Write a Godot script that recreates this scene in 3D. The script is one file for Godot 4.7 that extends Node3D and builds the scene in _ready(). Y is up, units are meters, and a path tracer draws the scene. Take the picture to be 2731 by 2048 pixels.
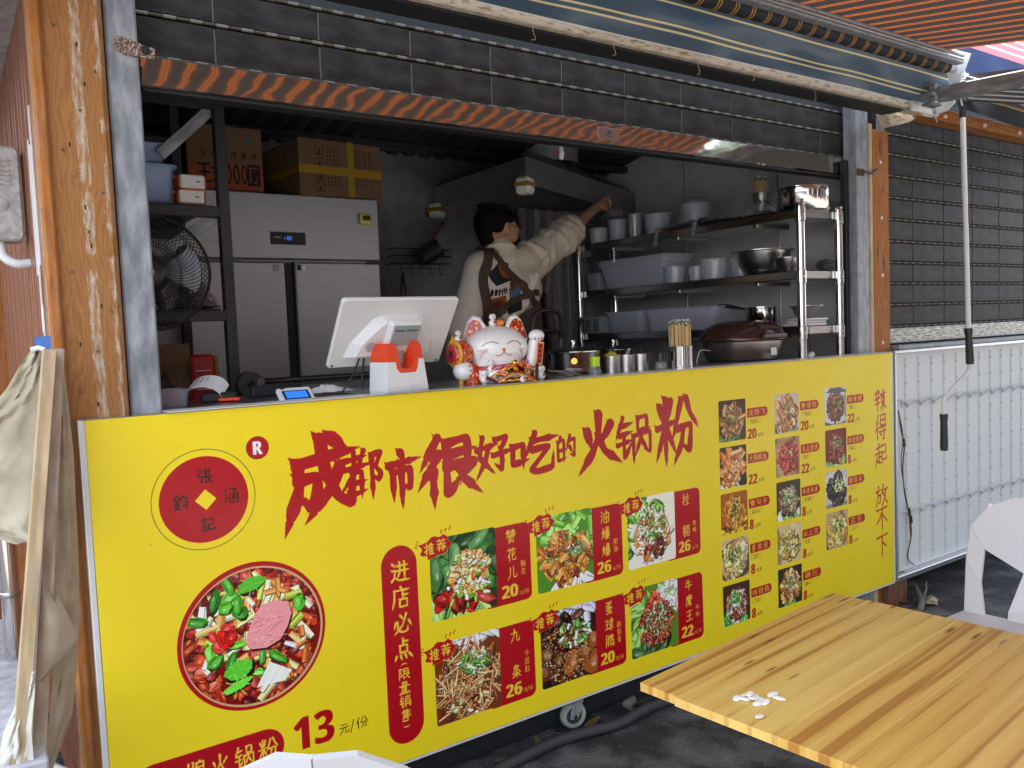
extends Node3D
# A yellow-fronted food kiosk under a retractable awning. x runs along the front, y up, z towards the street; the board's top left corner is (0, 1.232, 0).

var counts := {}
var cache := {}
var M := {}
var rng := RandomNumberGenerator.new()


func _ready():
	rng.seed = 7
	set_camera()
	set_light()
	make_materials()
	build_ground()
	build_kiosk()
	build_shutter()
	build_awning()
	build_neighbour()
	build_board()
	build_counter()
	build_interior()
	build_right_rack()
	build_counter_things()
	build_till()
	build_cat()
	build_person()
	build_left_clutter()
	build_table()
	build_chairs()
	build_small_ground()
	build_street()


func set_camera():
	var c := Camera3D.new()
	c.name = "camera"
	add_child(c)
	c.transform = Transform3D(Basis(Vector3(0.82032522, -0.04036639, 0.57047093), Vector3(0.06874215, 0.99723339, -0.02828577), Vector3(-0.56775087, 0.06241893, 0.82083057)), Vector3(-0.27148, 1.39986, 2.16898))
	c.fov = 49.96
	c.near = 0.05
	c.far = 200.0
	c.current = true


func set_light():
	var w := WorldEnvironment.new()
	w.name = "environment"
	var e := Environment.new()
	e.background_mode = Environment.BG_SKY
	var s := ProceduralSkyMaterial.new()
	s.sky_top_color = Color(0.80, 0.86, 0.95)
	s.sky_horizon_color = Color(0.95, 0.96, 0.98)
	s.sky_curve = 0.2
	s.ground_bottom_color = Color(0.30, 0.30, 0.30)
	s.ground_horizon_color = Color(0.50, 0.50, 0.50)
	s.sun_angle_max = 1.0
	s.energy_multiplier = 1.25
	var k := Sky.new()
	k.sky_material = s
	e.sky = k
	e.tonemap_mode = Environment.TONE_MAPPER_LINEAR
	e.tonemap_exposure = 3.3
	e.sdfgi_enabled = true
	e.ssao_enabled = true
	e.ssil_enabled = true
	w.environment = e
	add_child(w)
	var sun := DirectionalLight3D.new()
	sun.name = "sun"
	sun.light_energy = 1.4
	sun.light_color = Color(1.0, 0.95, 0.87)
	sun.light_angular_distance = 0.6
	sun.shadow_enabled = true
	add_child(sun)
	sun.look_at_from_position(Vector3.ZERO, Vector3(-0.18, -1.0, 0.34), Vector3.RIGHT)


# ---------------------------------------------------------------- nodes
func numbered(called: String) -> String:
	var n: int = counts.get(called, 0)
	counts[called] = n + 1
	return called if n == 0 else "%s_%03d" % [called, n]


func tag(o: Node, label: String, category: String, group := "") -> Node:
	o.set_meta("label", label)
	o.set_meta("category", category)
	if group != "":
		o.set_meta("group", group)
	return o


func thing(called: String, label: String, category: String, at := Vector3.ZERO, turn := Vector3.ZERO, group := "") -> Node3D:
	var o := Node3D.new()
	o.name = numbered(called)
	add_child(o)
	o.position = at
	o.rotation = turn
	tag(o, label, category, group)
	return o


func copy_of(t: Node3D, called: String, label: String, at: Vector3, turn := Vector3.ZERO, group := "") -> Node3D:
	var o: Node3D = t.duplicate()
	o.name = numbered(called)
	add_child(o)
	o.position = at
	o.rotation = turn
	o.set_meta("label", label)
	if group != "":
		o.set_meta("group", group)
	return o


func part(parent: Node, called: String, mesh: Mesh, m: Material, at := Vector3.ZERO, turn := Vector3.ZERO) -> MeshInstance3D:
	var o := MeshInstance3D.new()
	o.mesh = mesh
	o.material_override = m
	o.name = called if parent != self else numbered(called)
	parent.add_child(o, true)
	o.position = at
	o.rotation = turn
	return o


func structure(called: String, mesh: Mesh, m: Material, at := Vector3.ZERO, turn := Vector3.ZERO) -> MeshInstance3D:
	var o := part(self, called, mesh, m, at, turn)
	o.set_meta("kind", "structure")
	return o


# a box from corner a to corner b with chamfered edges
func slab(parent: Node, called: String, m: Material, a: Vector3, b: Vector3, bevel := 0.002) -> MeshInstance3D:
	return part(parent, called, bevbox((b - a).abs(), bevel), m, (a + b) / 2.0)


func block(parent: Node, called: String, m: Material, at: Vector3, size: Vector3, bevel := 0.002, turn := Vector3.ZERO) -> MeshInstance3D:
	return part(parent, called, bevbox(size, bevel), m, at, turn)


# a bar of rectangular section from p to q
func bar(parent: Node, called: String, m: Material, p: Vector3, q: Vector3, w: float, d: float, up := Vector3(0, 0, 1), bevel := 0.0015) -> MeshInstance3D:
	var y := (q - p).normalized()
	var x := y.cross(up).normalized()
	var z := x.cross(y)
	var o := part(parent, called, bevbox(Vector3(w, p.distance_to(q), d), bevel), m)
	o.transform = Transform3D(Basis(x, y, z), (p + q) / 2.0)
	return o


# ---------------------------------------------------------------- meshes
class Geo:
	var v := PackedVector3Array()
	var n := PackedVector3Array()
	var uv := PackedVector2Array()
	var col := PackedColorArray()
	var ix := PackedInt32Array()

	func vert(p: Vector3, nn: Vector3, t := Vector2.ZERO) -> int:
		v.append(p)
		n.append(nn)
		uv.append(t)
		return v.size() - 1

	func tri(a: int, b: int, c: int):
		# the front of a face runs clockwise
		var g := (v[b] - v[a]).cross(v[c] - v[a])
		if g.dot(n[a] + n[b] + n[c]) > 0.0:
			ix.append_array([a, c, b])
		else:
			ix.append_array([a, b, c])

	func face(p: Array, nn: Vector3, t := []):
		var k := v.size()
		for i in p.size():
			vert(p[i], nn, t[i] if t.size() > i else Vector2.ZERO)
		for i in range(1, p.size() - 1):
			tri(k, k + i, k + i + 1)

	func flat(p: Array, centre: Vector3):
		var nn: Vector3 = (p[1] - p[0]).cross(p[2] - p[0]).normalized()
		if nn.dot((p[0] + p[2]) / 2.0 - centre) < 0.0:
			nn = -nn
		face(p, nn)

	func mesh() -> ArrayMesh:
		var a := []
		a.resize(Mesh.ARRAY_MAX)
		a[Mesh.ARRAY_VERTEX] = v
		a[Mesh.ARRAY_NORMAL] = n
		a[Mesh.ARRAY_TEX_UV] = uv
		if col.size() == v.size() and v.size() > 0:
			a[Mesh.ARRAY_COLOR] = col
		a[Mesh.ARRAY_INDEX] = ix
		var m := ArrayMesh.new()
		m.add_surface_from_arrays(Mesh.PRIMITIVE_TRIANGLES, a)
		return m


func bevbox(s: Vector3, b: float) -> ArrayMesh:
	var key := "b%.4f %.4f %.4f %.4f" % [s.x, s.y, s.z, b]
	if cache.has(key):
		return cache[key]
	var h := s / 2.0
	b = minf(b, minf(h.x, minf(h.y, h.z)) * 0.9)
	var g := Geo.new()
	box_into(g, Vector3.ZERO, h, b)
	cache[key] = g.mesh()
	return cache[key]


func box_into(g: Geo, o: Vector3, h: Vector3, b: float):
	for ax in 3:
		var u := (ax + 1) % 3
		var w := (ax + 2) % 3
		for s in [-1.0, 1.0]:
			var nn := Vector3.ZERO
			nn[ax] = s
			var q := []
			for k in [[-1, -1], [1, -1], [1, 1], [-1, 1]]:
				var p := o
				p[ax] += s * h[ax]
				p[u] += k[0] * (h[u] - b)
				p[w] += k[1] * (h[w] - b)
				q.append(p)
			g.face(q, nn)
		if b <= 0.0:
			continue
		for su in [-1.0, 1.0]:
			for sw in [-1.0, 1.0]:
				var nn := Vector3.ZERO
				nn[u] = su
				nn[w] = sw
				var q := []
				for k in [[-1, 0], [1, 0], [1, 1], [-1, 1]]:
					var p := o
					p[ax] += k[0] * (h[ax] - b)
					p[u] += su * (h[u] - (b if k[1] == 1 else 0.0))
					p[w] += sw * (h[w] - (b if k[1] == 0 else 0.0))
					q.append(p)
				g.face(q, nn.normalized())
	if b > 0.0:
		for sx in [-1.0, 1.0]:
			for sy in [-1.0, 1.0]:
				for sz in [-1.0, 1.0]:
					var s := Vector3(sx, sy, sz)
					g.face([o + s * (h - Vector3(0, b, b)), o + s * (h - Vector3(b, 0, b)), o + s * (h - Vector3(b, b, 0))], s.normalized())


# turned round y; profile is a list of [radius, height]
func lathe(profile: Array, seg := 24, arc := TAU) -> ArrayMesh:
	var g := Geo.new()
	lathe_into(g, profile, seg, arc)
	return g.mesh()


func lathe_into(g: Geo, profile: Array, seg := 24, arc := TAU, o := Transform3D()):
	var ns := []
	for i in profile.size() - 1:
		var d := Vector2(profile[i + 1][0] - profile[i][0], profile[i + 1][1] - profile[i][1])
		ns.append(Vector2(d.y, -d.x).normalized())
	for i in profile.size() - 1:
		var na: Vector2 = ns[i]
		var nb: Vector2 = ns[i]
		if i > 0 and ns[i - 1].dot(ns[i]) > 0.7:
			na = (ns[i - 1] + ns[i]).normalized()
		if i < ns.size() - 1 and ns[i + 1].dot(ns[i]) > 0.7:
			nb = (ns[i + 1] + ns[i]).normalized()
		var k := g.v.size()
		for j in seg + 1:
			var t := arc * j / seg
			var c := cos(t)
			var s := sin(t)
			g.vert(o * Vector3(profile[i][0] * c, profile[i][1], profile[i][0] * s), o.basis * Vector3(na.x * c, na.y, na.x * s), Vector2(float(j) / seg, float(i) / profile.size()))
			g.vert(o * Vector3(profile[i + 1][0] * c, profile[i + 1][1], profile[i + 1][0] * s), o.basis * Vector3(nb.x * c, nb.y, nb.x * s), Vector2(float(j) / seg, float(i + 1) / profile.size()))
		for j in seg:
			var a := k + 2 * j
			if profile[i][0] > 1e-6:
				g.tri(a, a + 1, a + 2)
			if profile[i + 1][0] > 1e-6:
				g.tri(a + 1, a + 3, a + 2)


func smooth_path(p: Array, per := 6) -> Array:
	var out := []
	for i in p.size() - 1:
		var a: Vector3 = p[maxi(i - 1, 0)]
		var b: Vector3 = p[i]
		var c: Vector3 = p[i + 1]
		var d: Vector3 = p[mini(i + 2, p.size() - 1)]
		for k in per:
			out.append(b.cubic_interpolate(c, a, d, float(k) / per))
	out.append(p[-1])
	return out


# a round bar along points; rad is one number or one for each point
func tube(p: Array, rad, seg := 8) -> ArrayMesh:
	var g := Geo.new()
	tube_into(g, p, rad, seg)
	return g.mesh()


func tube_into(g: Geo, p: Array, rad, seg := 8):
	var side := Vector3.ZERO
	var k0 := g.v.size()
	var length := 0.0
	for i in p.size():
		var d: Vector3 = (p[mini(i + 1, p.size() - 1)] - p[maxi(i - 1, 0)]).normalized()
		if i == 0:
			side = d.cross(Vector3(0.31, 0.9, 0.22)).normalized()
		else:
			length += p[i].distance_to(p[i - 1])
		side = (side - d * side.dot(d)).normalized()
		var up := d.cross(side)
		var r: float = rad[i] if rad is Array else rad
		for j in seg + 1:
			var t := TAU * j / seg
			var nn := side * cos(t) + up * sin(t)
			g.vert(p[i] + nn * r, nn, Vector2(float(j) / seg, length))
	for i in p.size() - 1:
		for j in seg:
			var a := k0 + i * (seg + 1) + j
			g.tri(a, a + 1, a + seg + 1)
			g.tri(a + 1, a + seg + 2, a + seg + 1)
	for e in [0, p.size() - 1]:
		var d: Vector3 = (p[e] - p[1 if e == 0 else e - 1]).normalized()
		var c := g.vert(p[e], d)
		var k := g.v.size()
		for j in seg + 1:
			g.vert(g.v[k0 + e * (seg + 1) + j], d)
		for j in seg:
			g.tri(c, k + j, k + j + 1)


# an outline in x and y, made depth thick along z with chamfered rims
func prism(outline: PackedVector2Array, depth: float, b := 0.0015) -> ArrayMesh:
	var g := Geo.new()
	var inner := outline
	if b > 0.0:
		var off := Geometry2D.offset_polygon(outline, -b)
		if off.size() == 1:
			inner = off[0]
		else:
			b = 0.0
	if inner.size() != outline.size():
		inner = outline
		b = 0.0
	else:
		# the offset may start at another corner
		var best := 0
		for i in inner.size():
			if inner[i].distance_to(outline[0]) < inner[best].distance_to(outline[0]):
				best = i
		var turned := PackedVector2Array()
		var same := Geometry2D.is_polygon_clockwise(inner) == Geometry2D.is_polygon_clockwise(outline)
		for i in inner.size():
			turned.append(inner[(best + (i if same else -i) + inner.size() * 2) % inner.size()])
		inner = turned
	var t := Geometry2D.triangulate_polygon(inner)
	for s in [-1.0, 1.0]:
		var k := g.v.size()
		for p in inner:
			g.vert(Vector3(p.x, p.y, s * depth / 2.0), Vector3(0, 0, s), p)
		for i in range(0, t.size(), 3):
			g.tri(k + t[i], k + t[i + 1], k + t[i + 2])
	var cw := 1.0 if Geometry2D.is_polygon_clockwise(outline) else -1.0
	var h := depth / 2.0 - b
	for i in outline.size():
		var j := (i + 1) % outline.size()
		var d := (outline[j] - outline[i]).normalized()
		var nn := Vector3(-d.y, d.x, 0) * cw
		g.face([Vector3(outline[i].x, outline[i].y, -h), Vector3(outline[j].x, outline[j].y, -h), Vector3(outline[j].x, outline[j].y, h), Vector3(outline[i].x, outline[i].y, h)], nn)
		if b > 0.0:
			for s in [-1.0, 1.0]:
				g.face([Vector3(outline[i].x, outline[i].y, s * h), Vector3(outline[j].x, outline[j].y, s * h), Vector3(inner[j].x, inner[j].y, s * (h + b)), Vector3(inner[i].x, inner[i].y, s * (h + b))], (nn + Vector3(0, 0, s)).normalized())
	return g.mesh()


# a sheet through a grid of points (rows of equal length), smooth
func sheet(rows: Array, closed := false) -> ArrayMesh:
	var g := Geo.new()
	sheet_into(g, rows, closed)
	return g.mesh()


func sheet_into(g: Geo, rows: Array, closed := false):
	var nr := rows.size()
	var nc: int = rows[0].size()
	var k := g.v.size()
	for i in nr:
		for j in nc:
			var du: Vector3 = rows[i][(j + 1) % nc if closed else mini(j + 1, nc - 1)] - rows[i][(j - 1 + nc) % nc if closed else maxi(j - 1, 0)]
			var dv: Vector3 = rows[mini(i + 1, nr - 1)][j] - rows[maxi(i - 1, 0)][j]
			g.vert(rows[i][j], dv.cross(du).normalized(), Vector2(float(j) / (nc - 1), float(i) / (nr - 1)))
	for i in nr - 1:
		for j in (nc if closed else nc - 1):
			var a := k + i * nc + j
			var b := k + i * nc + (j + 1) % nc
			g.tri(a, b, a + nc)
			g.tri(b, b + nc, a + nc)


func rounded(w: float, h: float, r: float, seg := 4) -> PackedVector2Array:
	var out := PackedVector2Array()
	for c in [[1, 1, 0], [-1, 1, 1], [-1, -1, 2], [1, -1, 3]]:
		for k in seg + 1:
			var t: float = (c[2] + float(k) / seg) * PI / 2.0
			out.append(Vector2(c[0] * (w / 2.0 - r) + r * cos(t), c[1] * (h / 2.0 - r) + r * sin(t)))
	return out


# ---------------------------------------------------------------- materials
func lin(r: float, g: float, b: float) -> Color:
	return Color(r, g, b).linear_to_srgb()


func mat(key: String, c: Color, rough := 0.6, metal := 0.0) -> StandardMaterial3D:
	var m := StandardMaterial3D.new()
	m.resource_name = key
	m.albedo_color = c
	m.roughness = rough
	m.metallic = metal
	M[key] = m
	return m


func noise_tex(freq: float, ramp: Array, size := 512, octaves := 5, sd := 1, kind := FastNoiseLite.TYPE_SIMPLEX_SMOOTH) -> NoiseTexture2D:
	var n := FastNoiseLite.new()
	n.seed = sd
	n.frequency = freq
	n.noise_type = kind
	n.fractal_octaves = octaves
	n.fractal_gain = 0.55
	var t := NoiseTexture2D.new()
	t.width = size
	t.height = size
	t.seamless = true
	t.noise = n
	if ramp.size() > 0:
		var g := Gradient.new()
		var offs := PackedFloat32Array()
		var cols := PackedColorArray()
		for r in ramp:
			offs.append(r[0])
			cols.append(r[1])
		g.offsets = offs
		g.colors = cols
		t.color_ramp = g
	return t


func bump(freq: float, strength: float, size := 256, octaves := 4, sd := 2) -> NoiseTexture2D:
	var t := noise_tex(freq, [], size, octaves, sd)
	t.as_normal_map = true
	t.bump_strength = strength
	return t


# lays a colour texture and a relief over a material, by its own or the world's axes
func skin(m: StandardMaterial3D, tex: Texture2D, scale: Vector3, world := false, nm: Texture2D = null, ns := 1.0):
	m.albedo_texture = tex
	m.uv1_triplanar = true
	m.uv1_world_triplanar = world
	m.uv1_scale = scale
	if nm:
		m.normal_enabled = true
		m.normal_texture = nm
		m.normal_scale = ns
	return m


func grey_ramp(a: float, b: float) -> Array:
	return [[0.0, Color(a, a, a)], [1.0, Color(b, b, b)]]


func make_materials():
	var fine := noise_tex(0.03, [[0.15, Color(0.80, 0.80, 0.80)], [0.85, Color(1, 1, 1)]], 512, 5, 5)
	var relief := bump(0.02, 2.0)
	# asphalt, dusty and stained
	var asphalt := mat("asphalt", Color(1, 1, 1), 0.85)
	skin(asphalt, noise_tex(0.0035, [[0.0, lin(0.012, 0.012, 0.013)], [0.4, lin(0.026, 0.026, 0.028)], [0.52, lin(0.055, 0.055, 0.058)], [0.66, lin(0.085, 0.085, 0.09)], [1.0, lin(0.14, 0.14, 0.146)]], 1024, 8, 11), Vector3(0.95, 0.95, 0.95), true, bump(0.12, 6.0, 512, 4, 8), 0.8)
	var bounce_paving := mat("bounce_paving", Color(1, 1, 1), 0.8)
	skin(bounce_paving, noise_tex(0.01, [[0.2, lin(0.26, 0.25, 0.24)], [0.8, lin(0.36, 0.35, 0.335)]], 512, 6, 12), Vector3(0.4, 0.4, 0.4), true)
	# painted and coated steel
	skin(mat("dark_steel", lin(0.028, 0.028, 0.034), 0.45), fine, Vector3(1.5, 1.5, 1.5))
	skin(mat("grey_steel", Color(1, 1, 1), 0.6), noise_tex(0.012, [[0.0, lin(0.16, 0.17, 0.19)], [0.42, lin(0.25, 0.265, 0.29)], [0.62, lin(0.32, 0.335, 0.36)], [1.0, lin(0.45, 0.46, 0.48)]], 512, 8, 21), Vector3(3.2, 1.1, 3.2), false, relief, 0.25)
	skin(mat("galvanised", Color(1, 1, 1), 0.5, 0.35), noise_tex(0.02, [[0.0, lin(0.20, 0.215, 0.24)], [0.5, lin(0.33, 0.345, 0.37)], [1.0, lin(0.42, 0.43, 0.45)]], 512, 5, 22), Vector3(3, 1, 3))
	mat("rust", lin(0.13, 0.055, 0.025), 0.9)
	skin(mat("rusty_plate", Color(1, 1, 1), 0.85), noise_tex(0.05, [[0.3, lin(0.10, 0.055, 0.035)], [0.55, lin(0.24, 0.16, 0.12)], [0.75, lin(0.55, 0.52, 0.48)]], 256, 5, 23), Vector3(9, 9, 9))
	skin(mat("worn_white", Color(1, 1, 1), 0.6), noise_tex(0.03, [[0.12, lin(0.20, 0.12, 0.07)], [0.26, lin(0.40, 0.31, 0.21)], [0.38, lin(0.58, 0.51, 0.40)], [0.9, lin(0.68, 0.62, 0.51)]], 512, 6, 24), Vector3(1.2, 4, 4))
	mat("white_metal", lin(0.72, 0.72, 0.70), 0.4)
	mat("aluminium", lin(0.62, 0.62, 0.63), 0.32, 1.0)
	mat("chrome", lin(0.62, 0.60, 0.58), 0.1, 1.0)
	mat("steel", lin(0.50, 0.49, 0.48), 0.2, 1.0)
	mat("brushed", lin(0.46, 0.45, 0.44), 0.3, 1.0)
	var rail := mat("rail_steel", lin(0.56, 0.54, 0.50), 0.055, 1.0)
	rail.uv1_triplanar = true
	rail.uv1_scale = Vector3(1.1, 3.5, 1.1)
	rail.normal_enabled = true
	rail.normal_texture = bump(0.006, 6.0, 512, 2, 31)
	rail.normal_scale = 0.085
	var scr := mat("scratched_rail", lin(0.50, 0.49, 0.46), 0.35, 0.9)
	skin(scr, noise_tex(0.03, [[0.2, Color(0.5, 0.5, 0.5)], [0.6, Color(0.85, 0.85, 0.85)], [0.9, Color(1, 1, 1)]], 512, 6, 33), Vector3(1, 7, 3), false, relief, 0.2)
	mat("iron", lin(0.10, 0.10, 0.11), 0.45, 0.6)
	# shutter: smoked panes in a dark frame, knuckles of bare and of dirty metal
	var pane := mat("smoked_pane", lin(0.046, 0.042, 0.041), 0.45)
	skin(pane, noise_tex(0.01, [[0.2, Color(0.75, 0.74, 0.74)], [0.8, Color(1, 1, 1)]], 512, 6, 41), Vector3(1.3, 2.6, 1.3))
	pane.metallic_specular = 0.25
	mat("pane_joint", lin(0.11, 0.11, 0.115), 0.6)
	mat("knuckle_bare", lin(0.20, 0.19, 0.17), 0.6, 0.2)
	mat("knuckle_dirty", lin(0.085, 0.066, 0.042), 0.75, 0.1)
	# wood
	M["post_wood"] = image_mat("post_wood", post_image(), 0.75)
	M["orange_wood"] = image_mat("orange_wood", wood_image(96, 512, Vector3(0.27, 0.082, 0.010), Vector3(0.46, 0.165, 0.026), 51, 14.0, 0.15), 0.7)
	M["pale_wood"] = image_mat("pale_wood", wood_image(64, 512, Vector3(0.40, 0.29, 0.16), Vector3(0.66, 0.52, 0.33), 52, 9.0, 0.1), 0.8)
	M["split_wood"] = image_mat("split_wood", wood_image(64, 512, Vector3(0.30, 0.19, 0.09), Vector3(0.62, 0.46, 0.27), 55, 4.0, 0.4), 0.85)
	M["brown_wood"] = image_mat("brown_wood", wood_image(64, 512, Vector3(0.10, 0.038, 0.017), Vector3(0.22, 0.09, 0.042), 53, 9.0, 0.0), 0.6)
	M["old_wood"] = image_mat("old_wood", wood_image(64, 512, Vector3(0.26, 0.16, 0.10), Vector3(0.52, 0.41, 0.32), 54, 12.0, 0.5), 0.85)
	for i in 4:
		M["cladding%d" % i] = image_mat("cladding%d" % i, wood_image(32, 512, Vector3(0.17, 0.058, 0.024), Vector3(0.31, 0.118, 0.052), 60 + i, 5.0, 0.0), 0.28)
	# cloth and plastics
	mat("flap_blue", lin(0.062, 0.112, 0.168), 0.42)
	mat("flap_line", lin(0.78, 0.68, 0.38), 0.7)
	mat("roll_dark", lin(0.012, 0.014, 0.02), 0.7)
	mat("roll_line", lin(0.42, 0.22, 0.05), 0.7)
	var dark := mat("canopy_dark", lin(0.030, 0.028, 0.030), 0.85)
	dark.backlight_enabled = true
	dark.backlight = lin(0.016, 0.013, 0.012)
	var orange := mat("canopy_orange", lin(0.60, 0.20, 0.02), 0.85)
	orange.backlight_enabled = true
	orange.backlight = lin(0.46, 0.095, 0.006)
	mat("black_plastic", lin(0.012, 0.012, 0.013), 0.4)
	mat("soft_black", lin(0.014, 0.014, 0.016), 0.65)
	mat("white_plastic", lin(0.74, 0.73, 0.72), 0.32)
	mat("grey_plastic", lin(0.34, 0.36, 0.38), 0.4)
	skin(mat("box_plastic", lin(0.56, 0.54, 0.52), 0.5), fine, Vector3(2, 2, 2))
	mat("orange_plastic", lin(0.80, 0.055, 0.008), 0.3)
	mat("chair_white", lin(0.60, 0.57, 0.565), 0.38)
	mat("porcelain", lin(0.82, 0.81, 0.79), 0.12).clearcoat_enabled = true
	mat("gold", lin(0.83, 0.50, 0.10), 0.18, 1.0)
	mat("gold_paint", lin(0.78, 0.40, 0.03), 0.25)
	mat("cat_red", lin(0.50, 0.02, 0.03), 0.18)
	mat("cat_orange", lin(0.72, 0.20, 0.02), 0.2)
	mat("cat_line", lin(0.22, 0.05, 0.03), 0.4)
	mat("ink", lin(0.012, 0.012, 0.012), 0.5)
	skin(mat("fabric_tan", Color(1, 1, 1), 0.9), noise_tex(0.006, [[0.2, lin(0.32, 0.265, 0.18)], [0.55, lin(0.40, 0.335, 0.235)], [0.85, lin(0.48, 0.42, 0.31)]], 512, 6, 71), Vector3(1, 1, 1), false, bump(0.012, 3.0, 512, 4, 72), 0.2)
	skin(mat("pale_canvas", Color(1, 1, 1), 0.85), noise_tex(0.01, [[0.2, lin(0.46, 0.45, 0.37)], [0.8, lin(0.60, 0.58, 0.49)]], 512, 5, 75), Vector3(2, 2, 2))
	skin(mat("kraft", Color(1, 1, 1), 0.8), noise_tex(0.01, [[0.2, lin(0.36, 0.27, 0.18)], [0.8, lin(0.47, 0.375, 0.27)]], 512, 5, 73), Vector3(2, 2, 2), false, bump(0.01, 4.0, 512, 4, 74), 0.25)
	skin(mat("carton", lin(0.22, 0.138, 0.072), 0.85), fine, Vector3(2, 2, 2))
	mat("tape", lin(0.30, 0.19, 0.02), 0.25)
	skin(mat("fridge_steel", lin(0.46, 0.48, 0.53), 0.45, 1.0), noise_tex(0.02, [[0.2, Color(0.955, 0.955, 0.955)], [0.8, Color(1, 1, 1)]], 256, 4, 83), Vector3(0.6, 14, 0.6))
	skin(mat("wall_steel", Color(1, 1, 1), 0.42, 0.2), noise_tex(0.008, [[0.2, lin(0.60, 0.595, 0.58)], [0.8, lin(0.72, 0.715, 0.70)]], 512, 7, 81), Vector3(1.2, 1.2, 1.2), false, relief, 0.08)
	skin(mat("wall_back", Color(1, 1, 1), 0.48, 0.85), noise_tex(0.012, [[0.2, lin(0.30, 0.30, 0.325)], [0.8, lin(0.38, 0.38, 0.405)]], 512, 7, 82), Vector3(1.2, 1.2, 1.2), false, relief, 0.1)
	mat("roof_dark", lin(0.035, 0.038, 0.044), 0.6)
	var film := mat("film", Color(0.86, 0.85, 0.88, 0.16), 0.18)
	film.transparency = BaseMaterial3D.TRANSPARENCY_ALPHA
	film.normal_enabled = true
	film.normal_texture = bump(0.02, 8.0, 256, 4, 91)
	film.uv1_triplanar = true
	film.uv1_scale = Vector3(6, 6, 6)
	var tub := mat("blue_tub", Color(0.60, 0.68, 0.84, 0.80), 0.35)
	tub.transparency = BaseMaterial3D.TRANSPARENCY_ALPHA
	var milk := mat("milky_tub", Color(0.80, 0.81, 0.87, 0.48), 0.35)
	milk.transparency = BaseMaterial3D.TRANSPARENCY_ALPHA
	var cup := mat("clear_cup", Color(0.80, 0.82, 0.86, 0.34), 0.12)
	cup.transparency = BaseMaterial3D.TRANSPARENCY_ALPHA
	var bottle := mat("bottle_glass", Color(0.75, 0.8, 0.78, 0.22), 0.05)
	bottle.transparency = BaseMaterial3D.TRANSPARENCY_ALPHA
	var glass := mat("sheet_glass", Color(0.8, 0.86, 0.84, 0.25), 0.03)
	glass.transparency = BaseMaterial3D.TRANSPARENCY_ALPHA
	mat("paper", lin(0.74, 0.73, 0.71), 0.8)
	mat("tissue_orange", lin(0.62, 0.15, 0.03), 0.5)
	mat("bamboo", lin(0.62, 0.42, 0.19), 0.6)
	mat("wrap_green", lin(0.02, 0.16, 0.05), 0.5)
	mat("cooker_brown", lin(0.055, 0.022, 0.016), 0.22)
	mat("cooker_steel", lin(0.30, 0.27, 0.25), 0.3, 0.9)
	mat("lime", lin(0.50, 0.72, 0.01), 0.35)
	mat("yellow_plastic", lin(0.50, 0.42, 0.04), 0.4)
	mat("red_pack", lin(0.42, 0.025, 0.03), 0.2)
	mat("skin", lin(0.36, 0.185, 0.11), 0.5)
	mat("hair", lin(0.006, 0.005, 0.005), 0.7).metallic_specular = 0.2
	skin(mat("sweater", lin(0.62, 0.54, 0.44), 0.95), noise_tex(0.03, [[0.2, Color(0.95, 0.95, 0.95)], [0.8, Color(1, 1, 1)]], 256, 4, 94), Vector3(6, 6, 6), false, bump(0.03, 4.0, 256, 4, 95), 0.15)
	mat("apron", lin(0.060, 0.032, 0.024), 0.85)
	mat("trousers", lin(0.05, 0.05, 0.055), 0.9)
	skin(mat("curtain", lin(0.30, 0.28, 0.32), 0.3), fine, Vector3(2, 2, 2), false, bump(0.015, 7.0, 512, 5, 96), 0.7)
	mat("led_back", lin(0.74, 0.765, 0.78), 0.45)
	mat("led_strip", lin(0.65, 0.675, 0.69), 0.4)
	mat("led_lens", lin(0.62, 0.64, 0.66), 0.3)
	mat("wire_clear", lin(0.55, 0.56, 0.64), 0.3)
	mat("led_contact", lin(0.48, 0.49, 0.51), 0.5)
	skin(mat("soffit", lin(0.52, 0.50, 0.52), 0.8), fine, Vector3(1, 1, 1))
	mat("hose", lin(0.05, 0.05, 0.055), 0.5)
	skin(mat("caster_rubber", lin(0.46, 0.45, 0.40), 0.6), fine, Vector3(9, 9, 9))
	mat("leaf_brown", lin(0.13, 0.075, 0.025), 0.8)
	mat("stone", lin(0.15, 0.135, 0.115), 0.9)
	mat("seed", lin(0.83, 0.78, 0.68), 0.5)
	mat("blue_tile", lin(0.02, 0.12, 0.36), 0.4)
	var scr_blue := mat("screen_blue", lin(0.02, 0.12, 0.5), 0.3)
	scr_blue.emission_enabled = true
	scr_blue.emission = Color(0.25, 0.55, 1.0)
	scr_blue.emission_energy_multiplier = 0.22


func image_mat(key: String, im: Image, rough: float) -> StandardMaterial3D:
	var m := mat(key, Color(1, 1, 1), rough)
	m.albedo_texture = ImageTexture.create_from_image(im)
	m.uv1_triplanar = true
	m.uv1_scale = Vector3(2.2, 0.42, 2.2)
	return m


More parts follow.
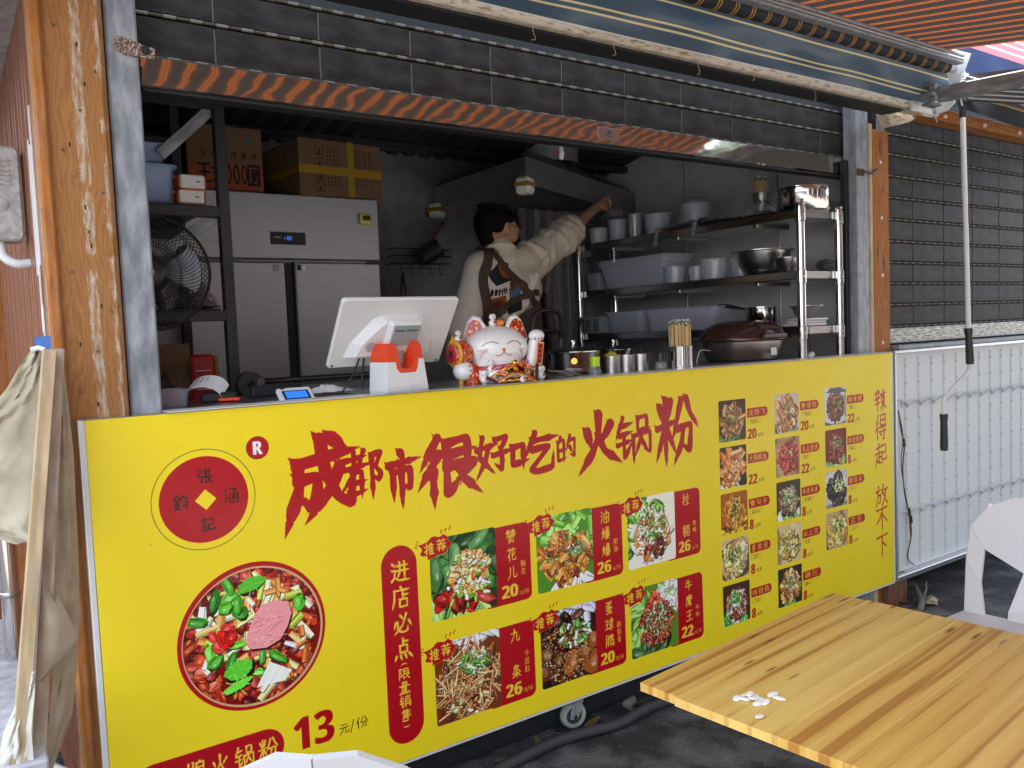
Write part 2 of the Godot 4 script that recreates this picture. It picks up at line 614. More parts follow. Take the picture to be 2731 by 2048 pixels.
# long grain along y; a and b are linear colours
func wood_image(w: int, h: int, a: Vector3, b: Vector3, sd: int, rings: float, wear: float) -> Image:
	var n := FastNoiseLite.new()
	n.seed = sd
	n.frequency = 1.0
	var im := Image.create(w, h, false, Image.FORMAT_RGB8)
	for y in h:
		# the texture repeats along y: walk round a circle
		var cy := cos(TAU * y / h)
		var sy := sin(TAU * y / h)
		for x in w:
			var u := float(x) / w
			var bend := n.get_noise_3d(u * 1.5, cy * 0.7, sy * 0.7)
			var g := 0.5 + 0.5 * sin((u + bend * 0.22) * rings * TAU)
			var fibre := n.get_noise_3d(u * 60.0, cy * 3.0, sy * 3.0)
			var t := clampf(0.5 + 0.42 * (g - 0.5) + 0.45 * fibre, 0.0, 1.0)
			var c := a.lerp(b, t)
			if wear > 0.0:
				var k := n.get_noise_3d(u * 5.0 + 9.0, cy * 2.2, sy * 2.2) + 0.4 * n.get_noise_3d(u * 30.0, cy * 9.0, sy * 9.0)
				c = c.lerp(Vector3(0.36, 0.33, 0.29), wear * smoothstep(0.1, 0.4, k))
			im.set_pixel(x, y, Color(c.x, c.y, c.z).linear_to_srgb())
	return im


# the front post: orange grain with two runs of old white filler and a few nail holes
func post_image() -> Image:
	var w := 128
	var h := 1024
	var im := wood_image(w, h, Vector3(0.25, 0.096, 0.022), Vector3(0.42, 0.185, 0.052), 50, 15.0, 0.0)
	var n := FastNoiseLite.new()
	n.seed = 77
	n.frequency = 1.0
	for y in h:
		var v := float(y) / h
		for run in [[0.58 + 0.03 * v + 0.010 * sin(v * 19.0), 0.095, -0.05], [0.90, 0.060, -0.02]]:
			for x in range(int((run[0] - 0.08) * w), mini(w, int((run[0] + 0.08) * w))):
				var u := float(x) / w
				var k: float = absf(u - run[0]) / run[1] + 0.8 * n.get_noise_2d(u * 30.0, v * 60.0) + 0.5 * n.get_noise_2d(u * 90.0, v * 240.0)
				k += 1.4 * smoothstep(0.05, 0.5, n.get_noise_2d(run[0] * 50.0, v * 9.0) + run[2])
				if k < 0.9:
					var c: float = 0.52 + 0.2 * n.get_noise_2d(u * 80.0, v * 200.0)
					im.set_pixel(x, y, im.get_pixel(x, y).lerp(Color(c, c * 0.93, c * 0.82).linear_to_srgb(), clampf(0.45 + 0.9 * n.get_noise_2d(u * 14.0 + 5.0, v * 30.0), 0.1, 0.85)))
	for i in 14:
		var x := int(n.get_noise_1d(i * 7.3) * 50.0 + 64.0)
		var y := int(fposmod(i * 0.618, 1.0) * h)
		for dx in range(-1, 2):
			for dy in range(-3, 4):
				im.set_pixel(clampi(x + dx, 0, w - 1), clampi(y + dy, 0, h - 1), Color(0.1, 0.07, 0.05))
	return im


# ---------------------------------------------------------------- lettering
# A character is a list of brush strokes on a grid of 100 by 100: «1020.9020» runs from (10, 20) to (90, 20).
# «@口20304050» sets another character into the box at (20, 30), 40 wide and 50 high.
const G := {
	"一": "0550.9550", "口": "1515.1588.8588 1515.8515.8588", "日": "1505.1595.8595 1505.8505.8595 1550.8550", "目": "1503.1597.8597 1503.8503.8597 1534.8534 1565.8565",
	"田": "1212.1290.8890 1212.8812.8890 1250.8850 5012.5090", "女": "3805.2052.8092 7032.5065.1593 0532.9532", "子": "1812.8012.5238 5038.5570.5092.3584 0550.9550",
	"成": "1830.8826 2030.2060.0597 2050.4650.4476.3886.2878 5203.5845.7580.9392.9574 8042.6568.4092 6805.8015", "者": "1518.7518 4502.4538 0538.9538 8505.5545.0578 @日30485050",
	"阝": "2008.7508.4538.7558.6072.4566 2008.2097", "都": "@者00006299 @阝64044095", "市": "4803.5514 0824.9224 2240.2280 2240.7840.7878.6674 5024.5098",
	"彳": "7505.2035 7832.1065 5255.5298", "艮": "1510.7510.7548 1529.7529 1548.7548 1510.1590.4575 9252.6565 4550.6575.9595", "很": "@彳00004099 @艮36006299",
	"好": "@女00005299 @子46005499", "吃": "@口00223250 5505.3842 4822.9522 4842.8542.4585.6093.9290.9572", "白": "4803.3818 @日05159085", "勺": "4503.1545 3822.8522.8085.6080 4045.5562",
	"的": "@白02054590 @勺46005499", "火": "1832.2552 8228.6548 5005.4845.3075.0895 5048.6575.9495", "钅": "4503.1038 3022.8522 2242.8042 1062.8562 5042.5095.8575",
	"呙": "@口26005840 1245.1297 1245.8845.8892.7588 5048.2880 5060.7080", "锅": "@钅00004499 @呙40006099", "米": "2012.3232 8010.6632 0545.9545 5003.5097 5045.0885 5045.9285",
	"分": "3805.2030.0552 6005.7530.9748 1850.7850.7090.5284 4550.3575.1295", "粉": "@米00004699 @分42005899", "弓": "1508.8008.8030 8030.2030 2030.1552.8052.7590.5085",
	"長": "2805.2855 2807.8507 2822.8022 2837.8037 0554.9754 3054.3095.5582 8560.6575 4855.7080.9595", "張": "@弓00004099 @長36006499", "氵": "2508.5522 1036.4250 0892.3078.5260",
	"函": "1508.8008.5528 5228.5278.4074 2840.4052 2872.4260 7838.6250 6258.7874 0835.0895.9295.9235", "涵": "@氵00003299 @函30007099",
	"金": "5002.0838 5002.9536 2836.7236 1556.8556 5036.5090 2566.3480 7564.6480 0592.9592", "匀": "3503.0542 2820.8820.8585.6590 3548.6048 2575.6268", "鈞": "@金00005299 @匀48005299",
	"言": "4502.5512 0820.9220 2236.7836 2252.7852 @口14607440", "己": "1012.8512.8548.1248 1248.1288.9088.9270", "記": "@言00005299 @己50085090",
	"辶": "1210.2222 0842.2542.2075 0592.2276.4590.9792", "进": "@辶00009999 3522.9022 3245.9545 5005.5050.3875 7505.7578", "占": "4802.4845 4822.8522 @口12407660",
	"广": "5002.5612 1516.9216 1616.1460.0397", "店": "@广00009999 @占26227076", "必": "1545.0868 2540.2880.5092.7588.7870 4012.5228 8542.9562 7208.5060.1095",
	"点": "@占16006870 1280.0597 3480.3897 5878.6496 8076.9495", "限": "@阝00004099 @艮36006499", "量": "@日25005030 0534.9534 @日20425030 5042.5095 1584.8584 0597.9597",
	"肖": "5003.5030 2008.3025 8006.6825 1535.1595 1535.8535.8592.7288 1553.8553 1570.8570", "销": "@钅00004499 @肖42005899",
	"隹": "3003.0835 2520.2598 5503.6214 2520.9220 2544.8544 2567.8567 2592.9592 5820.5892", "售": "@隹08008862 @口16625638", "扌": "0828.9228 5503.5590.3582 0568.9550", "推": "@扌00004499 @隹40006099",
	"艹": "0350.9750 3010.3090 7010.7090", "存": "0820.9520 4502.3035.0570 2548.2598 @子38346266", "荐": "@艹05009024 @存02249676", "先": "2808.1230 2520.8820 0545.9545 5003.5045 3845.3075.0895 6245.6288.9588.9572",
	"贝": "1805.1865 1805.8205.8265 5018.4860.1097 5865.9297", "赞": "@先00005050 @先50005050 @贝16466854", "化": "3505.0555 2535.2597 9015.5558 5805.5885.9585.9568", "花": "@艹05009028 @化04269274",
	"儿": "3008.3055.0595 6505.6585.9585.9565", "由": "1225.1295.8895.8825.1225 5003.5095 1260.8860", "油": "@氵00003299 @由30007099", "暴": "@日22005632 1038.9038 0252.9852 3530.3552 6530.6552 3552.0578 6552.9578 5055.5097 3068.4078 7068.6078 2095.4282 5882.8295",
	"爆": "@火00084284 @暴38006299", "立": "4803.5515 1025.9225 2840.3680 7238.6085 0392.9792", "拉": "@扌00004499 @立40006099", "谷": "3005.1028 6505.9228 5018.0362 5018.9762 @口20567044",
	"害": "5002.5510 0815.0830 0815.9215.8528 2034.8034 2546.7546 0558.9558 5025.5066 @口18647036", "豁": "@害00005299 @谷50005099", "九": "4505.4245.0895 1230.6830.6680.7592.9590.9570",
	"夂": "4003.1260 3826.8026.4075.0898 3035.6070.9598", "木": "0532.9532 5003.5097 4835.0588 5235.9588", "条": "@夂10008056 @木06489252", "虫": "2020.2055.8055 2020.8020.8055 5003.5088 0892.8885 7070.9299",
	"疋": "1508.8508.7520 5008.5072 5040.7540 2838.1078 2062.9592", "蛋": "@疋04009256 @虫10428058", "王": "1010.9010 1848.8248 5010.5090 0390.9790", "求": "0525.9525 5003.5095.3588 1542.3255 0885.4065 8538.6058 5250.9590 7006.8216",
	"球": "@王00084284 @求40006099", "月": "2005.2060.0597 2005.8005.8095.6290 2035.8035 2062.8062", "马": "2010.7510.7240 2510.2250.8850.8292.6286 0572.7072", "腾": "@月00004099 @米38006248 @马48426056",
	"牛": "2808.1240 2530.8830 0358.9758 5003.5098", "鬼": "5000.4212 @田14087042 4047.0595 5847.5888.9588.9572 7558.6575.8575", "魔": "@广00009999 @木20184030 @木56184030 @鬼24465854",
	"脑": "@月00004099 6603.7014 4222.9922 7835.5870 5838.8270 4638.4690.9490.9438", "巴": "1208.8508.8545.1245 4808.4845 1208.1288.9288.9568", "肥": "@月00004299 @巴44045692",
	"昜": "1512.7512.2540.9040.8290.6285 5042.1280 7042.3095", "肠": "@月00004299 @昜44045692", "黄": "0815.9215 3203.3230 6803.6830 0332.9732 @田14347246 3582.1298 6582.8898",
	"侯": "4010.8810.8528 3528.9828 5035.3855 4548.9248 3566.9866 6848.6275.3597 6868.9797 2805.0550 1835.1897", "喉": "@口00203050 @侯28007299", "千": "7805.2022 0345.9745 5015.5098",
	"尸": "1508.8508.8530.1530 1508.1460.0397", "云": "2510.8510 0540.9540 5040.2088.8584 7062.9597", "层": "@尸00009999 @云26387060", "土": "1540.8540 5005.5092 0392.9792", "肚": "@月00004299 @土44045692",
	"鸟": "4502.3812 2014.7514.7240.5536 2014.2058.8858.8295.6290 0576.7076", "大": "0535.9535 5003.4845.0595 5240.7075.9595", "鹌": "@大00005050 @田04464052 @鸟48005299", "享": "4802.5212 0816.9216 @口20205030 @子10489050", "鹑": "@享00005099 @鸟48005299",
	"肉": "1222.1297 1222.8822.8895.7590 5002.4530.2555 4830.7550 4855.2585 4862.7582", "元": "2012.8012 0340.9740 3840.3270.0597 6240.6288.9588.9570", "亻": "7005.1055 4535.4597", "份": "@亻00003899 @分34006699",
	"龙": "0530.9230 4203.4050.0897 6042.6085.7292.9590.9572 8545.4085 6505.7818", "车": "1015.8815 4003.2045.8845 5228.5298 0570.9570", "专": "1518.8818 0540.9540 5003.3862.8062.4585 4078.7097", "转": "@车00004699 @专44005699",
	"飞": "0815.6515.6570.8092.9585 8825.7042 7245.9060", "又": "1212.8012.5560.0897 2025.5565.9597", "鸡": "@又00104680 @鸟44005699", "羽": "0812.4212.4290.3286 1535.2845 1562.3055 5212.9212.9290.8086 6235.7545 6262.8055",
	"支": "1020.9020 5003.5042 1842.8042.5075.0897 2555.6080.9597", "翅": "@支00004899 @羽46065490", "小": "5003.5092.3586 2535.0575 7535.9575", "尖": "@小14007650 @大04429256",
	"唐": "@广00009999 2826.8426.8452 2039.9539 2852.8452 5618.5662 @口26606436", "曾": "3002.4014 7002.6014 @田10166848 @日18624836", "僧": "@亻00003899 @曾34006699",
	"午": "2803.0838 2522.8822 0350.9750 5022.5098", "食": "5002.0340 5002.9740 @艮16307070", "餐": "@又10008040 @食06349266", "骨": "@口24005240 0834.0850 0838.9238.8550 @月18487050", "非": "3505.3597 6505.6597 0822.3522 0846.3546 0372.3572 6522.9222 6546.9246 6572.9772",
	"排": "@扌00004299 @非38006299", "青": "1010.9010 1825.8225 0340.9740 5002.5040 @月18447056", "精": "@米00004499 @青42005899", "竹": "2003.0540 1520.4820 3022.3060 7003.5540 6520.9820 8022.8060", "前": "2002.3014 7802.6814 0320.9720 @月04304066 7434.7480 9228.9295.8090",
	"箭": "@竹04009040 @前04309270", "鱼": "4002.1035 3518.7018.5535 @田12306650 0390.9790", "尤": "0828.9228 4203.4050.0897 5832.5888.9588.9568 7006.8518", "鱿": "@鱼00044690 @尤46005499", "人": "5003.4550.0597 5030.7070.9597", "众": "@人20006050 @人00444856 @人50444856",
	"豆": "1010.9010 @口16187042 2865.3885 7262.6285 0392.9792", "登": "2508.5008.1040 1818.3530 9505.5540 5510.9540 @豆10387862", "场": "@土00104480 @昜42005899", "皿": "1212.1285 1212.8812.8885 3812.3885 6212.6285 0388.9788", "血": "4502.3218 @皿04149284",
	"戈": "0832.9228 4803.5845.7580.9392.9574 8045.4092 6805.8018", "战": "@占00085088 @戈42005899", "至": "1010.9010 4510.2538.7535 6226.8045 1560.8560 5042.5090 0392.9792", "刂": "2515.2570 7503.7592.5086", "到": "@至00086288 @刂62003899", "氐": "7503.2015 2215.2290.4576 2248.9244 5210.6060.9592.9575", "底": "@广00009999 @氐28207074 5590.6598",
	"爪": "8203.2018 2215.2060.0597 5015.5090 6812.7560.9797", "甲": "@田10048064 5060.5099", "鸭": "@甲00085088 @鸟46005499", "勾": "3503.0545 2822.8822.8588.6584 5040.3068.6864 5855.7078", "呆": "@口20006044 @木06409260", "莴": "@艹05009026 @呙10268074", "尹": "1515.8015.8060 0338.9738 1560.8060 4515.4065.1597", "笋": "@竹04009038 @尹08348866", "片": "2803.2650.0597 6003.6040 2840.9040 2662.7862.7897",
	"西": "0810.9210 @口05288066 3810.3855.2570 6210.6265.8065", "凉": "@氵00003299 6202.6614 3418.9718 @口40265630 @小36526648", "耒": "1015.9015 1535.8535 0358.9758 5003.5097 4860.0888 5260.9288", "耙": "@耒00004699 @巴46085484", "耳": "0508.9508 2808.2878 7208.7298 2830.7230 2854.7254 0382.9574", "朵": "3504.3020.1040 3504.6504.6528.9230 @木06429258",
	"冒": "@日18006040 @目18385062", "皮": "1518.8818.8030 1818.1655.0397 5002.5045 2545.7845.5080.2097 3555.6080.9597", "工": "1512.8512 5012.5085 0385.9785", "杠": "@木00004899 @工46105480", "上": "4505.4590 4540.8240 0390.9790", "菜": "@艹05009024 @爪10227030 @木06449256", "刀": "1212.8512.8090.5584 4512.4055.0895",
	"召": "@刀08008054 @口14507248", "叫": "@口00154870 5815.5872.7862 8203.8298", "古": "0325.9725 5002.5055 @口14508048", "菇": "@艹05009026 @女00265074 @古48285270", "平": "1210.8810 2822.3840 7222.6240 0355.9755 5010.5098", "禺": "@田20006044 1245.1297 1245.8845.8892.7588 5045.5080 2878.7074", "耦": "@耒00004499 @禺42005899", "藕": "@艹05009026 @耦02269674",
	"辛": "4802.5410 1014.9014 2820.3638 7220.6438 0542.9542 1264.8864 5042.5098", "束": "0520.9520 @口12266236 5002.5097 4660.0592 5460.9592", "辣": "@辛00005099 @束48005299", "寸": "0330.9730 6803.6892.4885 2548.4065", "得": "@彳00004099 @日42005442 3650.9850 @寸34506450", "走": "1518.8518 5002.5042 0342.9742 5242.5285 5262.8262 2855.0397 2272.5088.9792", "起": "@走00006299 5412.8812.8845.5645 5645.5675.9575.9562",
	"方": "4502.5414 0525.9525 4025.3565.0597 3850.7850.7090.5285", "攵": "3503.1245 3028.9528 7530.5570.1097 3540.6575.9597", "放": "@方00084888 @攵44005699", "不": "0512.9512 5512.3050.0365 5030.5098 5842.9270", "下": "0310.9710 4810.4898 5438.8260",
	"招": "@扌00004299 @召40086088", "牌": "2003.1850.0597 4203.4235 1835.4235 1858.3858.3897 @白48005252 4660.9960 7452.7498", "福": "0818.4018.0558 2430.2497 1003.2014 4808.9508 @口48184830 @田46484450", "式": "0825.9525 1848.6048 3848.3882 1085.6575 6203.6850.8285.9592.9575 7806.8816", "圆": "0805.0895.9295.9205.0805 @口30205022 @贝26426846",
	"环": "@王00084284 4410.9810 7210.4460 7232.7297 7840.9868", "保": "@亻00003899 @呆34006699", "品": "@口20006044 @口00484450 @口52484450", "质": "8503.2012 2012.1855.0397 3828.9528 6315.6040 @贝32386660", "注": "@氵00003299 6002.6815 3620.9620 4052.9252 3292.9992 6620.6692", "全": "5002.0340 5002.9740 2848.7248 2068.8068 5048.5092 0392.9792", "生": "2808.0838 2525.8825 1555.8555 5003.5092 0392.9792", "财": "@贝00005099 0025.0025 4830.9830 7803.7892.5886 7632.4680", "宝": "4802.5410 0815.0832 0815.9215.8530 @王12348060 6872.8086",
	"运": "@辶00009999 @云34106068", "吉": "0820.9220 5002.5045 2045.8045 @口16528048", "(": "7002.4020.3550.4080.7098", ")": "3002.6020.6550.6080.3098", "/": "8503.1597",
}

const PX := 1198.0
var board: Image


func fill(im: Image, p: PackedVector2Array, c: Color):
	var y0 := 1e9
	var y1 := -1e9
	for q in p:
		y0 = minf(y0, q.y)
		y1 = maxf(y1, q.y)
	var n := p.size()
	for y in range(maxi(0, int(floor(y0 + 0.5))), mini(im.get_height(), int(ceil(y1 + 0.5)))):
		var s := y + 0.5
		var xs := []
		for i in n:
			var a := p[i]
			var b := p[(i + 1) % n]
			if (a.y <= s) != (b.y <= s):
				xs.append(a.x + (s - a.y) / (b.y - a.y) * (b.x - a.x))
		xs.sort()
		for k in range(0, xs.size() - 1, 2):
			var l := int(round(xs[k]))
			var r := int(round(xs[k + 1]))
			if r > l:
				im.fill_rect(Rect2i(l, y, r - l, 1), c)


func oval(c: Vector2, rx: float, ry: float, turn := 0.0, n := 20, rough := 0.0) -> PackedVector2Array:
	var out := PackedVector2Array()
	for i in n:
		var t := TAU * i / n
		var k := 1.0 + rough * rng.randf_range(-1, 1)
		out.append(c + Vector2(cos(t) * rx * k, sin(t) * ry * k).rotated(turn))
	return out


func round_rect(x: float, y: float, w: float, h: float, r: float, left := true) -> PackedVector2Array:
	var out := PackedVector2Array()
	for c in [[1, -1, 3], [1, 1, 0], [-1, 1, 1], [-1, -1, 2]]:
		var rr := r if left or c[0] == 1 else 0.0
		for k in 7:
			var t: float = (c[2] + k / 6.0) * PI / 2.0
			out.append(Vector2(x + w / 2 + c[0] * (w / 2 - rr) + rr * cos(t), y + h / 2 + c[1] * (h / 2 - rr) + rr * sin(t)))
	return out


# style 0: even pen; 1: brush; 2: wide dry brush
func stroke(im: Image, p: Array, w: float, c: Color, style: int):
	var q := []
	if style == 0 or p.size() < 2:
		q = p
	else:
		for i in p.size() - 1:
			var a: Vector2 = p[maxi(i - 1, 0)]
			var d: Vector2 = p[mini(i + 2, p.size() - 1)]
			for k in 5:
				q.append(p[i].cubic_interpolate(p[i + 1], p[i].lerp(a, 0.4), p[i + 1].lerp(d, 0.4), k / 5.0))
		q.append(p[-1])
	var n := q.size()
	var total := 0.0
	for i in n - 1:
		total += q[i].distance_to(q[i + 1])
	var run := 0.0
	var prev := 0.0
	for i in n:
		if i > 0:
			run += q[i].distance_to(q[i - 1])
		var t := run / maxf(total, 0.001)
		var r := w / 2.0
		if style > 0:
			r *= (1.08 - 0.20 * sin(t * PI) + 0.12 * sin(t * 7.0 + p[0].x)) if total > w * 2.5 else 1.2 - 0.3 * t
			if t > 0.86:
				r *= lerpf(1.0, 0.45, (t - 0.86) / 0.14)
			if style == 2:
				r *= rng.randf_range(0.96, 1.04)
		if i > 0:
			var d: Vector2 = (q[i] - q[i - 1]).normalized().orthogonal()
			fill(im, PackedVector2Array([q[i - 1] + d * prev, q[i] + d * r, q[i] - d * r, q[i - 1] - d * prev]), c)
		if style == 0:
			fill(im, oval(q[i], r, r, 0.0, 4 if i == 0 or i == n - 1 else 8), c)
		else:
			fill(im, oval(q[i], r, r, 0.0, 7), c)
		prev = r
	if style > 0 and total > 1.0:
		# the brush sets down with a slanting nib and leaves with a flick
		var d0: Vector2 = (q[1] - q[0]).normalized()
		var e0 := Vector2(-0.7, -0.7)
		fill(im, PackedVector2Array([q[0] + d0.orthogonal() * w * 0.55, q[0] + e0 * w * 0.95, q[0] - d0.orthogonal() * w * 0.55, q[0] + d0 * w * 0.5]), c)
		var d1: Vector2 = (q[n - 1] - q[n - 2]).normalized()
		fill(im, PackedVector2Array([q[n - 1] + d1.orthogonal() * w * 0.35, q[n - 1] + d1 * w * (1.3 if style == 2 else 0.8), q[n - 1] - d1.orthogonal() * w * 0.35]), c)
		if style == 2 and total > w * 3.5:
			for k in 2:
				var o: Vector2 = d1.orthogonal() * w * rng.randf_range(-0.5, 0.5)
				var s: Vector2 = q[n - 1 - rng.randi_range(1, 4)] + o
				fill(im, PackedVector2Array([s - d1.orthogonal() * w * 0.08, s + d1 * w * rng.randf_range(0.9, 1.7), s + d1.orthogonal() * w * 0.08]), c)


# writes a character into a box of pixels
func glyph(im: Image, ch: String, box: Rect2, w: float, c: Color, style: int, slant := 0.0):
	if not G.has(ch):
		push_error("no strokes for " + ch)
		return
	for token in G[ch].split(" "):
		if token.begins_with("@"):
			var s: String = token.substr(2)
			var b := Rect2(box.position + box.size * Vector2(float(s.substr(0, 2)), float(s.substr(2, 2))) / 100.0, box.size * Vector2(float(s.substr(4, 2)), float(s.substr(6, 2))) / 100.0)
			glyph(im, token[1], b, w, c, style, slant)
		else:
			var p := []
			for s in token.split("."):
				var q := Vector2(float(s.substr(0, 2)), float(s.substr(2, 2))) / 100.0
				p.append(box.position + Vector2(q.x, q.y - slant * (q.x - 0.5)) * box.size)
			stroke(im, p, w, c, style)


# print on the board, in metres from its top left corner
func han(text: String, x: float, y: float, w: float, h: float, weight: float, c: Color, style := 0, dx := 0.0, dy := 0.0, slant := 0.0):
	for i in text.length():
		glyph(board, text[i], Rect2((x + dx * i) * PX, (y + dy * i) * PX, w * PX, h * PX), weight * PX, c, style, slant)


var fonts := {}
func figures(text: String, x: float, y: float, w: float, h: float, c: Color):
	var t := TextMesh.new()
	var f := SystemFont.new()
	f.font_names = PackedStringArray(["Droid Sans"])
	f.font_weight = 700
	t.font = f
	t.text = text
	t.font_size = 64
	t.depth = 0.0
	var a := t.get_mesh_arrays()
	var v: PackedVector3Array = a[Mesh.ARRAY_VERTEX]
	var ix: PackedInt32Array = a[Mesh.ARRAY_INDEX]
	var lo := Vector3(1e9, 1e9, 0)
	var hi := Vector3(-1e9, -1e9, 0)
	for p in v:
		lo = lo.min(p)
		hi = hi.max(p)
	var s := hi - lo
	for i in range(0, ix.size(), 3):
		var tri := PackedVector2Array()
		for k in 3:
			var p := v[ix[i + k]]
			tri.append(Vector2(x + (p.x - lo.x) / s.x * w, y + (hi.y - p.y) / s.y * h) * PX)
		# a little bolder than the font
		for o in [Vector2(-1.4, 0), Vector2(1.4, 0), Vector2(0, 0)]:
			var moved := PackedVector2Array()
			for p in tri:
				moved.append(p + o * PX * h * 0.022 * (1.0 if h > 0.03 else 0.6))
			fill(board, moved, c)


# a printed photograph of a dish: layers of cut pieces. Each layer is [colours, count, length, width, spread x, spread y, centre x, centre y]
func dish(w: float, h: float, ground: Color, layers: Array) -> Image:
	var pw := int(w * PX)
	var ph := int(h * PX)
	var im := Image.create(pw, ph, false, Image.FORMAT_RGBA8)
	im.fill(ground)
	for l in layers:
		var cols: Array = l[0]
		for i in int(l[1]):
			var r := sqrt(rng.randf())
			var t := rng.randf() * TAU
			var at := Vector2((l[6] + cos(t) * r * l[4]) * pw, (l[7] + sin(t) * r * l[5]) * ph)
			var a: float = l[2] * pw * rng.randf_range(0.6, 1.25) / 2.0
			var b: float = l[3] * pw * rng.randf_range(0.6, 1.25) / 2.0
			var turn := rng.randf() * TAU
			var c: Color = cols[rng.randi() % cols.size()]
			c = c.lightened(rng.randf() * 0.22) if rng.randf() < 0.6 else c.darkened(rng.randf() * 0.16)
			var n := 6 if a < 8.0 else 11
			if l[2] > l[3] * 2.1 and a > 5.0:
				# a cut stick with square ends
				var k := rng.randf_range(0.75, 1.0)
				var st := Transform2D(turn, at) * PackedVector2Array([Vector2(-a, -b), Vector2(-a * 0.1, -b * rng.randf_range(0.9, 1.25)), Vector2(a, -b * k), Vector2(a * 0.96, b * k), Vector2(0, b * rng.randf_range(0.85, 1.15)), Vector2(-a * 0.94, b)])
				fill(im, Transform2D(0, Vector2(2, 3.5)) * st, c.darkened(0.6))
				fill(im, st, c)
				fill(im, Transform2D(turn, at) * PackedVector2Array([Vector2(-a * 0.9, -b * 0.8), Vector2(a * 0.9, -b * 0.7), Vector2(a * 0.85, -b * 0.15), Vector2(-a * 0.9, -b * 0.2)]), c.lightened(0.22))
				fill(im, Transform2D(turn, at) * PackedVector2Array([Vector2(-a * 0.9, b * 0.5), Vector2(a * 0.9, b * 0.4), Vector2(a * 0.9, b * 0.75), Vector2(-a * 0.9, b * 0.9)]), c.darkened(0.3))
				continue
			fill(im, oval(at + Vector2(1.5, 2.5), a * 1.1, b * 1.12, turn, n, 0.15), c.darkened(0.55))
			fill(im, oval(at, a, b, turn, n, 0.24), c)
			if a > 3.0:
				fill(im, oval(at + Vector2(-a * 0.1, -b * 0.25).rotated(turn), a * 0.62, b * 0.42, turn, 8, 0.1), c.lightened(0.18))
			if a > 6.0:
				fill(im, oval(at + Vector2(a * 0.2, -b * 0.3).rotated(turn), a * 0.22, b * 0.14, turn, 6), c.lightened(0.45))
				fill(im, oval(at + Vector2(0, b * 0.55).rotated(turn), a * 0.7, b * 0.16, turn, 8), c.darkened(0.28))
	return im


func paste(im: Image, x: float, y: float, outline: PackedVector2Array):
	im.adjust_bcs(1.16, 1.06, 1.16)
	var mask := Image.create(im.get_width(), im.get_height(), false, Image.FORMAT_RGBA8)
	fill(mask, outline, Color.WHITE)
	board.blit_rect_mask(im, mask, Rect2i(0, 0, im.get_width(), im.get_height()), Vector2i(int(x * PX), int(y * PX)))


func scaled(p: PackedVector2Array) -> PackedVector2Array:
	var out := PackedVector2Array()
	for q in p:
		out.append(q * PX)
	return out


func pal(s: String) -> Array:
	var out := []
	for k in s.split(" "):
		out.append(Color(k))
	return out


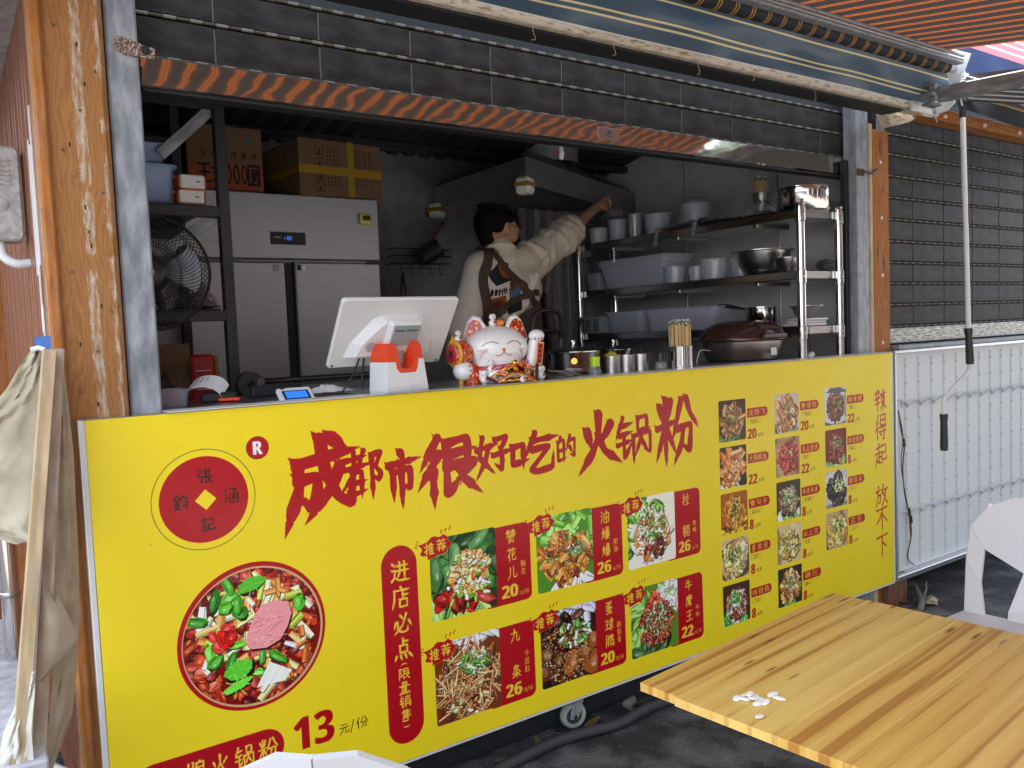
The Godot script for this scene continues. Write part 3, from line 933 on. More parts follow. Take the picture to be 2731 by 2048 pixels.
func print_board() -> Image:
	var yellow := Color(0.98, 0.87, 0.12)
	var red := Color(0.72, 0.0, 0.085)
	var ink := Color(0.17, 0.10, 0.04)
	var gold := Color(0.96, 0.80, 0.22)
	board = Image.create(4096, 1318, false, Image.FORMAT_RGBA8)
	board.fill(yellow)
	# the round mark
	fill(board, scaled(oval(Vector2(0.2615, 0.227), 0.1300, 0.1300, 0, 90)), Color(0.45, 0.36, 0.03))
	fill(board, scaled(oval(Vector2(0.2615, 0.227), 0.1280, 0.1280, 0, 90)), yellow)
	fill(board, scaled(oval(Vector2(0.2615, 0.227), 0.1110, 0.1110, 0, 90)), red)
	fill(board, scaled(PackedVector2Array([Vector2(0.2365, 0.228), Vector2(0.2635, 0.201), Vector2(0.2905, 0.228), Vector2(0.2635, 0.255)])), yellow)
	han("張", 0.2465, 0.148, 0.036, 0.039, 0.0038, ink)
	han("鈞", 0.184, 0.207, 0.036, 0.039, 0.0038, ink)
	han("涵", 0.311, 0.207, 0.036, 0.039, 0.0038, ink)
	han("記", 0.2465, 0.272, 0.036, 0.039, 0.0038, ink)
	fill(board, scaled(oval(Vector2(0.404, 0.11), 0.0305, 0.0305, 0, 50)), Color(0.35, 0.02, 0.04))
	fill(board, scaled(oval(Vector2(0.404, 0.11), 0.0290, 0.0290, 0, 50)), red)
	figures("R", 0.3925, 0.0925, 0.024, 0.035, Color(0.96, 0.95, 0.95))
	# the big brush line
	var big := [["成", 0.470, 0.098, 0.205, 0.222, 0.033], ["都", 0.640, 0.150, 0.125, 0.128, 0.0150], ["市", 0.774, 0.166, 0.098, 0.150, 0.0200], ["很", 0.888, 0.138, 0.198, 0.190, 0.0275], ["好", 1.084, 0.152, 0.130, 0.126, 0.0175], ["吃", 1.216, 0.158, 0.180, 0.146, 0.0205], ["的", 1.400, 0.184, 0.088, 0.090, 0.0110], ["火", 1.508, 0.120, 0.165, 0.186, 0.0290], ["锅", 1.668, 0.146, 0.176, 0.156, 0.0165], ["粉", 1.866, 0.094, 0.206, 0.236, 0.0240]]
	for b in big:
		glyph(board, b[0], Rect2(b[1] * PX, b[2] * PX, b[3] * PX, b[4] * PX), b[5] * 1.13 * PX, red, 2, 0.10)
	# the bowl
	var bowl := dish(0.376, 0.376, Color(0.42, 0.05, 0.03), [
		[pal("#7c1610 #9c2412 #5c0c08 #b03a18"), 200, 0.12, 0.07, 0.5, 0.5, 0.5, 0.5], [pal("#b8400f #d06a1c #a02010"), 60, 0.05, 0.03, 0.48, 0.48, 0.5, 0.5],
		[pal("#e9dca4 #d9c07a #f1ead0 #c99f55"), 46, 0.15, 0.045, 0.44, 0.42, 0.5, 0.5], [pal("#c9752a #b3591b #dd9a48"), 26, 0.13, 0.04, 0.44, 0.42, 0.5, 0.5],
		[pal("#d8d86a #b9c94e #eef0c0"), 14, 0.12, 0.045, 0.4, 0.36, 0.5, 0.42], [pal("#3f8f24 #57a632 #6cbc3e #2f7a1e"), 18, 0.13, 0.075, 0.42, 0.42, 0.5, 0.45], [pal("#b01008 #c81c10"), 8, 0.12, 0.08, 0.08, 0.08, 0.28, 0.47]])
	for l in [[0.38, 0.72, 0.20, 0.14, "#57aa34"], [0.50, 0.13, 0.20, 0.10, "#4f9c30"], [0.36, 0.83, 0.20, 0.06, "#6fbe44"]]:
		var o := Vector2(l[0], l[1]) * 450.0
		fill(bowl, oval(o + Vector2(3, 5), l[2] * 240.0, l[3] * 240.0, -0.3, 15, 0.16), Color(0.15, 0.05, 0.02))
		fill(bowl, oval(o, l[2] * 230.0, l[3] * 230.0, -0.3, 15, 0.16), Color(l[4]))
		for k in 7:
			fill(bowl, PackedVector2Array([o, o + Vector2(40, 0).rotated(k * 0.9), o + Vector2(39, 4).rotated(k * 0.9)]), Color(l[4]).lightened(0.22))
	# sliced beef and a stalk of cabbage
	var beef := PackedVector2Array()
	for q in [[0.50, 0.36], [0.56, 0.29], [0.66, 0.285], [0.755, 0.31], [0.775, 0.40], [0.74, 0.49], [0.68, 0.575], [0.58, 0.61], [0.47, 0.595], [0.43, 0.54], [0.46, 0.45]]:
		beef.append(Vector2(q[0], q[1]) * 450.0)
	fill(bowl, Transform2D(0, Vector2(4, 7)) * beef, Color(0.2, 0.05, 0.04))
	fill(bowl, beef, Color("#cc8c8e"))
	for k in 46:
		var o := Vector2(rng.randf_range(0.49, 0.73), rng.randf_range(0.33, 0.57)) * 450.0
		fill(bowl, oval(o, rng.randf_range(5, 16), rng.randf_range(0.8, 2.2), rng.randf_range(-0.7, 0.5), 7), Color(["#b4747a", "#d8a2a4", "#a4606a", "#e2b4b2"][k % 4]))
	for k in 9:
		var o := Vector2(0.49 + 0.022 * k, 0.88) * 450.0
		fill(bowl, PackedVector2Array([o, o + Vector2(46 - 2 * k, -72 + 5 * k), o + Vector2(56 - 2 * k, -70 + 5 * k), o + Vector2(13, 0)]), Color(["#efe9da", "#d9d0b8", "#fbf8ee"][k % 3]))
	fill(board, scaled(oval(Vector2(0.3675, 0.6100), 0.1976, 0.1976, 0, 90)), red)
	fill(board, scaled(oval(Vector2(0.3690, 0.6120), 0.1880, 0.1870, 0, 90)), Color("#d9b27a"))
	paste(bowl, 0.3675 - 0.188, 0.610 - 0.188, oval(Vector2(225, 227), 220, 217, 0, 80))
	figures("13", 0.459, 0.868, 0.112, 0.092, red)
	han("元", 0.588, 0.924, 0.030, 0.031, 0.0028, ink)
	han("/", 0.620, 0.920, 0.014, 0.038, 0.0026, ink)
	han("份", 0.640, 0.920, 0.036, 0.034, 0.0028, ink)
	fill(board, scaled(round_rect(0.045, 0.872, 0.384, 0.105, 0.052)), red)
	han("招牌火锅粉", 0.105, 0.898, 0.052, 0.058, 0.0052, gold, 1, 0.0635, 0.0, 0.08)
	# the upright band
	fill(board, scaled(round_rect(0.741, 0.446, 0.117, 0.600, 0.0585)), red)
	han("进店必点", 0.770, 0.492, 0.062, 0.064, 0.0070, gold, 1, 0.0, 0.0775)
	han("限量销售", 0.780, 0.815, 0.038, 0.036, 0.0038, gold, 1, 0.0, 0.0425)
	fill(board, scaled(PackedVector2Array([Vector2(0.786, 0.810), Vector2(0.793, 0.8005), Vector2(0.805, 0.800), Vector2(0.813, 0.808), Vector2(0.804, 0.8035), Vector2(0.793, 0.804)])), gold)
	fill(board, scaled(PackedVector2Array([Vector2(0.786, 0.987), Vector2(0.793, 0.9965), Vector2(0.805, 0.997), Vector2(0.813, 0.989), Vector2(0.804, 0.9935), Vector2(0.793, 0.993)])), gold)
	# six dishes on cards
	var green := "#3f7a26 #4f9430 #2c5c1c #6fae46"
	var cards := [
		[0.903, 0.448, "赞花儿", "脑花", "20", Color("#1f3a16"), [[pal("#2d5a22 #3c7030 #1c4016"), 40, 0.4, 0.22, 0.5, 0.5, 0.5, 0.5], [pal("#86b858 #a8cc70"), 12, 0.35, 0.16, 0.5, 0.1, 0.4, 0.95], [pal("#8c1208 #b01a10"), 20, 0.3, 0.16, 0.42, 0.14, 0.55, 0.78], [pal("#e0904a #eab878 #d87a34 #f2cfa0"), 130, 0.11, 0.07, 0.3, 0.26, 0.58, 0.5], [pal("#f6e8c0 #e8c070"), 120, 0.025, 0.018, 0.3, 0.3, 0.58, 0.52], [pal("#8cb83c #e4ecc0 #5f9a2c #f4f4e0"), 34, 0.09, 0.05, 0.34, 0.34, 0.55, 0.6]]],
		[1.305, 0.448, "油爆爆", "肥肠", "26", Color("#4c7a2a"), [[pal("#6cae3c #86c850 #4c8a2a #a6d870"), 60, 0.26, 0.12, 0.6, 0.5, 0.6, 0.2], [pal("#e8e0d8"), 10, 0.3, 0.2, 0.5, 0.1, 0.7, 1.0], [pal("#b06a20 #c88432 #8c4a12 #d89a48"), 90, 0.22, 0.10, 0.42, 0.32, 0.5, 0.58], [pal("#6e2a0c #8a3a10"), 26, 0.12, 0.05, 0.4, 0.32, 0.45, 0.6], [pal("#f0d8a0"), 80, 0.02, 0.014, 0.4, 0.3, 0.5, 0.55], [pal("#5aa040 #e8f0d0 #3c8030"), 30, 0.06, 0.035, 0.16, 0.1, 0.7, 0.52]]],
		[1.708, 0.448, "拉豁", "黄喉", "26", Color("#d8d2c4"), [[pal("#6aa038 #8cbc54 #4a8028"), 46, 0.26, 0.14, 0.5, 0.5, 0.2, 0.35], [pal("#f0e8d4 #e4d4b0 #faf4e6"), 80, 0.22, 0.09, 0.4, 0.36, 0.5, 0.55], [pal("#c87830 #a8501c #d89048"), 50, 0.10, 0.05, 0.36, 0.32, 0.5, 0.6], [pal("#3c1a0c #802010"), 20, 0.12, 0.08, 0.2, 0.16, 0.55, 0.75], [pal("#3c7a2c #5a9c40 #2c6020"), 70, 0.055, 0.035, 0.3, 0.28, 0.5, 0.38]]],
		[0.903, 0.775, "九条", "千层肚", "26", Color("#6a3418"), [[pal("#e0dcd4"), 14, 0.4, 0.1, 0.5, 0.08, 0.6, 0.06], [pal("#9c5a2c #b87840 #7c3c18 #c89058 #5c2810"), 190, 0.26, 0.035, 0.5, 0.46, 0.5, 0.56], [pal("#e0b880 #d49c60"), 60, 0.2, 0.02, 0.48, 0.42, 0.5, 0.58], [pal("#f4e4b8"), 120, 0.02, 0.014, 0.48, 0.42, 0.5, 0.56], [pal("#5c9c34 #3c7a24 #a8cc70 #e8f0d0"), 60, 0.09, 0.035, 0.24, 0.14, 0.6, 0.34], [pal("#d8cc98"), 12, 0.1, 0.05, 0.4, 0.3, 0.5, 0.7]]],
		[1.307, 0.775, "蛋球腾", "鹌鹑蛋", "20", Color("#22120a"), [[pal("#d8d4ea #b8b4d0"), 14, 0.5, 0.1, 0.5, 0.06, 0.5, 0.04], [pal("#3a1c0e #2a1208 #4c2814"), 90, 0.2, 0.12, 0.5, 0.46, 0.5, 0.55], [pal("#8a3c14 #a85020 #c87838 #6c2c10"), 240, 0.045, 0.03, 0.48, 0.4, 0.45, 0.6], [pal("#7a4420 #5c3018 #9c6034"), 5, 0.32, 0.28, 0.44, 0.42, 0.4, 0.6], [pal("#8a5228"), 3, 0.34, 0.3, 0.12, 0.3, 0.9, 0.55], [pal("#f0dca8 #e0b868"), 200, 0.022, 0.016, 0.42, 0.4, 0.45, 0.6], [pal("#e8f0e0 #5a9c40 #b8d890 #3c7a30"), 36, 0.1, 0.05, 0.3, 0.16, 0.6, 0.36]]],
		[1.712, 0.778, "牛魔王", "牛肉", "22", Color("#58742e"), [[pal("#e8ecd4 #c8d8a0 #f4f4e8"), 34, 0.3, 0.14, 0.3, 0.3, 0.85, 0.15], [pal("#7ab04a #a0c86c #4c842c"), 44, 0.3, 0.14, 0.3, 0.5, 0.12, 0.45], [pal("#1c3a14 #2c5220"), 26, 0.26, 0.14, 0.5, 0.1, 0.4, 0.95], [pal("#8c2c18 #a8402c #6c1c10 #b85c40"), 180, 0.10, 0.05, 0.36, 0.34, 0.52, 0.56], [pal("#c84c28"), 30, 0.10, 0.05, 0.1, 0.14, 0.5, 0.22], [pal("#3c6c24 #e4ecc8 #5c9438 #88b050"), 80, 0.05, 0.03, 0.24, 0.24, 0.52, 0.52], [pal("#f4e8d0"), 90, 0.02, 0.015, 0.36, 0.34, 0.5, 0.55]]]]
	for c in cards:
		var x: float = c[0]
		var y: float = c[1]
		fill(board, scaled(round_rect(x + 0.19, y + 0.004, 0.187, 0.256, 0.022)), red)
		paste(dish(0.241, 0.256, c[5], c[6]), x, y, round_rect(0, 0, 288, 306, 12))
		# the burst that says it is recommended
		var b := PackedVector2Array()
		for k in 44:
			var t := TAU * k / 44.0
			var r: float = 1.0 + 0.10 * sin(t * 7.0 + 0.6) + (0.22 if k in [4, 15, 26, 37] else 0.0)
			b.append(Vector2(x + 0.022, y + 0.024) + Vector2(cos(t) * 0.053 * r, sin(t) * 0.031 * r).rotated(-0.14))
		fill(board, scaled(b), Color(0.93, 0.62, 0.12))
		var inner := PackedVector2Array()
		for q in b:
			inner.append((q - Vector2(x + 0.022, y + 0.024)) * 0.975 + Vector2(x + 0.022, y + 0.024))
		fill(board, scaled(inner), red)
		for k in 3:
			var o := Vector2(x + 0.040 + 0.014 * k, y - 0.014 - 0.003 * k)
			fill(board, scaled(PackedVector2Array([o, o + Vector2(0.003 + 0.002 * k, -0.012), o + Vector2(0.007 + 0.002 * k, -0.011), o + Vector2(0.003, 0.001)])), red)
			o = Vector2(x - 0.034 - 0.003 * k, y + 0.002 + 0.008 * k)
			fill(board, scaled(PackedVector2Array([o, o + Vector2(-0.008, -0.006), o + Vector2(-0.009, -0.003), o + Vector2(-0.001, 0.002)])), red)
		han("推", x - 0.017, y + 0.010, 0.034, 0.036, 0.0042, gold, 1)
		han("荐", x + 0.025, y + 0.004, 0.034, 0.036, 0.0042, gold, 1)
		var name_: String = c[2]
		for i in name_.length():
			var row := i * (2 if name_.length() == 2 else 1)
			han(name_[i], x + 0.282, y + 0.020 + 0.0595 * row, 0.038, 0.044, 0.0040, gold, 1, 0, 0, 0.08)
		han(c[3], x + 0.336, y + 0.180 - 0.0265 * c[3].length(), 0.019, 0.022, 0.0017, gold, 0, 0.0, 0.0262)
		figures(c[4], x + 0.258, y + 0.198, 0.062, 0.042, gold)
		han("元", x + 0.327, y + 0.225, 0.0135, 0.0150, 0.0012, gold)
		han("/", x + 0.341, y + 0.222, 0.006, 0.020, 0.0012, gold)
		han("份", x + 0.350, y + 0.223, 0.0150, 0.0165, 0.0012, gold)
	# the small dishes
	var mix := "#3c7a2c #6aa844 #e8ecd0"
	var small := [
		["龙转飞", "(鸡翅尖)", "20", Color("#3c2412"), "#b88448 #8c5a28 #d0a468 #6c3c18", 0.3, 0.12, "#48742c #2c501c"],
		["唐僧肉", "(午餐肉)", "20", Color("#d8c8a8"), "#c89060 #b07848 #a8683c #d8a878", 0.34, 0.22, "#5c9038 #3c6c24"],
		["排骨精", "(排骨)", "22", Color("#b8bcc4"), "#5c2410 #7c3818 #44180a #94502c", 0.16, 0.11, "#5c8c30 #487824"],
		["火箭鱿鱼", "", "22", Color("#2c2420"), "#c07030 #a8541c #d88c48 #e0a468", 0.5, 0.13, "#f4f0ec #e8e0d8"],
		["龙众登场", "(鸡爪)", "22", Color("#a87838"), "#8c1c10 #a82c18 #6c140c #c0482c", 0.28, 0.10, "#b8b060 #d8d090"],
		["血战到底", "(鸭血)", "8", Color("#641c10"), "#7c2014 #94341c #5c140c #b8482c", 0.2, 0.15, "#8ca070 #6c8c50"],
		["青勾子", "(莴笋片)", "8", Color("#8c5410"), "#c88c20 #d8a838 #a86414 #c84818", 0.26, 0.16, "#2c3c14 #e8b038"],
		["米西米西", "(米凉粉)", "8", Color("#3c3424"), "#a08868 #7c6444 #5c4428 #b8a484", 0.2, 0.13, "#7cac50 #e8f0d8"],
		["耙耳朵", "(木耳)", "8", Color("#e0dcd4"), "#1c1410 #2c2018 #140c0a #4c3828", 0.34, 0.2, "#a8d060 #e4f0c0 #c0e080"],
		["冒皮皮", "(豆皮)", "8", Color("#c8a878"), "#e4d498 #d4bc74 #f0e4b8 #c4a458", 0.3, 0.14, "#3c6c28 #284c1c"],
		["杠上花", "(花菜)", "8", Color("#d8c498"), "#d8c070 #c8a84c #e8d890 #b8943c", 0.24, 0.18, "#446c2c #e8e8c8"],
		["豆召", "(土豆片)", "8", Color("#c8a070"), "#d8b860 #e4cc80 #c09c44", 0.3, 0.2, "#446c2c #2c4c1c"],
		["叫菇菇", "(平菇)", "8", Color("#3c2818"), "#8c3418 #c8a080 #e4d4c0 #6c2410", 0.16, 0.07, "#3c8c34 #58a848 #f4ece0"],
		["藕巴", "(藕片)", "8", Color("#2c2820"), "#d8a050 #e8c478 #b06c28 #94401c", 0.22, 0.14, "#4c9838 #e8f0d8 #2c6c24"]]
	for i in small.size():
		var s: Array = small[i]
		var x: float = [2.205, 2.545, 2.885][i % 3 if i < 12 else i - 12]
		var y: float = [0.133, 0.318, 0.5025, 0.6865, 0.870][int(i / 3.0) if i < 12 else 4]
		var layers := []
		if s[3].v > 0.6:
			layers.append([[s[3].darkened(0.25), s[3].darkened(0.12)], 3, 1.5, 1.4, 0.05, 0.05, 0.5, 0.52])
		else:
			layers.append([pal(s[7]), 10, 0.4, 0.2, 0.5, 0.1, 0.4, 0.95])
		layers.append([pal(s[4]), int(5.0 / (s[5] * s[6])) / 3 + 26, s[5] * 1.12, s[6] * 1.12, 0.36, 0.36, 0.5, 0.52])
		layers.append([[pal(s[4])[0].darkened(0.45), pal(s[4])[1].lightened(0.3)], 60, 0.05, 0.03, 0.38, 0.38, 0.5, 0.52])
		layers.append([pal(s[7]), [16, 12, 14, 5, 8, 24, 30, 34, 46, 30, 22, 26, 40, 30][i], 0.085, 0.05, 0.26, 0.20, 0.48 + 0.04 * (i % 3), 0.40])
		paste(dish(0.160, 0.164, s[3], layers), x, y, round_rect(0, 0, 191, 196, 9))
		fill(board, scaled(round_rect(x + 0.167, y + 0.042, 0.129, 0.038, 0.019, false)), red)
		var nm: String = s[0]
		var pitch := 0.112 / maxf(3.0, nm.length())
		if nm.length() == 2:
			pitch = 0.050
		han(nm, x + 0.176 + (0.006 if nm.length() == 2 else 0.0), y + 0.048, pitch * 0.80, 0.026, 0.0026, gold, 1, pitch)
		han(s[1], x + 0.168, y + 0.087, 0.0150, 0.020, 0.0014, Color(0.42, 0.20, 0.04), 1, 0.0172)
		var n: String = s[2]
		figures(n, x + 0.170, y + 0.126, 0.052 if n.length() == 2 else 0.024, 0.040, red)
		var ux := x + (0.228 if n.length() == 2 else 0.202)
		han("元", ux, y + 0.147, 0.0125, 0.0155, 0.0013, ink)
		han("/", ux + 0.0125, y + 0.144, 0.006, 0.020, 0.0012, ink)
		han("份", ux + 0.0205, y + 0.145, 0.0140, 0.0170, 0.0013, ink)
	var col := [["辣", 0.166, 0.104], ["得", 0.284, 0.122], ["起", 0.420, 0.105], ["放", 0.611, 0.106], ["不", 0.716, 0.116], ["下", 0.848, 0.114]]
	for k in col:
		glyph(board, k[0], Rect2(3.270 * PX, k[1] * PX, 0.096 * PX, k[2] * PX), 0.0085 * PX, red, 1, 0.12)
	# fine specks of dirt on the print
	for i in 60:
		var o := Vector2(rng.randf() * 3.42, rng.randf() * 1.1)
		fill(board, scaled(oval(o, rng.randf_range(0.0006, 0.0018), rng.randf_range(0.0006, 0.0016), 0, 5)), Color(0.55, 0.47, 0.12))
	return board


func build_board():
	var t := thing("menu_board", "long glossy yellow menu board with red brush lettering and dish photographs under the counter", "menu board", Vector3(0, 0.132, -0.03))
	var im := print_board()
	block(t, "backing", M.galvanised, Vector3(1.71, 0.55, -0.004), Vector3(3.418, 1.098, 0.05), 0.003)
	for k in 2:
		var m := StandardMaterial3D.new()
		m.resource_name = "printed_vinyl"
		m.albedo_texture = ImageTexture.create_from_image(im.get_region(Rect2i(2048 * k, 0, 2048, 1318)))
		m.roughness = 0.55
		m.roughness_texture = noise_tex(0.01, [[0.2, Color(0.45, 0.45, 0.45)], [0.8, Color(0.8, 0.8, 0.8)]], 256, 6, 140 + k)
		m.texture_repeat = false
		# a sheet of vinyl, a little slack, folded back over the rim
		var rows := []
		for i in 13:
			var v := i / 12.0
			var row := []
			for j in 37:
				var u := j / 36.0
				var x := 1.71 * (k + u)
				var rim := minf(minf(x, 3.42 - x), minf(v, 1.0 - v) * 1.1)
				row.append(Vector3(x, 1.1 * (1.0 - v), 0.0225 + 0.0025 * smoothstep(0.0, 0.02, rim) + (0.0016 * sin(x * 7.0 + v * 3.0) + 0.0007 * sin(x * 17.0 - v * 9.0)) * sin(v * PI)))
			rows.append(row)
		part(t, "printed_face", sheet(rows), m)
	for a in [[Vector3(-0.014, -0.002, -0.029), Vector3(-0.0005, 1.1000, 0.024)], [Vector3(3.4205, -0.002, -0.029), Vector3(3.434, 1.1000, 0.022)], [Vector3(-0.014, -0.012, -0.029), Vector3(3.434, -0.0025, 0.019)], [Vector3(-0.014, 1.1003, -0.029), Vector3(3.434, 1.1020, 0.020)]]:
		slab(t, "frame_strip", M.aluminium if a[0].y > 1.09 else M.white_metal, a[0], a[1], 0.0015)


# ---------------------------------------------------------------- the place
func build_ground():
	var g := Geo.new()
	g.face([Vector3(-40, 0, -40), Vector3(40, 0, -40), Vector3(40, 0, 40), Vector3(-40, 0, 40)], Vector3.UP)
	structure("ground", g.mesh(), M.asphalt)
	# pale ground slab added out of view to bounce sunlight up into the kiosk
	slab(self, "bounce_pavement", M.bounce_paving, Vector3(-20, 0.002, 2.9), Vector3(24, 0.03, 9.0), 0.004).set_meta("kind", "structure")


func build_kiosk():
	var t := thing("food_kiosk", "wood and sheet metal food kiosk with its serving hatch open", "kiosk", Vector3.ZERO)
	slab(t, "floor", M.galvanised, Vector3(-0.02, 0.02, -2.02), Vector3(3.46, 0.12, -0.13), 0.004)
	slab(t, "skirting", M.dark_steel, Vector3(0.0, 0.004, -0.125), Vector3(3.46, 0.2, -0.10), 0.003)
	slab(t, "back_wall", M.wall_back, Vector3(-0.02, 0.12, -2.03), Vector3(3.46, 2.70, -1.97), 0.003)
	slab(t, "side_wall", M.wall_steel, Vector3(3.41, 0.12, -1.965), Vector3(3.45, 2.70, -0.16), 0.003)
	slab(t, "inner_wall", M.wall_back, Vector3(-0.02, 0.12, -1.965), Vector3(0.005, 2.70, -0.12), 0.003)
	# lapped joints of the steel lining on the right
	for z in [-0.62, -1.28]:
		slab(t, "wall_joint", M.brushed, Vector3(3.404, 0.5, z - 0.004), Vector3(3.4095, 2.6, z + 0.004), 0.001)
	# ribbed roof sheet that falls to the back
	var rows := []
	for i in 2:
		var row := []
		for j in 35 * 6:
			var x := -0.05 + 3.55 * j / (35.0 * 6 - 1)
			var r := 0.016 if j % 6 < 2 else 0.0
			row.append(Vector3(x, (2.70 if i == 0 else 2.40) + r, -0.17 if i == 0 else -1.96))
		rows.append(row)
	part(t, "ribbed_ceiling", sheet(rows), M.roof_dark)
	slab(t, "roof", M.roof_dark, Vector3(-0.12, 2.74, -2.1), Vector3(3.52, 2.80, 0.02), 0.004)
	slab(t, "shade_header", M.soft_black, Vector3(0.19, 2.364, -0.24), Vector3(3.40, 2.735, -0.158), 0.003)  # black box stands in for the shade in the shutter opening
	for z in [-0.6, -1.2, -1.75]:
		block(t, "roof_purlin", M.dark_steel, Vector3(1.7, 2.655 - 0.165 * -(z + 0.17), z), Vector3(3.36, 0.035, 0.05), 0.002)
	# cladding boards along the left side
	for i in 29:
		var z := -0.235 - 0.0615 * i
		block(t, "cladding_plank", M["cladding%d" % (i * 7 % 4)], Vector3(-0.0315 + 0.0008 * ((i * 5) % 3), 1.42, z), Vector3(0.020, 2.60, 0.0585), 0.006)
	# strips of old filler on the cladding near the post
	for a in [[-0.255, 1.62, 2.02, 0.008], [-0.292, 1.45, 1.93, 0.010], [-0.33, 1.60, 1.95, 0.006], [-0.275, 1.30, 1.52, 0.007]]:
		var g := PackedVector2Array()
		for k in 12:
			g.append(Vector2(-a[3] * rng.randf_range(0.5, 1.2), lerpf(a[1], a[2], k / 11.0)))
		for k in 12:
			g.append(Vector2(a[3] * rng.randf_range(0.5, 1.2), lerpf(a[2], a[1], k / 11.0)))
		part(t, "filler_strip", prism(g, 0.003, 0.0), M.paper, Vector3(-0.0435, 0, a[0]), Vector3(0, PI / 2, 0))
	block(t, "back_post", M.orange_wood, Vector3(-0.05, 1.3, -1.93), Vector3(0.09, 2.6, 0.12), 0.006)

	var post := thing("wooden_post", "thick orange timber post with peeling white filler at the open hatch", "post", Vector3(0.029, 0, -0.105))
	var pm: StandardMaterial3D = M.post_wood
	pm.uv1_scale = Vector3(6.4, 0.62, 6.4)
	pm.uv1_offset = Vector3(0.5, 0.35, 0.5)
	block(post, "timber", pm, Vector3(0.0, 1.36, 0), Vector3(0.152, 2.72, 0.145), 0.012)
	block(post, "nailed_batten", M.orange_wood, Vector3(-0.071, 1.36, 0.0805), Vector3(0.026, 2.70, 0.022), 0.005)
	for i in 12:
		part(post, "nail", lathe([[0, 0.006], [0.0028, 0.005], [0.0028, 0.0]], 8), M.iron, Vector3([-0.03, 0.012, 0.05][i % 3], 1.3 + i * 0.095, 0.0722), Vector3(PI / 2, 0, 0))
	var sticker := part(post, "blue_sticker", prism(rounded(0.05, 0.10, 0.004), 0.002), M.blue_tile, Vector3(-0.094, 1.385, 0.07), Vector3(0, -0.5, 0))
	for k in 4:
		block(sticker, "white_character", M.paper, Vector3(-0.012 + 0.013 * (k % 2), 0.008 - 0.016 * int(k / 2.0), 0.0016), Vector3(0.010, 0.012, 0.0006), 0.0)

	var col := thing("steel_column", "blotchy grey steel column with a rusty lug beside the orange post", "column", Vector3(0.149, 0, -0.095))
	block(col, "tube", M.grey_steel, Vector3(0, 1.36, 0), Vector3(0.074, 2.72, 0.07), 0.005)
	block(col, "rust_edge", M.rust, Vector3(0.0375, 1.30, 0.022), Vector3(0.003, 0.30, 0.012), 0.001)
	part(col, "rusty_lug", prism(PackedVector2Array([Vector2(-0.012, -0.018), Vector2(0.060, -0.020), Vector2(0.062, 0.006), Vector2(0.035, 0.010), Vector2(0.0, 0.022), Vector2(-0.012, 0.014)]), 0.006), M.rusty_plate, Vector3(0.012, 2.136, 0.040))
	part(col, "weld", lathe([[0, 0.010], [0.014, 0.008], [0.022, 0.0]], 12), M.rusty_plate, Vector3(0.0, 2.142, 0.034), Vector3(PI / 2, 0, 0))
	part(col, "hole", lathe([[0, 0.0012], [0.010, 0.001], [0.012, 0]], 16), M.soft_black, Vector3(0.052, 2.134, 0.043), Vector3(PI / 2, 0, 0))

	var right := thing("steel_column", "slim painted steel column with a pale batten at the far end of the hatch", "column", Vector3(3.287, 0, -0.095))
	block(right, "tube", M.galvanised, Vector3(0, 1.22, 0), Vector3(0.094, 2.44, 0.07), 0.004)
	block(right, "batten", M.pale_wood, Vector3(0.062, 1.16, 0.024), Vector3(0.024, 2.28, 0.03), 0.003)
	block(right, "dark_strip", M.soft_black, Vector3(-0.062, 1.18, -0.02), Vector3(0.026, 1.9, 0.03), 0.003)
	part(right, "chain", tube(smooth_path([Vector3(-0.02, 2.075, 0.045), Vector3(0.03, 2.066, 0.06), Vector3(0.075, 2.078, 0.05), Vector3(0.10, 2.092, 0.045)]), 0.006, 6), M.iron)
	block(right, "hasp", M.rust, Vector3(-0.025, 2.07, 0.04), Vector3(0.05, 0.03, 0.008), 0.002)

	var op := thing("wooden_post", "narrow orange timber post with dark knots between the hatch and the shut shutter", "post", Vector3(3.435, 0, -0.095))
	block(op, "timber", M.orange_wood, Vector3(0, 1.14, 0), Vector3(0.138, 2.28, 0.07), 0.005)
	for a in [[0.0, 2.20, 0.014, 0.05], [0.02, 1.66, 0.012, 0.03], [-0.02, 1.94, 0.01, 0.006], [0.012, 2.0, 0.006, 0.014], [-0.03, 1.72, 0.007, 0.045]]:
		part(op, "knot", lathe([[0, 0.0015], [0.9, 0.0012], [1.0, 0]], 14), M.brown_wood, Vector3(a[0], a[1], 0.0345), Vector3(PI / 2, 0, 0)).scale = Vector3(a[2], 1, a[3])
	for y in [2.13, 1.87, 1.60, 1.28]:
		part(op, "nail", lathe([[0, 0.004], [0.008, 0.003], [0.009, 0]], 8), M.paper, Vector3(-0.02 + 0.02 * fmod(y * 7.0, 2.0), y, 0.0345), Vector3(PI / 2, 0, 0))
	block(op, "foot", M.brown_wood, Vector3(0.04, 0.075, 0.03), Vector3(0.16, 0.15, 0.09), 0.004)

	# grey eaves board over the passage on the left
	var e := thing("eaves_board", "grey eaves board over the passage beside the timber wall", "eaves", Vector3(-0.32, 2.3, -0.9))
	block(e, "board", M.soffit, Vector3(0, 0.02, 0.5), Vector3(0.62, 0.03, 1.36), 0.003)
	block(e, "board", M.soffit, Vector3(0, 0.02, -0.86), Vector3(0.62, 0.03, 1.34), 0.003)
	var mb := thing("meter_box", "pale grey louvred meter box on the timber wall", "meter box", Vector3(-0.145, 1.70, -0.56))
	part(mb, "case", prism(rounded(0.19, 0.26, 0.018), 0.09, 0.006), M.box_plastic, Vector3(0, 0.14, 0))
	for k in 6:
		block(mb, "louvre", M.box_plastic, Vector3(0.02, 0.165 + 0.013 * k, 0.046), Vector3(0.10, 0.006, 0.006), 0.002, Vector3(0.5, 0, 0))
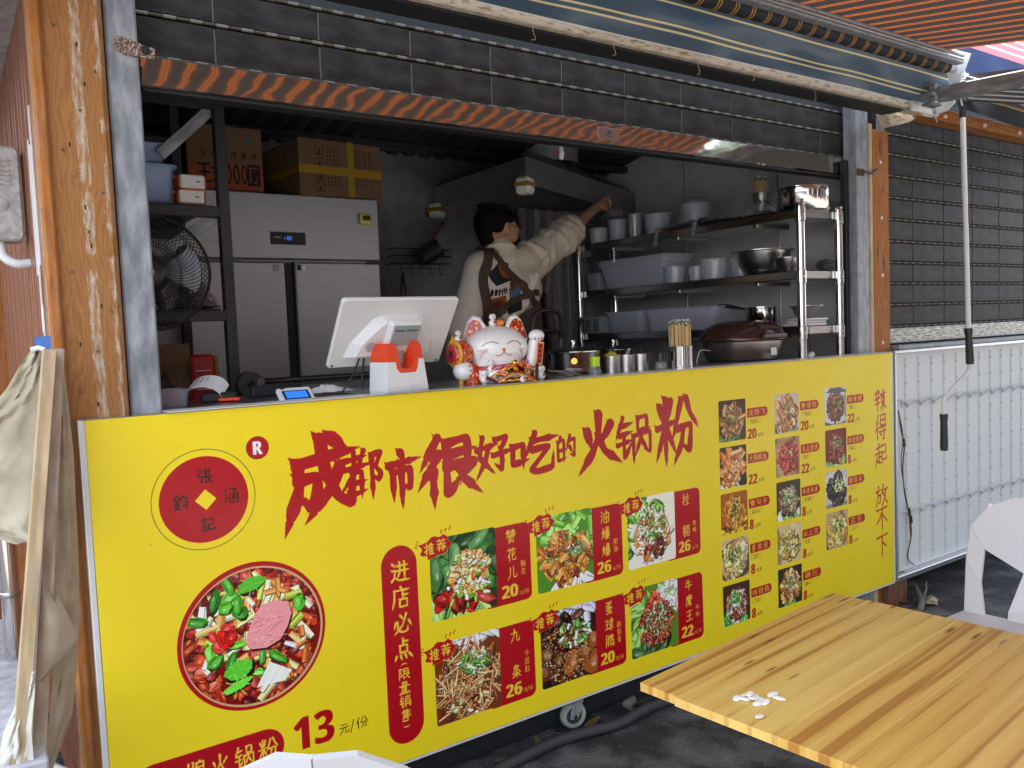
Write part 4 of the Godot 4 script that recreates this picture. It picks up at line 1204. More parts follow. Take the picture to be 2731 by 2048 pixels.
	part(mb, "round_plate", lathe([[0, 0.002], [0.016, 0.002], [0.018, 0]], 24), M.box_plastic, Vector3(0.045, 0.11, 0.0452), Vector3(PI / 2, 0, 0))
	part(mb, "conduit", tube(smooth_path([Vector3(0.035, 0.012, 0.01), Vector3(0.04, -0.03, 0.02), Vector3(0.07, -0.052, 0.03), Vector3(0.104, -0.05, 0.03)]), 0.013, 12), M.white_plastic)
	for k in 2:
		part(mb, "bracket_pin", tube([Vector3(0.08, 0.235 - 0.2 * k, 0.03), Vector3(0.115, 0.235 - 0.2 * k, 0.03)], 0.003, 6), M.iron)


# a row of hinge knuckles, bare and dirty in turn
func knuckle_row(t: Node, x0: float, x1: float, y: float, z: float, pitch: float, r: float):
	for kind in 2:
		var g := Geo.new()
		var n := int((x1 - x0) / pitch)
		for i in n:
			if i % 2 != kind:
				continue
			var x := x0 + pitch * i
			var rr := r * (1.0 if kind == 0 else 0.86)
			lathe_into(g, [[0, 0], [rr, 0.0006], [rr, pitch * 0.96], [0, pitch * 0.97]], 8, TAU, Transform3D(Basis(Vector3(0, 1, 0), Vector3(1, 0, 0), Vector3(0, 0, 1)), Vector3(x, y, z)))
		part(t, "hinge_knuckles", g.mesh(), M.knuckle_bare if kind == 0 else M.knuckle_dirty).set_meta("kind", "stuff")


func shutter_row(t: Node, x0: float, x1: float, first: float, y0: float, y1: float, z: float, tilt: float):
	var x := first
	var a := x0
	var cuts := []
	while x < x1:
		cuts.append(x)
		x += 0.3
	cuts.append(x1)
	for b in cuts:
		var o := block(t, "pane", M.smoked_pane, Vector3((a + b) / 2.0, (y0 + y1) / 2.0, z), Vector3(b - a - 0.006, y1 - y0, 0.006), 0.0015, Vector3(tilt, rng.randf_range(-0.004, 0.004), 0))
		block(t, "pane_joint", M.pane_joint, Vector3(b, (y0 + y1) / 2.0, z - 0.0015), Vector3(0.005, y1 - y0 - 0.004, 0.004), 0.0005, Vector3(tilt, 0, 0))
		a = b


func build_shutter():
	var t := thing("roller_shutter", "half raised roller shutter of smoked panes with a polished steel bottom rail", "shutter", Vector3.ZERO)
	var x0 := 0.200
	var x1 := 3.395
	var rail := block(t, "bottom_rail", M.rail_steel, Vector3((x0 + x1) / 2.0, 2.110, -0.150), Vector3(x1 - x0, 0.080, 0.034), 0.004)
	block(t, "rail_lip", M.soft_black, Vector3((x0 + x1) / 2.0, 2.064, -0.162), Vector3(x1 - x0 - 0.01, 0.010, 0.05), 0.002)
	var lock := block(t, "lock_plate", M.brushed, Vector3(1.795, 2.110, -0.1315), Vector3(0.105, 0.042, 0.003), 0.001)
	part(lock, "cylinder", lathe([[0, 0.004], [0.010, 0.004], [0.013, 0.001], [0.013, 0]], 20), M.iron, Vector3(0, 0, 0.0015), Vector3(PI / 2, 0, 0))
	shutter_row(t, x0, x1, 0.4, 2.158, 2.254, -0.152, 0.02)
	shutter_row(t, x0, x1, 0.4, 2.270, 2.351, -0.152, 0.05)
	knuckle_row(t, x0, x1, 2.1535, -0.146, 0.036, 0.0035)
	knuckle_row(t, x0, x1, 2.262, -0.147, 0.034, 0.0050)
	knuckle_row(t, x0, x1, 2.360, -0.147, 0.034, 0.0050)


func build_awning():
	var b := thing("steel_beam", "rust streaked cream steel beam over the raised shutter", "beam", Vector3.ZERO)
	slab(b, "box_section", M.worn_white, Vector3(-0.3, 2.341, 0.02), Vector3(3.575, 2.392, 0.10), 0.004)
	slab(b, "gap_shade_plate", M.soft_black, Vector3(-0.3, 2.332, -0.02), Vector3(3.4, 2.3405, 0.075), 0.002)  # coloured black as the shade of the gap between beam and shutter
	part(b, "gusset", prism(PackedVector2Array([Vector2(0, 0), Vector2(0.05, -0.055), Vector2(0.20, -0.02), Vector2(0.34, 0.045), Vector2(0.0, 0.05)]), 0.05), M.worn_white, Vector3(3.375, 2.337, -0.02))
	for a in [[1.29, 0.05], [1.62, 0.045], [2.02, 0.05], [2.70, 0.055], [2.32, 0.03]]:
		part(b, "loose_thread", tube(smooth_path([Vector3(a[0], 2.345, 0.102), Vector3(a[0] - 0.004, 2.345 - a[1] * 0.5, 0.106), Vector3(a[0] + 0.006, 2.345 - a[1], 0.104), Vector3(a[0] - 0.012, 2.338 - a[1], 0.108)]), 0.0011, 5), M.pale_wood)
	part(b, "cable_tie", tube(smooth_path([Vector3(3.545, 2.372, 0.104), Vector3(3.56, 2.35, 0.112), Vector3(3.60, 2.325, 0.11), Vector3(3.63, 2.300, 0.105)]), 0.0018, 5), M.white_plastic)

	# cloth drawn from the beam up to the roller, with yellow lines
	var f := thing("awning_flap", "taut blue cloth flap with pale yellow lines between beam and awning roller", "awning", Vector3.ZERO)
	var at := func(u: float, v: float, off: float) -> Vector3:
		var x := lerpf(0.15, 3.545, u)
		var y := lerpf(2.498, 2.366, v)
		var z := lerpf(0.196, 0.1035, v)
		var sag := sin(v * PI)
		var n := Vector3(0, -0.57, 0.82)
		var wave := 0.022 * sin(x * 2.1 + 0.6) + 0.018 * sin(x * 5.3 + v * 2.0) + 0.007 * sin(x * 13.0 - v * 3.0) + 0.010 * smoothstep(3.25, 3.5, x) * sin(v * 5.0 + x * 9.0)
		var lower := 0.010 * sin(x * 2.7) * smoothstep(0.6, 1.0, v)
		return Vector3(x, y - 0.006 * absf(lower) * 60.0 * 0.05 + lower * 0.3, z) + n * (off + sag * (0.006 + wave) + 0.002)
	var grid := func(v0: float, v1: float, n: int, off: float) -> Array:
		var rows := []
		for i in n + 1:
			var row := []
			for j in 91:
				row.append(at.call(j / 90.0, lerpf(v0, v1, float(i) / n), off))
			rows.append(row)
		return rows
	part(f, "cloth", sheet(grid.call(0.0, 1.0, 14, 0.0)), M.flap_blue)
	for v in [0.035, 0.165, 0.585, 0.70]:
		part(f, "yellow_line", sheet(grid.call(v, v + 0.042, 2, 0.0012)), M.flap_line)
	part(f, "white_hem", sheet(grid.call(0.975, 1.0, 2, 0.0012)), M.paper)

	var t := thing("retractable_awning", "dark retractable awning whose thin orange stripes glow against the light", "awning", Vector3.ZERO)
	var xx := Basis(Vector3(0, 1, 0), Vector3(1, 0, 0), Vector3(0, 0, 1))
	var roll := part(t, "roller", lathe([[0, 0], [0.030, 0], [0.030, 3.40], [0.0, 3.40]], 20), M.roll_dark)
	roll.transform = Transform3D(xx, Vector3(0.13, 2.512, 0.20))
	part(t, "roller_end", lathe([[0, 0], [0.020, 0], [0.020, 0.06], [0, 0.06]], 16), M.aluminium).transform = Transform3D(xx, Vector3(3.53, 2.512, 0.20))
	var ring := lathe([[0.0302, 0], [0.0308, 0.0], [0.0308, 0.006], [0.0302, 0.006]], 20)
	for i in 39:
		for k in 2:
			part(t, "roll_stripe", ring, M.roll_line).transform = Transform3D(xx, Vector3(3.475 + 0.014 * k - 0.0872 * i, 2.512, 0.20))
	for i in 3:
		block(t, "torsion_bar", M.aluminium if i == 1 else M.galvanised, Vector3(1.82, 2.515 + 0.0135 * i, 0.252 + 0.003 * i), Vector3(3.46, 0.0125, 0.042 - 0.003 * i), 0.004)
	# canopy: bands of dark cloth with two thin orange lines between each
	var slope := 0.16
	var zz := [0.200, 0.6, 1.0, 1.4, 1.8, 2.2, 2.5]
	var strip := func(xa: float, xb: float, lift: float) -> Mesh:
		var rows := []
		for z in zz:
			var sag: float = 0.012 * sin((z - 0.2) / 2.3 * PI)
			rows.append([Vector3(xa, 2.572 - slope * (z - 0.2) - sag + lift, z), Vector3(xb, 2.572 - slope * (z - 0.2) - sag + lift, z)])
		return sheet(rows)
	var dark: Mesh = strip.call(0.0, 0.0665, 0.0)
	var thin: Mesh = strip.call(0.0, 0.0042, 0.0)
	var mid: Mesh = strip.call(0.0, 0.0124, 0.0)
	for i in 39:
		var x := 3.459 - 0.0872 * i
		part(t, "dark_band", dark, M.canopy_dark, Vector3(x - 0.0664, 0, 0))
		part(t, "orange_stripe", thin, M.canopy_orange, Vector3(x, 0, 0))
		part(t, "dark_line", mid, M.canopy_dark, Vector3(x + 0.0042, 0, 0))
		part(t, "orange_stripe", thin, M.canopy_orange, Vector3(x + 0.0166, 0, 0))
	slab(t, "front_bar", M.white_metal, Vector3(0.05, 2.165, 2.49), Vector3(3.5, 2.225, 2.54), 0.006)
	# end bracket and folding arm
	part(t, "end_plate", prism(PackedVector2Array([Vector2(0.06, 2.335), Vector2(0.09, 2.322), Vector2(0.17, 2.335), Vector2(0.20, 2.36), Vector2(0.24, 2.48), Vector2(0.275, 2.56), Vector2(0.20, 2.60), Vector2(0.12, 2.56), Vector2(0.105, 2.42), Vector2(0.06, 2.36)]), 0.012), M.white_metal, Vector3(3.60, 0, 0), Vector3(0, -PI / 2, 0)).scale = Vector3(1, 1, 1)
	slab(t, "mounting_plate", M.white_metal, Vector3(3.40, 2.325, 0.102), Vector3(3.63, 2.42, 0.115), 0.004)
	slab(t, "upper_plate", M.white_metal, Vector3(3.555, 2.50, 0.17), Vector3(3.70, 2.575, 0.20), 0.004)
	part(t, "bolt", lathe([[0, 0.008], [0.007, 0.008], [0.011, 0.002], [0.017, 0.002], [0.017, 0]], 6), M.steel, Vector3(3.585, 2.345, 0.115), Vector3(PI / 2, 0, 0))
	part(t, "wire_brace", tube([Vector3(3.61, 2.60, 0.20), Vector3(3.74, 2.52, 0.18), Vector3(3.72, 2.49, 0.19), Vector3(3.66, 2.475, 0.20)], 0.004, 6), M.white_metal)
	for k in 2:
		part(t, "knuckle_bolt", lathe([[0, 0], [0.013, 0], [0.013, 0.024], [0, 0.026]], 14), M.grey_steel, Vector3(3.40, 2.352 + 0.052 * k, 0.20), Vector3(PI / 2, 0, 0))
	block(t, "clevis", M.grey_steel, Vector3(3.435, 2.377, 0.18), Vector3(0.075, 0.022, 0.06), 0.006)
	block(t, "clevis", M.grey_steel, Vector3(3.435, 2.335, 0.185), Vector3(0.085, 0.012, 0.05), 0.004)
	block(t, "clevis", M.grey_steel, Vector3(3.435, 2.417, 0.185), Vector3(0.085, 0.012, 0.05), 0.004)
	bar(t, "folding_arm", M.grey_steel, Vector3(3.46, 2.378, 0.20), Vector3(3.50, 2.30, 1.55), 0.068, 0.030, Vector3(1, 0, 0), 0.007)

	var c := thing("crank_handle", "white awning crank with black grips hanging beside the shut shutter", "crank", Vector3.ZERO)
	part(c, "hook", tube(smooth_path([Vector3(3.675, 2.355, 0.20), Vector3(3.668, 2.385, 0.198), Vector3(3.672, 2.412, 0.195), Vector3(3.69, 2.42, 0.195)]), 0.006, 8), M.steel)
	part(c, "gear_eye", lathe([[0.0, 0.03], [0.018, 0.03], [0.02, 0.0], [0.0, 0.0]], 12), M.black_plastic, Vector3(3.675, 2.41, 0.196))
	part(c, "collar", tube([Vector3(3.675, 2.355, 0.20), Vector3(3.677, 2.305, 0.20)], 0.0145, 12), M.black_plastic)
	part(c, "rod", tube([Vector3(3.677, 2.305, 0.20), Vector3(3.717, 1.325, 0.20)], 0.0115, 12), M.white_metal)
	part(c, "rust_patch", tube([Vector3(3.702, 1.905, 0.20), Vector3(3.705, 1.82, 0.20)], [0.0128, 0.0122], 12), M.rust)
	part(c, "upper_grip", tube([Vector3(3.7175, 1.333, 0.20), Vector3(3.7185, 1.31, 0.20), Vector3(3.720, 1.30, 0.20), Vector3(3.729, 1.18, 0.20), Vector3(3.730, 1.163, 0.20)], [0.019, 0.019, 0.016, 0.019, 0.017], 10), M.black_plastic)
	part(c, "bent_rod", tube(smooth_path([Vector3(3.728, 1.175, 0.20), Vector3(3.716, 1.13, 0.20), Vector3(3.60, 1.075, 0.20), Vector3(3.50, 1.02, 0.20), Vector3(3.486, 0.985, 0.20), Vector3(3.488, 0.93, 0.20)], 4), 0.009, 10), M.white_metal)
	part(c, "lower_grip", tube([Vector3(3.489, 0.947, 0.20), Vector3(3.490, 0.925, 0.20), Vector3(3.490, 0.915, 0.20), Vector3(3.490, 0.80, 0.20), Vector3(3.490, 0.778, 0.20)], [0.018, 0.018, 0.0155, 0.018, 0.016], 10), M.black_plastic)


func build_neighbour():
	var t := thing("roller_shutter", "fully closed dark roller shutter behind the awning crank", "shutter", Vector3.ZERO)
	var ys := [1.352, 1.460, 1.566, 1.669, 1.773, 1.880, 1.986, 2.091, 2.194, 2.293, 2.379, 2.47]
	for i in ys.size() - 1:
		shutter_row(t, 3.52, 5.6, 3.81, ys[i] + 0.009, ys[i + 1] - 0.009, -0.122, 0.02)
		knuckle_row(t, 3.52, 5.6, ys[i], -0.117, 0.034, 0.0038)
	slab(t, "bottom_rail", M.scratched_rail, Vector3(3.535, 1.268, -0.14), Vector3(5.6, 1.345, -0.10), 0.004)
	slab(t, "backing", M.soft_black, Vector3(3.5, 1.15, -0.17), Vector3(5.62, 2.62, -0.135), 0.003)
	slab(t, "sill", M.galvanised, Vector3(3.53, 1.240, -0.14), Vector3(5.6, 1.262, -0.03), 0.003)
	slab(t, "guide", M.galvanised, Vector3(3.506, 1.24, -0.128), Vector3(3.522, 2.36, -0.09), 0.002)
	var nk := thing("food_kiosk", "dark body of the neighbouring closed kiosk", "kiosk", Vector3.ZERO)
	slab(nk, "body", M.dark_steel, Vector3(3.53, 0.005, -1.9), Vector3(5.65, 2.62, -0.18), 0.01)
	slab(nk, "roof", M.roof_dark, Vector3(3.535, 2.625, -2.0), Vector3(5.75, 2.68, -0.12), 0.01)
	var beam := thing("timber_beam", "orange timber beam over the closed shutter", "beam", Vector3.ZERO)
	var om := block(beam, "timber", M.orange_wood, Vector3(4.65, 2.372, -0.01), Vector3(0.056, 2.1, 0.09), 0.004, Vector3(0, 0, PI / 2))
	for x in [3.83, 4.22, 4.60, 4.98]:
		block(beam, "cable_clip", M.white_plastic, Vector3(x, 2.362, 0.040), Vector3(0.02, 0.016, 0.012), 0.003)
	block(beam, "end_block", M.orange_wood, Vector3(3.70, 2.385, 0.045), Vector3(0.09, 0.09, 0.02), 0.004)

	var lb := thing("light_box", "open sign box showing rows of unlit light strips beside the yellow board", "light box", Vector3(3.44, 0, 0))
	slab(lb, "back_panel", M.led_back, Vector3(0.01, 0.15, -0.06), Vector3(2.1, 1.225, -0.04), 0.002)
	for a in [[Vector3(0.0, 1.2255, -0.07), Vector3(2.1, 1.24, 0.0)], [Vector3(0.0, 0.125, -0.07), Vector3(2.1, 0.1495, 0.0)], [Vector3(-0.0, 0.15, -0.07), Vector3(0.0095, 1.225, 0.0)]]:
		slab(lb, "frame_strip", M.aluminium, a[0], a[1], 0.002)
	var lens := lathe([[0, 0.005], [0.005, 0.0042], [0.008, 0.001], [0.009, 0]], 12)
	for i in 16:
		var s := block(lb, "light_strip", M.led_strip, Vector3(0.150 + 0.1205 * i, 0.685, -0.0385), Vector3(0.017, 1.03, 0.002), 0.0005)
		for k in 12:
			part(s, "lens", lens, M.led_lens, Vector3(0.001 * ((k * 3) % 3), -0.475 + 0.0865 * k, 0.001), Vector3(PI / 2, 0, 0))
			block(s, "contact", M.led_contact, Vector3(-0.004, -0.445 + 0.0865 * k, 0.0013), Vector3(0.003, 0.012, 0.0006), 0.0)
	for y in [0.965, 0.430]:
		for k in 2:
			var p := []
			for i in 16 * 10:
				var x := 0.075 + 0.01205 * i
				var ph := fposmod((x - 0.150) / 0.1205, 1.0)
				p.append(Vector3(x, y + 0.032 * pow(absf(sin(ph * PI)), 0.7) - 0.012 + 0.004 * k, -0.030 + 0.012 * absf(sin(ph * PI)) + 0.003 * k))
			part(lb, "looped_wire", tube(p, 0.0028, 5), M.wire_clear)
	part(lb, "lead", tube(smooth_path([Vector3(0.07, 0.95, -0.03), Vector3(0.075, 0.85, -0.02), Vector3(0.10, 0.78, -0.02), Vector3(0.085, 0.66, -0.02), Vector3(0.10, 0.54, -0.02), Vector3(0.14, 0.42, -0.02), Vector3(0.155, 0.33, -0.02), Vector3(0.12, 0.22, -0.02), Vector3(0.20, 0.165, -0.03)]), 0.003, 6), M.black_plastic)
	part(lb, "lead", tube(smooth_path([Vector3(0.068, 0.95, -0.03), Vector3(0.09, 0.82, -0.02), Vector3(0.068, 0.70, -0.018), Vector3(0.09, 0.58, -0.018), Vector3(0.13, 0.44, -0.018), Vector3(0.15, 0.30, -0.02)]), 0.0024, 6), M.brown_wood)
	for p in [Vector3(0.095, 0.79, -0.018), Vector3(0.135, 0.445, -0.018), Vector3(0.15, 0.405, -0.018)]:
		block(lb, "connector", M.black_plastic, p, Vector3(0.014, 0.04, 0.01), 0.002, Vector3(0, 0, 0.2))
	part(lb, "bent_hook", tube(smooth_path([Vector3(0.02, 0.90, -0.03), Vector3(0.03, 0.985, -0.025), Vector3(0.075, 1.0, -0.02), Vector3(0.085, 0.96, -0.02)]), 0.003, 6), M.wire_clear)

	# the next stall's awning, seen past the end of this one
	var n := thing("retractable_awning", "neighbouring awning in faded red with white lines and a blue hem", "awning", Vector3.ZERO)
	var pink := mat("faded_red", lin(0.36, 0.05, 0.075), 0.8)
	pink.backlight_enabled = true
	pink.backlight = lin(0.13, 0.02, 0.028)
	var wl := mat("awning_white", lin(0.75, 0.74, 0.75), 0.8)
	var blue := mat("awning_blue", lin(0.012, 0.035, 0.13), 0.7)
	blue.backlight_enabled = true
	blue.backlight = lin(0.006, 0.015, 0.05)
	for i in 7:
		var y0 := 2.82 + 0.12 * i
		var z0 := -0.10 - 0.12 * i
		part(n, "red_band", sheet([[Vector3(3.9, y0 + 0.095, z0 - 0.095), Vector3(6.5, y0 + 0.095, z0 - 0.095)], [Vector3(3.9, y0, z0), Vector3(6.5, y0, z0)]]), pink)
		part(n, "white_line", sheet([[Vector3(3.9, y0 + 0.12, z0 - 0.12), Vector3(6.5, y0 + 0.12, z0 - 0.12)], [Vector3(3.9, y0 + 0.095, z0 - 0.095), Vector3(6.5, y0 + 0.095, z0 - 0.095)]]), wl)
	var rows := []
	for i in 5:
		var row := []
		for j in 40:
			var x := 3.9 + 2.6 * j / 39.0
			row.append(Vector3(x, 2.82 - 0.033 * i - 0.006 * i * 0.25 * sin(x * 9.0), -0.10 + 0.008 * i * 0.25 * sin(x * 14.0)))
		rows.append(row)
	part(n, "blue_hem", sheet(rows), blue)
	slab(n, "roller_box", M.white_metal, Vector3(3.86, 2.58, -0.16), Vector3(3.99, 2.80, -0.05), 0.006)
	var nc := part(n, "dark_canopy", sheet([[Vector3(3.86, 2.545, 0.12), Vector3(6.6, 2.545, 0.12)], [Vector3(3.86, 2.20, 2.3), Vector3(6.6, 2.20, 2.3)]]), M.canopy_dark)
	var v := thing("awning_flap", "dark cloth flap with two dull yellow lines hanging over the timber beam", "awning", Vector3.ZERO)
	var vr := func(v0: float, v1: float, off: float) -> Array:
		var out := []
		for i in 7:
			var row := []
			for j in 40:
				var x := 3.70 + 1.9 * j / 39.0
				var low := 2.385 - 0.035 * smoothstep(0.15, 0.9, x - 3.7) - 0.012 * sin(x * 5.0)
				var vv := lerpf(v0, v1, i / 6.0)
				row.append(Vector3(x, lerpf(2.56, low, vv), 0.06 + 0.06 * vv + 0.012 * sin(x * 6.0 + vv * 2.0) + off))
			out.append(row)
		return out
	part(v, "cloth", sheet(vr.call(0.0, 1.0, 0.0)), M.roll_dark)
	part(v, "yellow_line", sheet(vr.call(0.30, 0.36, 0.0015)), M.roll_line)
	part(v, "yellow_line", sheet(vr.call(0.48, 0.54, 0.0015)), M.roll_line)
	var r := thing("awning_cassette", "bright ribbed aluminium awning cassette of the next stall", "cassette", Vector3.ZERO)
	for k in 4:
		bar(r, "rib", M.aluminium, Vector3(3.86, 2.44 + 0.020 * k, 0.10 + 0.004 * k), Vector3(5.0, 2.47 + 0.024 * k, 0.36), 0.016, 0.05, Vector3(0, 0, 1), 0.005)
	block(r, "end_cap", M.iron, Vector3(3.845, 2.465, 0.10), Vector3(0.03, 0.10, 0.07), 0.004)


func build_counter():
	var t := thing("counter", "steel serving counter with a pale rim behind the yellow board", "counter", Vector3.ZERO)
	slab(t, "worktop", M.brushed, Vector3(0.19, 1.205, -0.46), Vector3(3.235, 1.2330, -0.062), 0.003)
	slab(t, "rim", M.white_plastic, Vector3(0.185, 1.2343, -0.085), Vector3(3.40, 1.2365, 0.002), 0.0008)
	slab(t, "carcass", M.galvanised, Vector3(0.20, 0.125, -0.44), Vector3(2.80, 1.20, -0.10), 0.004)
	var g := thing("glass_sheet", "clear sheet lying under the till and the lucky cat", "glass sheet", Vector3.ZERO)
	slab(g, "pane", M.sheet_glass, Vector3(0.74, 1.2367, -0.28), Vector3(1.50, 1.2390, 0.014), 0.0008)


# ---------------------------------------------------------------- inside the kiosk
func pail(r0: float, r1: float, h: float, wall := 0.002, lip := 0.004) -> Mesh:
	return lathe([[0, 0], [r0, 0], [r1, h], [r1 + lip, h], [r1 + lip, h + 0.004], [r1 - wall, h + 0.004], [r0 - wall, wall], [0, wall]], 28)


# an open rectangular tub with slanting walls and a rolled rim
func tub_mesh(w: float, d: float, h: float, taper := 0.9) -> Mesh:
	var rows := []
	for a in [[taper * 0.5, 0.0, 0.0], [taper, 0.0, 0.0], [1.0, h * 0.94, 0.0], [1.0, h * 0.94, 0.010], [1.0, h, 0.010], [1.0, h, -0.002], [taper, 0.004, -0.004], [taper * 0.5, 0.004, 0.0]]:
		var row := []
		for p in rounded(w * a[0] + 2.0 * a[2], d * a[0] + 2.0 * a[2], minf(w, d) * 0.14 * a[0], 4):
			row.append(Vector3(p.x, a[1], p.y))
		rows.append(row)
	return sheet(rows, true)


func crumple(w: float, d: float, h: float, sd: int, n := 12) -> Mesh:
	var f := FastNoiseLite.new()
	f.seed = sd
	f.frequency = 1.0
	var rows := []
	for i in n + 1:
		var row := []
		for j in n + 1:
			var u := 2.0 * j / n - 1.0
			var v := 2.0 * i / n - 1.0
			var r := minf(1.0, sqrt(u * u + v * v))
			var k := f.get_noise_2d(u * 4.0, v * 4.0)
			row.append(Vector3(u * w / 2.0 * (1.0 + 0.15 * k), maxf(0.002, h * (1.0 - pow(r, 1.6)) * (0.85 + 0.7 * k) + 0.006 + 0.012 * absf(f.get_noise_2d(u * 9.0, v * 9.0))), v * d / 2.0 * (1.0 - 0.15 * k)))
		rows.append(row)
	return sheet(rows)


# lettering on a carton or a screen, as an image on its face
func text_plate(parent: Node, called: String, w: float, h: float, back: Color, draw: Callable, at: Vector3, turn := Vector3.ZERO, px := 700.0, rough := 0.8) -> MeshInstance3D:
	var im := Image.create(int(w * px), int(h * px), false, Image.FORMAT_RGBA8)
	im.fill(back)
	draw.call(im, px)
	var m := StandardMaterial3D.new()
	m.resource_name = "printed"
	m.albedo_texture = ImageTexture.create_from_image(im)
	m.roughness = rough
	m.texture_repeat = false
	var g := Geo.new()
	g.face([Vector3(-w / 2, h / 2, 0), Vector3(w / 2, h / 2, 0), Vector3(w / 2, -h / 2, 0), Vector3(-w / 2, -h / 2, 0)], Vector3(0, 0, 1), [Vector2(0, 0), Vector2(1, 0), Vector2(1, 1), Vector2(0, 1)])
	return part(parent, called, g.mesh(), m, at, turn)


func build_interior():
	# rack of dark angle steel on the left
	var t := thing("storage_rack", "dark angle steel storage rack standing behind the grey column", "rack", Vector3(0.035, 0.12, -0.56))
	for p in [[0.478, 0.0], [0.0, 0.0], [0.478, -0.58], [0.0, -0.58]]:
		block(t, "upright", M.dark_steel, Vector3(p[0], 1.24, p[1]), Vector3(0.034, 2.48, 0.034), 0.002)
	for y in [2.045, 1.702, 1.372, 0.95]:
		for z in [0.002, -0.58]:
			block(t, "cross_bar", M.dark_steel, Vector3(0.24, y, z), Vector3(0.445, 0.035, 0.026), 0.002)
		if y < 2.0:
			block(t, "shelf_board", M.dark_steel, Vector3(0.235, y + 0.021, -0.29), Vector3(0.44, 0.006, 0.55), 0.001)
	for a in [[Vector3(0.46, 2.03, 0.0), Vector3(0.30, 1.875, -0.0)], [Vector3(0.46, 1.69, 0.0), Vector3(0.30, 1.585, -0.0)], [Vector3(0.46, 2.03, -0.58), Vector3(0.24, 1.875, -0.58)]]:
		bar(t, "brace", M.grey_steel, a[0] + Vector3(0, 0, -0.02), a[1] + Vector3(0, 0, -0.02), 0.035, 0.006)
	var base := 1.8475
	var tub := thing("storage_tub", "pale blue storage tub, lower one of the pair on the dark rack", "tub", Vector3(0.255, base, -0.72), Vector3.ZERO, "blue tubs")
	part(tub, "bucket", tub_mesh(0.25, 0.26, 0.122, 0.93), M.blue_tub)
	part(tub, "bagged_food", crumple(0.17, 0.17, 0.07, 3), M.film, Vector3(0, 0.006, 0))
	var tub2 := thing("storage_tub", "pale blue storage tub stacked on another tub on the dark rack", "tub", Vector3(0.235, base + 0.123, -0.72), Vector3.ZERO, "blue tubs")
	part(tub2, "bucket", tub_mesh(0.255, 0.26, 0.062, 0.9), M.blue_tub)
	var pk := thing("tissue_pack", "white tissue pack with orange edges lying lowest on the rack", "tissues", Vector3(0.425, base, -0.62), Vector3.ZERO, "tissue packs")
	for y in [0.0]:
		block(pk, "wrapper", M.tissue_orange, Vector3(0, 0.0235, 0), Vector3(0.088, 0.047, 0.075), 0.008)
		block(pk, "paper_face", M.paper, Vector3(-0.001, 0.0245, 0.0345), Vector3(0.078, 0.042, 0.010), 0.004)
		block(pk, "tear_slot", M.iron, Vector3(0.014, 0.024, 0.0398), Vector3(0.013, 0.004, 0.001), 0.0)
	copy_of(pk, "tissue_pack", "white tissue pack with orange edges lying on top of another", Vector3(0.428, base + 0.048, -0.62), Vector3(0, 0.06, 0), "tissue packs")
	var slat := thing("wood_offcut", "short pale wood offcut behind the tissue packs", "wood", Vector3(0.40, base, -0.80))
	for k in 3:
		block(slat, "stick", M.pale_wood, Vector3(0.0 - 0.008 * k, 0.085 + 0.018 * k, 0.0), Vector3(0.075, 0.014, 0.05), 0.002)
	block(slat, "stand", M.pale_wood, Vector3(0.0, 0.039, 0), Vector3(0.05, 0.078, 0.03), 0.002)

	# fan
	var fan := thing("wall_fan", "black caged fan with silver blades hung on the dark rack", "fan", Vector3(0.245, 1.613, -0.40), Vector3(0.02, -0.20, 0))
	var R := 0.166
	part(fan, "outer_band", lathe([[R - 0.004, -0.02], [R, -0.022], [R + 0.003, 0.0], [R, 0.022], [R - 0.004, 0.02], [R - 0.006, 0.0], [R - 0.004, -0.02]], 64), M.black_plastic, Vector3.ZERO, Vector3(PI / 2, 0, 0))
	for side in [1.0, -1.0]:
		var g := Geo.new()
		for i in 66:
			var p := []
			for k in 7:
				var s := k / 6.0
				var ang: float = TAU * i / 66.0 + side * 0.5 * s * s
				var r := lerpf(0.040, R - 0.002, s)
				p.append(Vector3(cos(ang) * r, sin(ang) * r, side * (0.055 - 0.037 * pow(s, 2.2))))
			tube_into(g, p, 0.0013, 4)
		for r in [0.085, 0.140]:
			var p := []
			for k in 49:
				var s: float = (r - 0.04) / (R - 0.042)
				p.append(Vector3(cos(TAU * k / 48) * r, sin(TAU * k / 48) * r, side * (0.053 - 0.037 * pow(s, 2.2))))
			tube_into(g, p, 0.0015, 4)
		part(fan, "wire_guard", g.mesh(), M.black_plastic)
	part(fan, "hub", lathe([[0, 0.064], [0.034, 0.062], [0.042, 0.055], [0.042, 0.044]], 32), M.black_plastic, Vector3.ZERO, Vector3(PI / 2, 0, 0))
	block(fan, "emblem", M.grey_plastic, Vector3(0.010, 0.0, 0.0635), Vector3(0.008, 0.012, 0.001), 0.0)
	for i in 3:
		var rows := []
		for k in 7:
			var row := []
			for j in 9:
				var ang: float = TAU * i / 3.0 + 0.06 + lerpf(-0.5, 0.55, j / 8.0) * (0.75 + 0.25 * k / 6.0)
				var r := lerpf(0.03, 0.146 - 0.012 * pow(absf(j / 4.0 - 1.0), 2.0), k / 6.0)
				row.append(Vector3(cos(ang) * r, sin(ang) * r, 0.018 * (1.0 - j / 4.0)))
			rows.append(row)
		part(fan, "blade", sheet(rows), M.galvanised)
	part(fan, "motor", lathe([[0, -0.12], [0.05, -0.11], [0.055, -0.04], [0.03, -0.02]], 20), M.black_plastic, Vector3.ZERO, Vector3(PI / 2, 0, 0))
	part(fan, "bracket", tube([Vector3(0, 0, -0.10), Vector3(0.02, -0.06, -0.13), Vector3(0.03, -0.10, -0.145)], 0.012, 8), M.black_plastic)
	var noodles := thing("noodle_bag", "bag of dry noodles behind the fan on the rack", "noodles", Vector3(0.45, 1.5175, -0.72))
